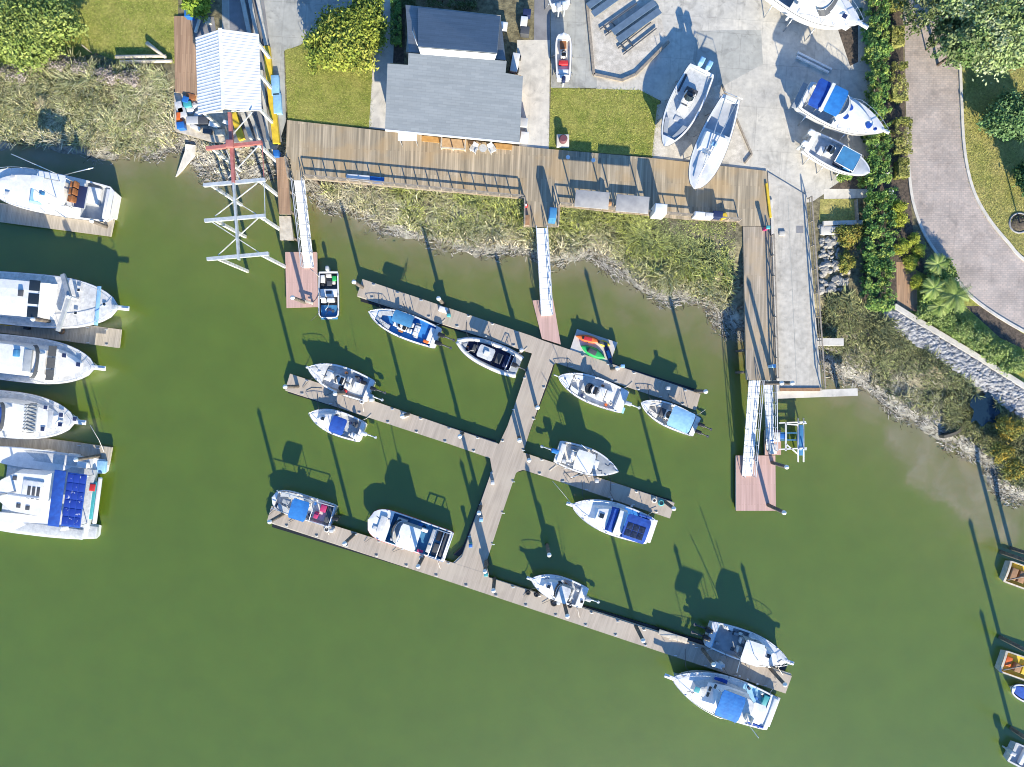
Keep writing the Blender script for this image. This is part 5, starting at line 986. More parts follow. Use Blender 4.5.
b.box('bench', 1.65, 2.1, -1.2, 1.2, .5, .95, 'palegrey'); b.box('stern_lounge', .3, .75, -1.2, 1.2, .5, .85, 'dark'); b.box('engine_box', .8, 1.5, -1.3, -.2, .5, .75, 'black'); b.box('sun_pad', .8, 1.5, .1, 1.3, .5, .75, 'dark'); b.box('bow_locker', 6.6, 7.3, -.9, .9, 1.2, 1.32, 'gelworn'); b.hatch(7.5, .5, .45, 1.22, 'palegrey')
b.rods([[(.1, -1.4, 1.0), (.1, -1.4, 1.5), (1.7, -1.4, 1.5)], [(.1, 1.4, 1.0), (.1, 1.4, 1.5), (1.7, 1.4, 1.5)], [(.1, -1.4, 1.5), (.1, 1.4, 1.5)], [(.9, -1.4, 1.5), (.9, 1.4, 1.5)], [(1.7, -1.4, 1.5), (1.7, 1.4, 1.5)]], 'gel', .05, 'stern_frame'); b.rods([[(4.8, .2, 2.7), (4.7, .2, 4.9)], [(3.9, -.6, 2.6), (3.6, -.7, 5.2)]], 'gel', .04, 'antenna'); b.box('boarding_steps', 2.3, 2.9, 1.15, 1.4, .9, 1.02, 'magenta', .03)

b = Boat('walkaround_boat', 'small white walkaround boat with long pulpit moored in the middle of the lowest dock', (531, 578.5), (585.5, 599), 2.5, sole=.55, well=(.1, .45), inner='gelgrey', group=G1)
b.rodsok = True; b.fend = 0; BOATS.append(b)
b.pulpit(.45, .3); b.slab('cabin', 2.7, 4.9, 1.0, 1.4, 'gel', .42, .14, rake=(0, .5)); b.hatch(3.9, 0, .42, 1.45); b.screen(2.95, .85, .5, 1.2, 1.65, .3, frame='gel'); b.top(1.9, 3.0, .8, 2.4, 'gelworn', 'hardtop', arch=.05); SHADE_PANELS.append((b, 1.95, 2.95, .72, 1.0, 2.35)); b.seat(1.75, .35, .5, .45); b.seat(1.75, -.35, .5, .45, m='cream'); b.box('tackle_box', 2.2, 2.5, -.85, -.5, .9, 1.05, 'teak', .04); b.box('transom_box', .5, .75, -.95, .95, .4, .9, 'gel'); b.motor(-.1, 'gelgrey', True, sc_=.9); b.box('spare_tank', .1, .35, .3, .55, .75, .95, 'black'); b.rail(.5, .45)

b = Boat('walkaround_boat', 'white hardtop fishing boat with twin dark outboards near the east tip of the lowest dock', (788, 661), (709.5, 634.5), 3.05, h=(.95, 1.45), sole=.7, well=(.08, .46), inner='greycanvas', group=G1, q=.8)
b.rodsok = True; b.fend = 0; BOATS.append(b)
b.pulpit(.5, .36); b.slab('cabin', 3.9, 6.9, 1.15, 1.7, 'gel', .45, .16, rake=(0, .8)); b.screen(4.3, 1.05, .7, 1.5, 2.1, .4); b.top(2.95, 4.9, 1.1, 2.7, 'gel', 'hardtop', arch=.06); SHADE_PANELS.append((b, 3.0, 4.85, 1.0, 1.2, 2.65)); b.hatch(5.9, 0, .5, 1.74); b.hatch(5.3, .65, .3, 1.7); b.seat(3.3, .45, .5, .5); b.seat(3.3, -.45, .5, .5)
for y in (-.4, .4): b.motor(y, 'black', True, sc_=1.05)
b.box('transom_box', .3, .75, -1.2, 1.2, .5, .95, 'ltblue'); b.box('bait_station', 1.2, 2.1, 1.0, 1.3, .96, 1.08, 'gel', .03); b.box('cooler', 2.3, 2.6, .6, .95, .5, .85, 'dark', .05); b.rail(.5, .5); b.rods([[(3.0, sg * 1.0, 2.7), (2.0, sg * 1.5, 5.2)] for sg in (1, -1)] + [[(4.0, 0, 2.75), (3.8, 0, 4.6)]], 'gel', .04, 'antenna')

b = Boat('flybridge_yacht', 'largest yacht of the lowest dock with a bright blue flybridge canopy', (671, 676.5), (774, 716), 4.1, h=(1.25, 1.9), sole=.8, well=(.06, .34), inner='ltblue', group=G1, p=2.0, q=.8)
b.rodsok = False; b.fend = -1; BOATS.append(b)
b.pulpit(.75, .4); b.slab('cabin', 3.4, 9.2, 1.5, 2.15, 'palegrey', .62, .2, rake=(0, 1.3)); b.slab('deckhouse', 3.3, 7.4, 2.1, 2.75, 'gel', .75, .3, rake=(0, 1.0)); b.hatch(8.2, .1, .62, 2.2, 'teal'); b.slab('flybridge', 3.0, 6.0, 2.7, 3.3, 'gelworn', .75, .1, rnd=.3)
b.screen(5.2, 1.1, .5, 3.3, 3.7, .15, 'palegrey'); xc, yc = b.at(730, 706, 4.6); b.top(xc - 1.15, xc + 1.15, 1.25, 4.6, 'skyblue', 'canopy', arch=.12, posts=False, y0=yc)
for x in (xc - .95, xc + .95):
    for y in (-1.0, 1.0): MB().tube([(x, y, 3.2), (x, y, 4.62)], .03).build('post', 'steel', b.root, True)
for x, y in ((7.2, -.55), (7.2, .05), (6.9, -1.0)): b.box('window', x - .12, x + .12, y - .22, y + .22, 2.48 if x > 7 else 2.75, 2.6 if x > 7 else 2.8, 'glass', .02)
b.box('tender_cover', 5.6, 6.9, -1.72, -1.35, 1.75, 2.0, 'blue', .08); b.top(1.55, 2.9, .95, 2.7, 'gel', 'hardtop', arch=.05); b.seat(3.3, .4, .6, .5, 3.3, 'cream'); b.box('settee', .8, 1.4, -1.5, -.5, .8, 1.25, 'teal'); b.box('coaming', .5, 3.3, 1.45, 1.62, 1.2, 1.42, 'blue', .03); b.box('fish_box', .75, 1.3, -.2, .6, .8, 1.2, 'gel'); b.box('transom', .05, .5, -1.6, 1.6, .8, 1.4, 'gel'); b.box('swim_platform', -.6, .04, -1.55, 1.55, .3, .4, 'gelworn', .05)
b.rail(.35, .6); b.rods([[(3.2, .9, 3.3), (2.9, 1.0, 6.0)]], 'gel', .035, 'antenna'); b.fenders((.2, .38, .55), -1)

# west docks
b = Boat('fishing_yacht', 'white sport fishing yacht with brown helm seats and a tower at the topmost west dock', (-14, 181), (110, 204), 4.1, h=(1.3, 2.0), sole=.7, well=(.05, .22), inner='gelgrey', group=G3, p=2.8, q=.6, tm=.5, rs=.22)
xn = b.at(82, 190, 2.8)[0] - .3; b.slab('cabin', 5.6, 11.6, 1.5, 2.2, 'gel', .6, .15, rake=(0, .8)); b.slab('deckhouse', 2.9, 7.4, 1.3, 2.6, 'gel', .65, .25, rake=(0, .9)); b.slab('windscreen', 6.2, 7.5, 2.1, 2.72, 'ltblue', .62, .2, rake=(0, .5)); b.slab('helm_deck', xn - .2, 6.4, 2.6, 2.7, 'gelgrey', .85, .02); b.box('helm_well', xn - .15, xn + .85, -1.05, 1.05, 2.705, 2.76, 'navy', .02)
x, y = b.at(50, 185, 4.6); b.top(x - 1.4, x + 1.3, 1.4, 4.6, 'gel', 'hardtop', arch=.08, posts=False)
for dx in (-1.3, 1.1):
    for yy in (-1.2, 1.2): MB().tube([(x + dx, yy, 2.6), (x + dx, yy, 4.65)], .04).build('post', 'steel', b.root, True)
MB().tube([(x - .9, -.8, 4.65), (x - .6, -.5, 6.6), (x - .6, .5, 6.6), (x - .9, .8, 4.65)], .04).tube([(x + .5, -.8, 4.65), (x + .2, -.5, 6.6), (x + .2, .5, 6.6), (x + .5, .8, 4.65)], .04).build('tower_frame', 'steel', b.root, True); b.box('tower_top', x - .75, x + .35, -.6, .6, 6.6, 6.66, 'gel', .03); b.box('tower_cushion', x + .2, x + .7, .5, .8, 4.76, 4.86, 'bluedeck', .03)
xs = b.at(71, 188, 3.4)[0]
for yy in (-1.0, -.3, .4): b.seat(xs, yy, .6, .65, 2.72, 'teak', name='helm_seat')
b.box('helm_console', xs + .7, xs + 1.1, -1.1, 1.1, 2.7, 3.5, 'gel', .1); b.box('engine_box', 1.5, 2.7, -1.4, .2, .7, 1.25, 'gel', .06); b.box('fish_box', .3, .8, -1.5, 1.5, .7, 1.3, 'gel', .06); b.hatch(9.6, .9, .45, 2.26, 'palegrey'); b.hatch(9.3, -.8, .45, 2.26, 'palegrey')
[b.rods([q], 'steel', .05, 'outrigger') for q in ([(4.6, -1.7, 2.7), (8.2, -2.5, 4.5)], [(4.4, -1.7, 2.7), (.6, -2.7, 4.2)], [(4.4, 1.7, 2.7), (2.8, 2.3, 3.4)])]; b.rail(.5, .6)

def yacht(label, tip, stern, beam, seed, **k):
    b = Boat('motor_yacht', label, tip, stern, beam, h=(1.6, 2.3), sole=.9, well=(.02, .06), inner='palegrey', group=G3, p=2.5, q=.62, tm=.55, deckm='gelworn', tr=.9, **k); b.pulpit(1.0, .45); b.rail(.45, .65, .12); return b
_dr = random.Random(5)
def dress(b, n=7, rods=True, fend=0, ropes=2):
    """the loose gear boats carry: cleats, coiled lines, coolers, buckets, rods, fenders"""
    L = b.L
    for t in (.08, .5, .82):
        for sg in (1, -1): y = sg * max(.05, b.hb(t) - b.gw * .5); b.box('cleat', t * L - .11, t * L + .11, y - .03, y + .03, b.zs(t) + .01, b.zs(t) + .07, 'steel', .02)
    x0, x1 = b.xw
    for k in range(n):
        x = _dr.uniform(x0 + .3, max(x0 + .4, x1 - .3)); hw = max(.15, b.hb(x / L) - b.gw - .25); y = _dr.choice((-1, 1)) * _dr.uniform(.55, 1) * hw; m_ = _dr.choice(['gelgrey', 'dark', 'navy', 'cream', 'rubber', 'greycanvas', 'bluebin', 'orange', 'palegrey', 'teak', 'black'])
        if _dr.random() < .35: MB().cyl(x, y, b.sole, b.sole + .34, .13, 10, .15).build('bucket', m_, b.root, True)
        elif _dr.random() < .5: l_, w_ = _dr.uniform(.25, .6), _dr.uniform(.2, .35); b.box(_dr.choice(['gear_bag', 'cooler', 'tackle_box']), x - l_ / 2, x + l_ / 2, y - w_ / 2, y + w_ / 2, b.sole, b.sole + _dr.uniform(.2, .4), m_, .06)
        else: mb = MB(); [mb.torus(x, y, b.sole + .03 + .03 * q, .17 - .02 * q, .025, 12, 5) for q in range(3)]; mb.build('coiled_line', _dr.choice(['cream', 'dark', 'navy']), b.root, True)
    for k in range(ropes):
        t = _dr.uniform(.62, .88); y = _dr.uniform(-.5, .5) * b.hb(t); z = b.zs(t) + .1; mb = MB(); mb.tube([(t * L + .3 * q * _dr.uniform(.5, 1.2), y + _dr.uniform(-.25, .25), z) for q in range(4)], .022, 5); mb.build('deck_line', _dr.choice(['dark', 'cream', 'navy']), b.root, True)
    if rods:
        for k in range(3): x = _dr.uniform(x0 + .2, x0 + 1.6); sg = _dr.choice((-1, 1)); y = sg * (b.hb(x / L) - b.gw); MB().tube([(x, y, b.sole + .3), (x - _dr.uniform(.2, .9), y + sg * .15, b.sole + 2.3)], .018, 4, .008).build('fishing_rod', 'dark', b.root, True)
    if fend: b.fenders((.3, .55), fend)
def shade_panels(b, x0, x1, hw, z0, z1, m='greycanvas'):  # opaque panels added under the hardtops to fill out the boat shadows
    for nm, q in (('front_shade_panel', (x1 - .05, x1, -hw, hw)), ('side_shade_panel', (x0, x1 - .06, -hw, -hw + .04)), ('side_shade_panel', (x0, x1 - .06, hw - .04, hw))): b.box(nm, *q, z0, z1, m, .01)
for o_, sd_ in zip(BOATS, (-1, -1, -1, -1, -1, 1, -1, -1, -1, 1, 1, 1, -1, -1)):      # lines to the dock each boat lies at
    for t, dx in ((.1, -.7), (.5, .9), (.86, .8)):
        y = o_.hb(t); z = o_.zs(t) + .04; MB().tube([(t * o_.L, sd_ * (y - .05), z), (t * o_.L + dx * .5, sd_ * (y + .3), (z + DOCK) / 2 - .05), (t * o_.L + dx, sd_ * (o_.beam / 2 + .75), DOCK + .07)], .022, 5).build('mooring_line', 'cream' if t < .5 else 'dark', o_.root, True)
for q_ in SHADE_PANELS: shade_panels(*q_)
for o_ in list(BOATS): dress(o_, 6 if o_.L < 9 else 8, o_.rodsok, o_.fend)
b = yacht('largest white motor yacht with a grey boom lying across its foredeck', (121, 308), (-70, 291), 5.2, 1)
X0 = lambda px, py, z: b.at(px, py, z)[0]
b.slab('deckhouse', 2, X0(52, 300, 2.7), 1.8, 2.9, 'gel', .75, .2, rake=(0, .5)); b.slab('flybridge', 1.5, X0(40, 298, 4.2), 2.9, 4.2, 'gel', .85, .15, rake=(0, .2), camber=.1); b.slab('windscreen', X0(40, 298, 3.8), X0(46, 298, 2.8), 2.8, 3.9, 'navy', .85, .35, rake=(0, .45))
xs = X0(33.5, 298, 4.3)
for yy in (-1.25, 0, 1.25): b.box('roof_window', xs - .5, xs + .5, yy - .5, yy + .5, 4.24, 4.32, 'glass', .03)
xm, ym = b.at(20, 293, 4.4); b.box('vent_box', xm - .15, xm + .25, ym - .3, ym + .3, 4.25, 4.5, 'dark', .04)
p = [(*b.at(62, 274, 3.2), 3.2), (*b.at(68.5, 297, 3.6), 3.6), (*b.at(57, 331, 3.2), 3.2)]
MB().bar(p[0], p[1], .42, .25).bar(p[1], p[2], .34, .25).build('boom', 'greycanvas', b.root, True); MB().cyl(p[1][0], p[1][1], 2.2, 3.7, .16, 10).build('boom_post', 'gel', b.root, True)
for px, py in ((78.5, 290), (75.5, 313), (104, 304)): xx, yy = b.at(px, py, 2.4); b.hatch(xx, yy, .36, 2.34)
xx, yy = b.at(98, 298, 2.4); b.box('deck_strip', xx - .18, xx + .18, -1.9, 1.9, 2.30, 2.37, 'ltblue', .02); b.box('anchor_windlass', X0(115, 303, 2.4) - .2, X0(115, 303, 2.4) + .3, -.25, .25, 2.3, 2.6, 'galv', .05)
b = yacht('white motor yacht with a band of three dark windscreen panes', (97.5, 367.5), (-70, 349), 4.5, 2)
b.slab('trunk', b.at(40, 360, 2.5)[0], b.at(86, 363, 2.5)[0], 2.0, 2.5, 'gel', .6, .2, rake=(0, .8)); x1 = b.at(44, 359, 3.6)[0]; x2 = b.at(57, 359, 2.6)[0]
b.slab('deckhouse', 2, x1 + .3, 1.9, 3.7, 'gel', .65, .25, rake=(0, .1)); o = b.slab('windscreen', x1 + .2, x2, 2.5, 3.6, 'palegrey', .62, .35, rake=(0, 1.1))
for yy in (-1.15, 0, 1.15):
    MB().add([(x2 - .1, yy - .52, 2.66), (x2 - .1, yy + .52, 2.66), (x1 + .4, yy + .48, 3.72), (x1 + .4, yy - .48, 3.72), (x2 - .14, yy - .52, 2.6), (x2 - .14, yy + .52, 2.6), (x1 + .36, yy + .48, 3.6), (x1 + .36, yy - .48, 3.6)], [(0, 1, 2, 3), (7, 6, 5, 4), (0, 4, 5, 1), (1, 5, 6, 2), (2, 6, 7, 3), (3, 7, 4, 0)]).build('windscreen_pane', 'dark', b.root, True)
b.slab('flybridge', 2, b.at(40, 358, 4.4)[0], 3.7, 4.4, 'gel', .8, .1, rnd=.3); xx = b.at(40, 358, 4.4)[0]; b.screen(xx - .5, 1.6, .5, 4.35, 4.7, .1, 'dark'); xx, yy = b.at(28, 357, 4.6); b.box('helm_vents', xx - .35, xx + .35, -1.0, 1.1, 4.42, 4.7, 'greycanvas', .05); xx, yy = b.at(17, 353, 4.6); b.box('helm_seat', xx - .2, xx + .2, yy - .35, yy + .35, 4.42, 4.9, 'bluedeck', .08)
for px, py in ((64.5, 355.5), (78.5, 364.5)): xx, yy = b.at(px, py, 2.55); b.hatch(xx, yy, .5, 2.54, 'navy')
b = yacht('white motor yacht with a striped grey cover and four small dark hatches', (78, 421.5), (-90, 405), 4.6, 3)
b.slab('trunk', b.at(22, 415, 2.5)[0], b.at(62, 419, 2.5)[0], 2.0, 2.5, 'gel', .65, .2, rake=(0, .8)); x1 = b.at(24, 415, 3.4)[0]; x2 = b.at(37, 416, 2.6)[0]; b.slab('deckhouse', 2, x1 + .1, 1.9, 3.5, 'gel', .7, .25)
o = b.slab('windscreen_cover', x1, x2, 2.5, 3.4, 'greycanvas', .7, .3, rake=(0, .9)); mb = MB(); [mb.bar((x1 + .1, yy, 3.56), (x2 - .05, yy * 1.1, 2.66), .06, .05) for yy in np.linspace(-1.3, 1.3, 9)]; mb.build('cover_seam', 'dark', o, True)
b.slab('flybridge', 2, b.at(6, 412, 4.3)[0], 3.5, 4.3, 'gel', .85, .1, rnd=.3); xx = b.at(3, 410, 4.4)[0]; b.box('helm_cushion', xx - .6, xx, -1.2, .9, 4.32, 4.45, 'blue', .05); b.screen(b.at(6, 412, 4.3)[0] - .4, 1.4, .4, 4.3, 4.6, .1, 'dark')
for px, py in ((45.5, 407.5), (61, 415), (60, 424.5), (42.5, 429), (73.5, 419)): xx, yy = b.at(px, py, 2.6); b.hatch(xx, yy, .48, 2.54 if px < 70 else 2.36, 'navy')
xx = b.at(50, 420, 2.6)[0]; b.box('deck_strip', xx - .22, xx + .22, -.9, .9, 2.53, 2.6, 'palegrey', .02)

# catamaran: two hulls joined by a bridge deck
s0 = W(97, 500, 1.4); ang = math.atan2(-(535 - 527) * -1, 1) ; ang = math.pi + R(-7.5)
root = thing('catamaran', 'wide white catamaran with dark blue cockpit canopy and solar cells', 'catamaran', (s0.x, s0.y, 0), ang, G3)
def cat_hull(y0):
    N = 20; vs = []; n = 6; L_ = 13.5
    for i in range(N + 1):
        t = i / N; bw_ = .95 * (.7 + .3 * math.sin(min(1, t / .4) * math.pi / 2)) * (1 - max(0, (t - .5) / .5) ** 2.4) + .02; zt = 1.25 + .35 * t if t > .1 else .55 + 7 * t
        x = t * L_; vs += [(x, y0 - bw_, zt), (x, y0 - bw_ * .8, .1), (x, y0, -.4), (x, y0 + bw_ * .8, .1), (x, y0 + bw_, zt), (x, y0, zt + .04)]
    fs = [(i * n + j, i * n + (j + 1) % n, (i + 1) * n + (j + 1) % n, (i + 1) * n + j)[::-1] for i in range(N) for j in range(n)] + [tuple(range(n)), tuple(N * n + j for j in range(n - 1, -1, -1))]
    return MB().add(vs, fs).build('hull', 'gel', root, True)
for y0 in (-3.2, 3.3): cat_hull(y0)
B_ = lambda nm, x0, x1, y0, y1, z0, z1, m_, b_=.06, p=None: MB().rbox(x0, x1, y0, y1, z0, z1, b_).build(nm, m_, p or root, True)
M['solarblue'] = mat('blue_solar_cells', (.02, .05, .30), .3, (.5, .52, .6), 3.2, (.30, .36))
B_('bridge_deck', .6, 9.2, -2.9, 3.0, .75, 1.35, 'palegrey'); mb = MB(); P = [(4.2, -2.3), (4.2, 2.4), (7.6, 2.2), (9.2, 1.2), (9.6, 0), (9.2, -1.1), (7.6, -2.1)]; mb.prism(P, 1.35, 2.35, .14); mb.build('coachroof', 'gel', root, True)
B_('side_deck', .9, 9, -4.0, -3.0, 1.3, 1.46, 'palegrey'); B_('side_deck', .9, 9, 3.05, 4.05, 1.3, 1.46, 'palegrey')
h_ = B_('roof_hatch', 4.7, 6.7, -1.3, .9, 2.36, 2.5, 'gel', .1)
for x in (5.1, 5.55, 6.0): B_('hatch_lens', x - .15, x + .15, -.75, .45, 2.502, 2.53, 'dark', .02, h_)
for x, y in ((7.6, -1.3), (6.0, 1.4), (6.9, 1.3)): B_('deck_hatch', x - .2, x + .2, y - .2, y + .2, 2.36, 2.42, 'dark', .02)
B_('boom', 4.3, 11.5, -.12, .12, 3.4, 3.6, 'alu')
MB().cyl(7.4, 0, 2.3, 11.0, .11, 10).build('mast', 'alu', root, True)
c1 = B_('cockpit_canopy', 2.5, 3.6, -2.7, 2.7, 2.75, 2.84, 'blue', .04); c2 = B_('solar_canopy', .55, 2.4, -2.6, 2.6, 2.6, 2.68, 'blue', .04); MB().cyl(.7, -2.4, .9, 2.6, .04).cyl(.7, 2.4, .9, 2.6, .04).cyl(3.4, -2.5, .9, 2.75, .04).cyl(3.4, 2.5, .9, 2.75, .04).build('canopy_frame', 'steel', root, True)
for i in range(3):
    for j in range(6): B_('solar_panel', .62 + i * .59, 1.16 + i * .59, -2.45 + j * .82, -1.7 + j * .82, 2.683, 2.71, 'solarblue', .01, c2)
B_('stern_bench', .3, 1.0, -1.7, 2.0, .75, 1.3, 'teal'); B_('stern_cushion', .35, .9, -1.5, -.8, 1.303, 1.42, 'red'); B_('stern_crossbeam', -.1, .28, -2.2, 2.4, 1.0, 1.3, 'gel', .12); B_('stern_steps', -.1, .9, -3.8, -2.6, .55, .95, 'ltblue'); B_('stern_steps', -.1, .9, 2.7, 3.9, .55, .95, 'palegrey'); B_('cockpit_locker', 1.2, 2.2, -3.6, -3.0, 1.46, 1.8, 'gel'); B_('helm_station', 2.3, 2.7, 2.75, 3.2, 1.46, 2.3, 'gel', .1)

# yard boats on jack stands
def stands(b, ts=(.15, .4, .65)):
    for t in ts:
        for sg in (1, -1): MB().tube([(t * b.L, sg * (b.hb(t) * 1.0 + .25), LAND - b.z0), (t * b.L, sg * b.hb(t) * .82, .12)], .05, 6).build('jack_stand', 'steel', b.root, True)
    MB().box(.5, 1.2, -.25, .25, LAND - b.z0, -.36).box(b.L * .6, b.L * .6 + .5, -.25, .25, LAND - b.z0, -.3).build('keel_block', 'timber', b.root, True)
ZL = LAND + 1.1
b = Boat('center_console_boat', 'long white open fishing boat ashore with twin pale blue outboards', (664, 147), (703, 68), 3.1, ZL, sole=.72, well=(.04, .88), inner='palegrey', group=G2, h=(.9, 1.35)); stands(b)
b.console(3.2, 1.0, 1.0, 1.0, 'gelworn'); b.box('leaning_post', 2.1, 2.6, -.6, .6, .35, 1.1, 'dark', .08); b.box('console_cushion', 2.9, 3.2, -.3, .3, 1.73, 1.8, 'dark', .03); b.box('aft_deck', .5, 1.7, -.9, .7, .35, .6, 'gel'); b.box('side_rack', 1.0, 2.8, -1.2, -1.0, .35, .75, 'dark', .03); b.seat(4.2, .0, .9, .6, back=False); b.box('cooler', 4.9, 5.4, -.35, .35, .35, .8, 'gelgrey', .06); b.benches(5.6, 7.3, 'greycanvas'); b.pad('bow_locker', 7.0, 7.7, 'gel', .3, .9)
for y in (-.4, .4): b.motor(y, 'ltblue', False, sc_=1.1)
b.rods([[(4.0, sg * .4, 1.3), (4.0, sg * .4, 2.3)] for sg in (1, -1)])
b = Boat('sailboat', 'white sailboat hull ashore with its pale bow over the boardwalk', (694, 189), (732, 97), 2.9, ZL + .4, sole=.6, well=(.04, .40), inner='gelgrey', group=G2, h=(1.05, 1.2), q=.62, p=2.5, deckm='tarp', tr=.6, tm=.55); stands(b)
b.slab('cabin', 4.0, 5.8, 1.1, 1.6, 'gel', .3, .12, rake=(0, .3)); b.box('hatch_cover', 4.7, 5.1, -.2, .3, 1.66, 1.75, 'ltblue', .04); b.box('mast_crutch', 6.0, 6.1, -.4, .4, 1.3, 1.8, 'alu'); b.rods([[(.4, -.7, 1.9), (9.0, .1, 1.7)], [(.4, .5, 1.9), (8.4, -.1, 1.75)]], 'alu', .05, 'mast'); b.rods([[(.1, -.9, 1.1), (.1, -.9, 1.7), (.1, .9, 1.7), (.1, .9, 1.1)]], name='stern_rail')
b = Boat('trailer_boat', 'small narrow white boat with a red stripe on the driveway by the clubhouse', (563.5, 33), (563.5, 78), 1.55, LAND + .7, sole=.25, well=(.06, .85), inner='cream', group=G2, h=(.55, .7), q=.45, p=4, tm=.6); stands(b, (.2, .6))
b.console(2.2, .55, .6, .7, 'gel'); b.box('seat', 1.3, 1.7, -.45, .45, .25, .6, 'red', .05); b.box('bow_mat', 2.9, 3.6, -.3, .3, .25, .45, 'teak', .03); b.motor(0, 'navy', False, sc_=.85); b.box('stern_seat', .4, .9, -.5, .5, .25, .5, 'gel')
b = Boat('trailer_boat', 'white boat cut by the top edge with its outboard over the driveway', (552, -36), (561, 4), 2.2, LAND + .9, sole=.25, well=(.06, .6), inner='palegrey', group=G2); b.motor(-.25, 'gel', False); b.motor(.3, 'gelgrey', False); b.console(2.6, .8, .7, .9); stands(b, (.2, .6))
b = Boat('motor_yacht', 'big white motor yacht ashore cut by the top edge beside the hedge', (859, 25), (775, -26), 4.0, ZL + .3, sole=.6, well=(.05, .3), inner='greycanvas', group=G2, h=(1.3, 1.9), p=2.0, q=.8); stands(b)
b.pulpit(.8, .4); b.slab('cabin', 3.2, 8.2, 1.6, 2.3, 'gel', .5, .2, rake=(0, 1.0)); b.screen(5.4, 1.6, .9, 2.2, 2.75, .5, 'dark', frame='gelgrey'); b.slab('deckhouse', 2.4, 5.6, 2.2, 2.7, 'cream', .55, .15); xx, yy = b.at(843, 18, 2.1); b.hatch(xx, yy, .5, 1.95 if xx > 8.2 else 2.38, 'navy'); b.rail(.4, .6); b.fenders((.35,), -1)
b = Boat('cabin_cruiser', 'white cruiser ashore with two tone blue canopies beside the hedge', (884, 132), (806, 93), 3.3, ZL + .1, sole=.5, well=(.05, .42), inner='palegrey', group=G2, h=(1.1, 1.6), p=2.0, q=.8); stands(b)
b.slab('cabin', 3.6, 7.2, 1.3, 1.85, 'gel', .4, .2, rake=(0, .9)); b.screen(3.45, 1.2, .95, 1.7, 2.3, .5, 'greycanvas', frame='gel'); b.top(.35, 1.55, 1.35, 2.2, 'blue', 'aft_canopy', arch=.1); b.top(1.85, 3.3, 1.3, 2.35, 'skyblue', 'canopy', arch=.12); b.slab('radar_arch', 1.55, 1.85, 2.25, 2.5, 'gel', .15, .1)
for px, py in ((850, 108), (845.5, 116.5), (868.5, 125.5), (875, 129)):
    xx, yy = b.at(px, py, 1.85); MB().cyl(xx, yy, b.zs(xx / b.L) if xx > 7.2 else 1.8, 1.95 if xx < 7.2 else b.zs(xx / b.L) + .14, .27 if px < 873 else .15, 14).build('round_hatch', 'blue', b.root, True)
b.box('swim_platform', -.5, .05, -1.3, 1.3, .4, .5, 'greycanvas', .05); b.rail(.5, .55); b.pulpit(.4, .3)
b = Boat('center_console_boat', 'smaller white fishing boat ashore with dark blue seats below the blue canopied cruiser', (869, 173), (810, 140), 2.55, ZL - .2, sole=.55, well=(.08, .75), inner='palegrey', deckm='gelgrey', group=G2, h=(.85, 1.2), q=.6); stands(b)
for i in range(2): b.box('seat', 3.0 + i * .95, 3.75 + i * .95, -.75, .65, .4, 1.25, 'bluedeck' if i else 'solar', .06)
b.top(2.9, 4.75, .85, 1.5, 'bluedeck', 'tray', posts=False, arch=.0, th=.03); b.rods([[(2.85, -.88, 1.52), (4.8, -.88, 1.52), (4.8, .88, 1.52), (2.85, .88, 1.52), (2.85, -.88, 1.52)]], 'gel', .05, 'tray_frame'); b.console(2.1, .9, .7, .8); b.box('cooler', 1.2, 1.7, -.6, .2, .4, .8, 'gel', .06); b.box('console_pad', 5.0, 5.3, -.5, .5, .4, .9, 'gel', .06)
b.motor(.6, 'gel', False, sc_=.9); b.motor(-.6, 'gel', False, sc_=.9)

# right edge boats
def barge(bow, stern, label, seed):
    b = Boat('work_barge', label, stern, bow, 2.3, h=(.7, .72), tr=.98, tm=.8, p=8, q=.4, sole=.35, well=(.04, .97), inner='yellow', hull='palewood', group='work barges at the right edge', gw=.15); g = random.Random(seed)
    for i in range(3): b.box('crate', .4 + i * .9, 1.0 + i * .9, -.7 + g.random() * .4, .2 + g.random() * .4, .35, .6 + g.random() * .3, g.choice(['orange', 'brownwood', 'yellow']), .04)
    b.rods([[(.3, -.8, .8), (2.6, .6, .85)]], 'timber', .06, 'pole')
barge((1007, 571), (1060, 590), 'topmost orange floored work barge cut by the right edge', 1); barge((1002.5, 661), (1060, 681), 'lower orange floored work barge cut by the right edge', 2)
b = Boat('rowing_boat', 'small boat with dark blue cover and pale rim cut by the right edge', (1011.5, 688), (1050, 704), 1.7, h=(.55, .7), q=.5, p=3, sole=.3, well=(.05, .93), inner='navy', gw=.14, group=None); b.pad('cover', .4, b.L - .35, 'blue', .2, .35, .22)
b = Boat('work_boat', 'grey boat in the lower right corner', (1060, 775), (1012, 752), 2.2, h=(.7, .8), tr=.95, tm=.7, p=5, q=.5, sole=.3, well=(.05, .9), inner='gelgrey', hull='palegrey'); b.box('thwart', 1.2, 1.6, -.8, .8, .3, .65, 'gel'); b.box('thwart', 2.8, 3.2, -.8, .8, .3, .65, 'gel'); b.motor(0, 'gelgrey', False)
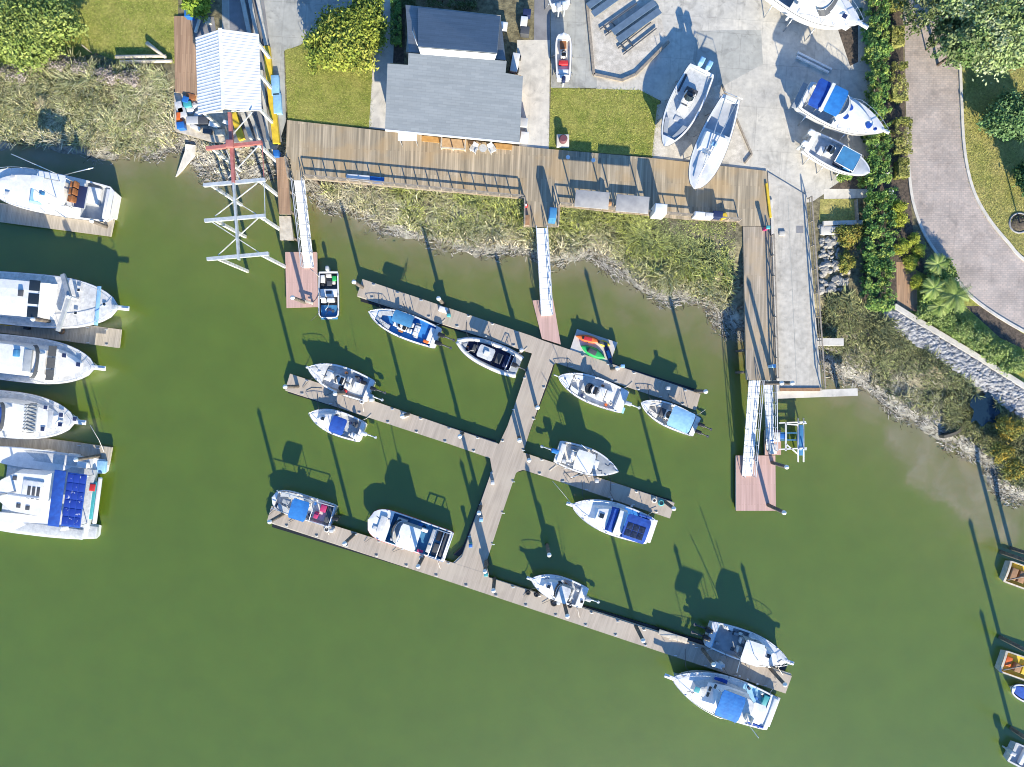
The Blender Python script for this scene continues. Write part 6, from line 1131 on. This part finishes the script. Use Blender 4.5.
# ---------------------------------------------------------------- kayaks, dock furniture, clutter
def kayak(px, py, ang, l, wd, z, m, label, inner='dark'):
    p = W(px, py, z + .25); root = thing('kayak', label, 'kayak', (p.x, p.y, z), R(ang)); N = 16; vs = []
    for i in range(N + 1):
        t = i / N; b = wd / 2 * max(.02, (1 - abs(2 * t - 1) ** 2.3)); x = (t - .5) * l; vs += [(x, -b, .22), (x, -b * .6, .02), (x, b * .6, .02), (x, b, .22), (x, b * .5, .3), (x, -b * .5, .3)]
    fs = [(i * 6 + j, i * 6 + (j + 1) % 6, (i + 1) * 6 + (j + 1) % 6, (i + 1) * 6 + j)[::-1] for i in range(N) for j in range(6)] + [tuple(range(6)), tuple(N * 6 + j for j in range(5, -1, -1))]
    MB().add(vs, fs, True).build('hull', m, root, True); MB().rbox(-.55, .35, -wd * .26, wd * .26, .285, .325, .03).build('cockpit', inner, root, True); MB().rbox(-.6, -.45, -wd * .24, wd * .24, .3, .5, .04).build('seat', 'black', root, True)
kayak(588.5, 339, -14, 2.6, .72, .5, 'orange', 'orange and red kayak on the pale float', 'red'); kayak(604, 343.5, -16, 1.3, .6, .5, 'yellow', 'short yellow kayak behind the orange one'); kayak(593, 352, -27, 2.7, .95, .5, 'green', 'bright green kayak on the pale float')
kayak(608.5, 354, 108, 2.2, .55, .5, 'navy', 'dark narrow shape added as the piling shadow at the corner of the pale float', 'bluedeck')  # dark form added to draw the piling's shadow across the float

kayak(45, 452.5, 9, 2.0, .6, DOCK, 'cream', 'cream paddle board on the lowest west dock', 'palegrey'); kayak(34, 455, -12, 1.7, .8, DOCK, 'bluedeck', 'blue grey dinghy on the lowest west dock'); kayak(28, 460, -8, 1.5, .7, DOCK, 'gelgrey', 'grey dinghy beside the catamaran on the lowest west dock')
_P = []
def pedestal(px, py, z, label, m='white', h=1.05, top='palegrey'):
    p = W(px, py, z + h); root = thing('power_pedestal', label, 'pedestal', (p.x, p.y, z), group='pedestals along the docks and pier')
    MB().rbox(-.15, .15, -.13, .13, 0, h * .82, .03).build('body', m, root, True); MB().rbox(-.19, .19, -.17, .17, h * .823, h, .06).build('cap', top, root, True)
for a in [(768.5, 227, DECK, 'pedestal with a pink and teal top at the corner of the pier', 'magenta', 1.2, 'teal'), (774, 366, DECK, 'pale blue topped pedestal near the end of the pier', 'ltblue', 1.2, 'ltblue'), (448.5, 315, DOCK, 'teal topped pedestal on the upper dock behind the blue boat', 'teal', 1.0, 'teal'),
    (492.5, 483, DOCK, 'white pedestal on the walkway just below the middle docks'), (481, 520, DOCK, 'white pedestal halfway down the lower walkway', 'white', 1.0, 'ltblue'), (470.5, 546, DOCK, 'blue topped pedestal at the lower end of the walkway', 'teal', 1.0, 'bluebin'), (486, 575, DOCK, 'grey pedestal at the walkway foot', 'palegrey', 1.0, 'teal'),
    (623, 366, DOCK, 'light blue topped pedestal on the upper dock beside the dark shadow shape', 'white', 1.1, 'ltblue'), (668.5, 388, DOCK, 'grey pedestal on the upper dock above the pale blue canvas', 'palegrey'), (371, 400, DOCK, 'white pedestal on the middle dock between the two boats', 'white'), (404, 414, DOCK, 'grey pedestal on the bare part of the middle dock', 'palegrey'),
    (597, 481, DOCK, 'pedestal on the east finger dock below the grey covered bow', 'white'), (723, 666, DOCK, 'white pedestal on the lowest dock between the two big boats', 'white'), (331, 531, DOCK, 'white pedestal on the lowest dock behind the blue canopied deck boat', 'white'), (421, 558, DOCK, 'pedestal on the lowest dock beside the large deck boat', 'palegrey'), (558.5, 603, DOCK, 'pedestal beside the small walkaround boat', 'palegrey')]: pedestal(*a)
def dockbox(px, py, z, l, wd, h, ang, m, label, nm='dock_box', cat='dock box'):
    p = W(px, py, z + h); root = thing(nm, label, cat, (p.x, p.y, z), R(ang)); MB().rbox(-l / 2, l / 2, -wd / 2, wd / 2, 0, h * .75, .03).build('body', m, root, True); MB().rbox(-l / 2 - .03, l / 2 + .03, -wd / 2 - .03, wd / 2 + .03, h * .753, h, .05).build('lid', m, root, True)
dockbox(443, 309.5, DOCK, .8, .5, .55, -18, 'gel', 'white dock box next to the teal topped pedestal on the upper dock'); dockbox(673, 636.5, DOCK, 2.9, .5, .2, -18, 'palewood', 'long pale plank box along the lowest dock left of the walkaround boat'); dockbox(719, 666, DOCK, .7, .5, .5, -18, 'gel', 'white dock box on the lowest dock between the two big boats')
dockbox(405, 416, DOCK, .7, .3, .3, 25, 'white', 'small white box on the bare part of the middle dock'); dockbox(73, 457, DOCK, .9, .6, .5, -8, 'white', 'white dock box on the lowest west dock'); dockbox(4, 321, DOCK, .9, .8, .6, -8, 'yellow', 'mustard coloured box on the middle west dock'); dockbox(47, 324.5, DOCK, .5, .5, .5, 0, 'yellow', 'small yellow box on the middle west dock beside the yacht'); dockbox(26, 327, DOCK, .5, .45, .4, -8, 'black', 'black box on the middle west dock')
dockbox(358, 178, DECK, 2.2, .6, .22, -5, 'gel', 'long low white locker along the boardwalk railing west of the clubhouse'); dockbox(376, 180, DECK, 1.5, .6, .2, -6, 'bluebin', 'low blue locker at the boardwalk railing beside the white one')
def coil(px, py, label, m='rubber', r=.22):
    p = W(px, py, DOCK); mb = MB(); [mb.torus(p.x, p.y, DOCK + .045 + .06 * k, r - .03 * k, .045, 16, 6) for k in range(3)]; solo(mb, 'coiled_hose', m, label, 'hose', 'coiled hoses on the docks')
for a in [(528, 592.5, 'dark coiled hose on the lowest dock left of the walkaround boat\'s bow'), (536.5, 594.5, 'dark coil just right of the first one by the walkaround boat'), (554, 603, 'larger dark coil near the pedestal on the lowest dock', 'rubber', .3), (570, 605.5, 'dark coil by the walkaround boat\'s stern'),
    (581, 473.5, 'coiled dark hose on the east finger dock'), (661, 502.5, 'teal coil at the tip of the east finger dock', 'teal', .3), (654, 500, 'pale pink coil next to the teal one', 'cream', .24), (327, 529, 'pale coil near the white pedestal behind the deck boat', 'palegrey', .28), (341, 388, 'dark coil on the middle dock beside the white open boat'), (362, 401.5, 'grey coil on the middle dock by the twin outboards', 'palegrey'), (62, 331, 'coil on the middle west dock beside the boom', 'brownwood', .3)]: coil(*a)
def rope(pts, z, label, r=.03, m='cream'):
    mb = MB(); mb.tube([W(x, y, zz) for (x, y), zz in zip(pts, z)], r, 5); solo(mb, 'mooring_line', m, label, 'rope')
rope([(552.5, 481), (562, 492), (571, 503)], [.65, .8, 1.3], 'mooring line from the east finger dock to the solar panelled cruiser'); rope([(90, 425), (99, 440), (104, 452)], [1.9, 1.2, .7], 'mooring line from the striped cover yacht to its dock'); rope([(40, 205), (60, 213), (64, 216)], [1.8, 1.0, .65], 'mooring line from the sport fishing yacht to the topmost west dock')
rope([(306, 391), (312, 388), (322, 388.5)], [.63, .63, .63], 'loose line lying on the west tip of the middle dock', .03, 'timber'); rope([(785, 662), (778, 668), (783, 675)], [1.3, .9, .65], 'bow line of the walkaround fishing boat'); rope([(564, 471), (571, 479), (580, 474)], [.63, .63, .63], 'loose dark line on the east finger dock', .03, 'timber')
p = W(308, 302, DOCK); r = thing('bench', 'narrow wooden bench at the outer end of the west landing float', 'bench', (p.x, p.y, DOCK), R(-18)); MB().rbox(-.65, .65, -.12, .12, .4, .46, .02).build('seat', 'palewood', r, True); MB().box(-.55, -.45, -.1, .1, 0, .4).build('leg', 'timber', r, True); MB().box(.45, .55, -.1, .1, 0, .4).build('leg', 'timber', r, True)
# two shelters on the boardwalk
for (cx, cy, lx, lb) in ((592, 199.5, 3.15, 'grey roofed fish cleaning shelter left of the other one on the boardwalk'), (632.5, 204, 3.05, 'grey roofed fish cleaning shelter nearer the white ice chest')):
    p = W(cx, cy, DECK + 2.35); root = thing('shelter', lb, 'shelter', (p.x, p.y, DECK), R(-5), 'shelters on the boardwalk')
    MB().rbox(-lx / 2, lx / 2, -.8, .8, 2.3, 2.38, .03).build('roof', mat('weathered_grey_panel', (.40, .385, .36), .8, (.31, .30, .29), 1.5, fine=.08), root, True)
    for sx in (-1, 1): MB().box(sx * (lx / 2 - .12) - .05, sx * (lx / 2 - .12) + .05, -.05, .05, 0, 2.3).build('post', 'timber', root, True)
    MB().rbox(-lx / 2 + .2, lx / 2 - .2, -.35, .35, .88, .95, .02).build('table_top', 'gelworn', root, True); MB().rbox(-.25, .25, -.22, .22, .952, .99, .02).build('sink', 'galv', root, True)
    for sx in (-1, 1): MB().box(sx * (lx / 2 - .4) - .05, sx * (lx / 2 - .4) + .05, -.3, .3, 0, .88).build('table_leg', 'timber', root, True)
def cabinet(px, py, l, wd, h, m, label, nm='cabinet', cat='cabinet', ang=-5):
    p = W(px, py, DECK + h); root = thing(nm, label, cat, (p.x, p.y, DECK), R(ang)); MB().rbox(-l / 2, l / 2, -wd / 2, wd / 2, 0, h, .05).build('body', m, root, True); MB().rbox(-l / 2 + .08, -.03, -wd / 2 - .03, -wd / 2 + .01, .15, h - .12, .01).build('door', m, root, True); MB().rbox(.03, l / 2 - .08, -wd / 2 - .03, -wd / 2 + .01, .15, h - .12, .01).build('door', m, root, True); MB().rbox(-l / 2 + .05, l / 2 - .05, -wd / 2 + .05, wd / 2 - .05, h + .003, h + .05, .02).build('lid', m, root, True)
cabinet(661, 208.5, 1.15, .95, 2.2, 'white', 'tall white ice chest at the boardwalk railing', 'ice_chest', 'ice chest'); cabinet(553, 213, .7, 1.1, 2.0, 'bluedeck', 'tall blue cabinet on the little platform by the middle gangway'); cabinet(700, 214, 1.0, .5, 1.2, 'gel', 'white locker at the boardwalk railing under the sailboat bow'); cabinet(709.5, 215, .8, .5, 1.1, 'gelworn', 'second white locker at the railing beside the first')
dockbox(718, 214, DECK, .9, .55, 1.1, -5, 'navy', 'dark blue covered box at the boardwalk railing', 'covered_box', 'box'); dockbox(724, 216, DECK, .6, .5, .5, 20, 'yellow', 'yellow orange crate beside the dark blue covered box', 'crate', 'crate')
p = W(609, 203, DECK + 1.1); r = thing('trash_bin', 'slim grey trash bin between the two shelters', 'bin', (p.x, p.y, DECK)); MB().lathe(0, 0, [(.24, 0), (.28, 1.0)], 14).build('body', 'dark', r, True); MB().lathe(0, 0, [(.3, 1.0), (.3, 1.06), (.1, 1.2)], 14).build('lid', 'brownwood', r, True)
p = W(526, 205, DECK + .5); r = thing('water_jug', 'round red jug on the boardwalk corner by the middle gangway', 'jug', (p.x, p.y, DECK)); MB().lathe(0, 0, [(.17, 0), (.2, .1), (.2, .4), (.1, .5)], 14).build('body', 'red', r, True); MB().lathe(0, 0, [(.1, .5), (.1, .58)], 10).build('lid', 'white', r, True)
p = W(527, 220, DECK + .45); r = thing('bench', 'small wooden bench beside the red jug', 'bench', (p.x, p.y, DECK)); MB().rbox(-.2, .25, -.5, .5, .4, .46, .02).build('seat', 'brownwood', r, True); MB().box(-.15, .2, -.45, -.38, 0, .4).build('leg', 'timber', r, True); MB().box(-.15, .2, .38, .45, 0, .4).build('leg', 'timber', r, True)
p = W(563, 140, LAND + .5); r = thing('planter', 'square pale concrete planter with a round maroon bin on the east lawn', 'planter', (p.x, p.y, LAND)); MB().rbox(-.6, .6, -.6, .6, 0, .4, .05).build('base', 'concwhite', r, True); MB().lathe(0, 0, [(.36, .4), (.4, .9), (.3, 1.0)], 16).build('bin', mat('maroon_plastic', (.16, .06, .07), .6), r, True)
for x, y, lb in ((568, 157, 'white stool at the lawn edge of the boardwalk left of the other'), (593.5, 160, 'white stool at the lawn edge above the second shelter')):
    p = W(x, y, DECK + .5); r = thing('stool', lb, 'stool', (p.x, p.y, DECK)); MB().cyl(0, 0, .42, .48, .2, 12).build('seat', 'gel', r, True)
    for k in range(3): a = k * 2.09; MB().tube([(math.cos(a) * .13, math.sin(a) * .13, .42), (math.cos(a) * .19, math.sin(a) * .19, 0)], .02, 5).build('leg', 'alu', r, True)
# boat racks on the gravel pad: pairs of carpeted bunk boards on steel beams
M['bunk'] = mat('blue_grey_bunk_carpet', (.10, .16, .24), .9, (.075, .125, .19), 2)
for k, (a, b, c_, d_, lb) in enumerate([((588, 6), (630, -24), (600, 29), (637, 3), 'blue grey boat rack nearer the top edge of the gravel pad'), ((613, 32), (655, 2), (618, 48), (651, 22), 'blue grey boat rack lower on the gravel pad')]):
    root = thing('boat_rack', lb, 'rack', (W(*a, LAND).x, W(*a, LAND).y, LAND), group='boat racks on the gravel pad')
    for q, r_ in ((a, b), ((a[0] + 5, a[1] + 8), (b[0] + 5, b[1] + 8))):
        MB().bar(W(*q, LAND + .42), W(*r_, LAND + .42), .62, .1).build('bunk_board', 'bunk', root)
        for t in (.08, .5, .92): p = W(*q, LAND).lerp(W(*r_, LAND), t); MB().box(p.x - .05, p.x + .05, p.y - .05, p.y + .05, LAND, LAND + .31).build('post', 'galv', root)
    for off in (0, 5.5): MB().bar(W(c_[0] + off, c_[1] + off * 1.1, LAND + .25), W(d_[0] + off, d_[1] + off * 1.1, LAND + .25), .09, .12).build('beam', 'dark', root)
    for t in (.1, .3): p = W(*c_, LAND + .2).lerp(W(*d_, LAND + .2), t); q = W(c_[0] + 5.5, c_[1] + 6, LAND + .2).lerp(W(d_[0] + 5.5, d_[1] + 6, LAND + .2), t); MB().bar(p, q, .07, .1).build('beam', 'dark', root)
mb = MB(); Q = WP([(586, -10), (594, 74), (622, 80), (636, 74), (669, 41)], LAND + .25)
for a, b in zip(Q[:-1], Q[1:]): mb.bar(a, b, .25, .25)
solo(mb, 'border_timbers', 'timber', 'dark timber border around the upper gravel pad', 'border'); mb = MB(); Q = WP([(722, 84), (752, 154), (745, 163)], LAND + .2)
for a, b in zip(Q[:-1], Q[1:]): mb.bar(a, b, .15, .2)
solo(mb, 'border_timbers', 'timber', 'thin timber border of the gravel by the sailboat', 'border')
for a, b, lb in (((798, 52), (832, 69), 'upper of two pale planks lying in the shade by the blue canopied cruiser'), ((797, 56), (829, 72), 'lower of two pale planks lying in the shade by the blue canopied cruiser')): solo(MB().bar(W(*a, LAND + .25), W(*b, LAND + .25), .18, .24), 'plank', 'white', lb, 'plank')
# west bank and shed clutter
for a, b, lb in (((116, 57), (166, 56), 'long pale pole lying at the lower edge of the west lawn'), ((147, 43), (166, 58), 'pale pole crossing at the end of the long one'), ((120, 62), (172, 61), 'weathered grey log below the pale poles')): solo(MB().tube([W(*a, LAND + .3), W(*b, LAND + .3)], .2, 8, .15), 'log', 'palewood', lb, 'log')
solo(MB().cyl(W(92, 53, LAND).x, W(92, 53, LAND).y, LAND, LAND + 1.6, .05, 8), 'fence_post', 'timber', 'lone thin post on the lower edge of the west lawn', 'post')
mb = MB(); mb.add([(*W(x, y, .35)[:2], z) for x, y, z in ((188, 146, .9), (198, 147, .9), (196, 156, .7), (188, 163, .45), (176, 175, .08), (174, 176, .05), (182, 160, .35), (186, 152, .6))] + [(*W(x, y, .35)[:2], z - .25) for x, y, z in ((188, 146, .9), (198, 147, .9), (196, 156, .7), (188, 163, .45), (176, 175, .08), (174, 176, .05), (182, 160, .35), (186, 152, .6))], [tuple(range(8)), tuple(range(15, 7, -1))] + [(i, 8 + i, 8 + (i + 1) % 8, (i + 1) % 8) for i in range(8)])
solo(mb, 'broken_slab', 'concwhite', 'pale broken slab sliding into the shallows below the shed clutter', 'slab')
random.seed(21)
clut = [(185, 99, 'bluebin', .5, .5, .6, 'blue bin nearest the wooden platform'), (187, 104, 'teal', .7, .5, .5, 'teal bin under the blue one by the wooden platform'), (180, 125, 'bluebin', .65, .6, .7, 'blue bin at the shore corner of the work platform'), (178, 117, 'orange', .3, .9, .6, 'orange box at the shore corner of the work platform'), (190, 96, 'teak', .8, .5, .4, 'brown box beside the shed roof'),
    (179, 107, 'gelworn', .6, 1.1, .5, 'white box left of the pale tarp'), (182, 112, 'palegrey', .7, .9, .5, 'pale grey box left of the pale tarp'), (192, 120, 'gelgrey', 1.1, .7, .45, 'grey box below the pale tarps'), (203, 120, 'dark', .9, .7, .5, 'dark box under the shed corner'), (213, 124, 'white', .8, .4, .5, 'white box right of the dark box'), (195, 127, 'cream', .9, .35, .4, 'cream box on the shore side of the work platform'), (207, 131, 'dark', .8, .4, .4, 'black box near the hoist'), (220, 132, 'palewood', .9, .5, .4, 'pale crate near the hoist beam'), (226, 122, 'white', .6, .3, .5, 'small white box beside the red hoist beam')]
for px, py, m_, l, wd, h, lb in clut: dockbox(px, py, 2.3, l, wd, h, random.uniform(-25, 25), m_, lb, 'storage_box', 'box')
for px, py, r_, lb in ((189, 109, .55, 'crumpled pale tarp heap left of the shed roof'), (198, 114, .6, 'crumpled white tarp heap at the shed corner'), (194, 105, .4, 'small grey tarp heap above the white one')):
    p = W(px, py, 2.5); solo(MB().rock(p.x, p.y, 2.35, r_, .5), 'tarp_heap', 'tarp', lb, 'tarp')
struct('mat', [(189, 16), (214, 17), (216, 30), (200, 48), (191, 40)], LAND + .03, 'asph')
p = W(197, 24, LAND + .4); solo(MB().bar(W(195, 32, LAND + .3), W(199, 19, LAND + .3), .22, .2), 'plank', 'cream', 'cream plank leaning on the dark mat above the shed', 'plank')
dockbox(188, 12, LAND, .7, .8, .8, 0, 'bluebin', 'blue drum box at the corner of the brown platform', 'storage_box', 'box'); dockbox(207, 20, LAND, .5, .5, .5, 10, 'palewood', 'pale crate on the dark mat above the shed', 'crate', 'crate')
for k, (px, py, lb) in enumerate([(275, 85, 'upper blue covered rack in the strip right of the yellow curb'), (277, 103, 'lower blue covered rack in the strip right of the yellow curb')]): dockbox(px, py, LAND, .7, 1.9, .5, 3, 'ltblue', lb, 'gear_rack', 'rack')
dockbox(275.5, 153, DECK - .5, .5, .6, .9, 0, 'bluebin', 'blue bin beside the hoist leg and the brown walkway', 'storage_box', 'box')
# east side of the clubhouse
for px, py, m_, l, wd, h, lb, nm, cat in ((523.5, 122, 'gelgrey', .7, .8, .9, 'grey air conditioner at the south east clubhouse corner', 'air_conditioner', 'air conditioner'), (524.5, 136, 'white', .7, .8, .8, 'white meter box on the pale path at the clubhouse corner', 'meter_box', 'box'), (504, 25, 'white', .6, .6, .7, 'white box behind the north east clubhouse corner', 'utility_box', 'box'), (524, 21, 'gel', .6, .9, .8, 'white bin by the grey driveway strip', 'bin', 'bin'), (525, 30, 'dark', .8, .7, .8, 'dark bin below the white one by the grey strip', 'bin', 'bin'), (527, 12, 'navy', .7, .6, .7, 'navy bin above the white one by the grey strip', 'bin', 'bin')): dockbox(px, py, LAND, l, wd, h, -6, m_, lb, nm, cat)
p = W(515, 62, LAND + .6); root = thing('cart', 'white utility cart with dark frame beside the clubhouse wall', 'cart', (p.x, p.y, LAND), R(80)); MB().rbox(-.9, .9, -.35, .35, .45, .6, .04).build('tray', 'white', root, True); MB().tube([(-.9, -.3, .6), (-1.2, -.3, 1.0), (-1.2, .3, 1.0), (-.9, .3, .6)], .03, 5).build('handle', 'redsteel', root, True)
for sx in (-.6, .6):
    for sy in (-.42, .42): MB().tube([(sx, sy - .05, .25), (sx, sy + .05, .25)], .25, 12).build('wheel', 'rubber', root, True)
p = W(884, 177, LAND + .5); r = thing('bench', 'pale garden bench in the shade between the hedge and the road', 'bench', (p.x, p.y, LAND), R(20)); MB().rbox(-.6, .6, -.22, .22, .4, .46, .02).build('seat', 'palegrey', r, True); MB().rbox(-.6, .6, .2, .26, .46, .9, .02).build('backrest', 'palegrey', r, True); MB().box(-.55, -.48, -.2, .2, 0, .4).build('leg', 'galv', r, True); MB().box(.48, .55, -.2, .2, 0, .4).build('leg', 'galv', r, True)
dockbox(891, 192, LAND, .5, .4, .5, 0, 'white', 'small white box in the dark bed by the road bend', 'utility_box', 'box')
p = W(1019, 223, LAND); r = thing('lamp_post', 'thin lamp post in a round mulched bed at the right edge of the lawn', 'lamp', (p.x, p.y, LAND)); MB().cyl(0, 0, 0, 4.2, .07, 8).build('pole', 'dark', r, True); MB().lathe(0, 0, [(.1, 4.2), (.28, 4.3), (.2, 4.6), (.05, 4.7)], 12).build('lamp_head', 'dark', r, True); MB().lathe(0, 0, [(.9, -.02), (.9, .05), (.1, .07)], 20).build('mulch_bed', 'mulch', r, True); MB().torus(0, 0, .03, .95, .09, 22, 6).build('base_ring', 'stone', r, True)
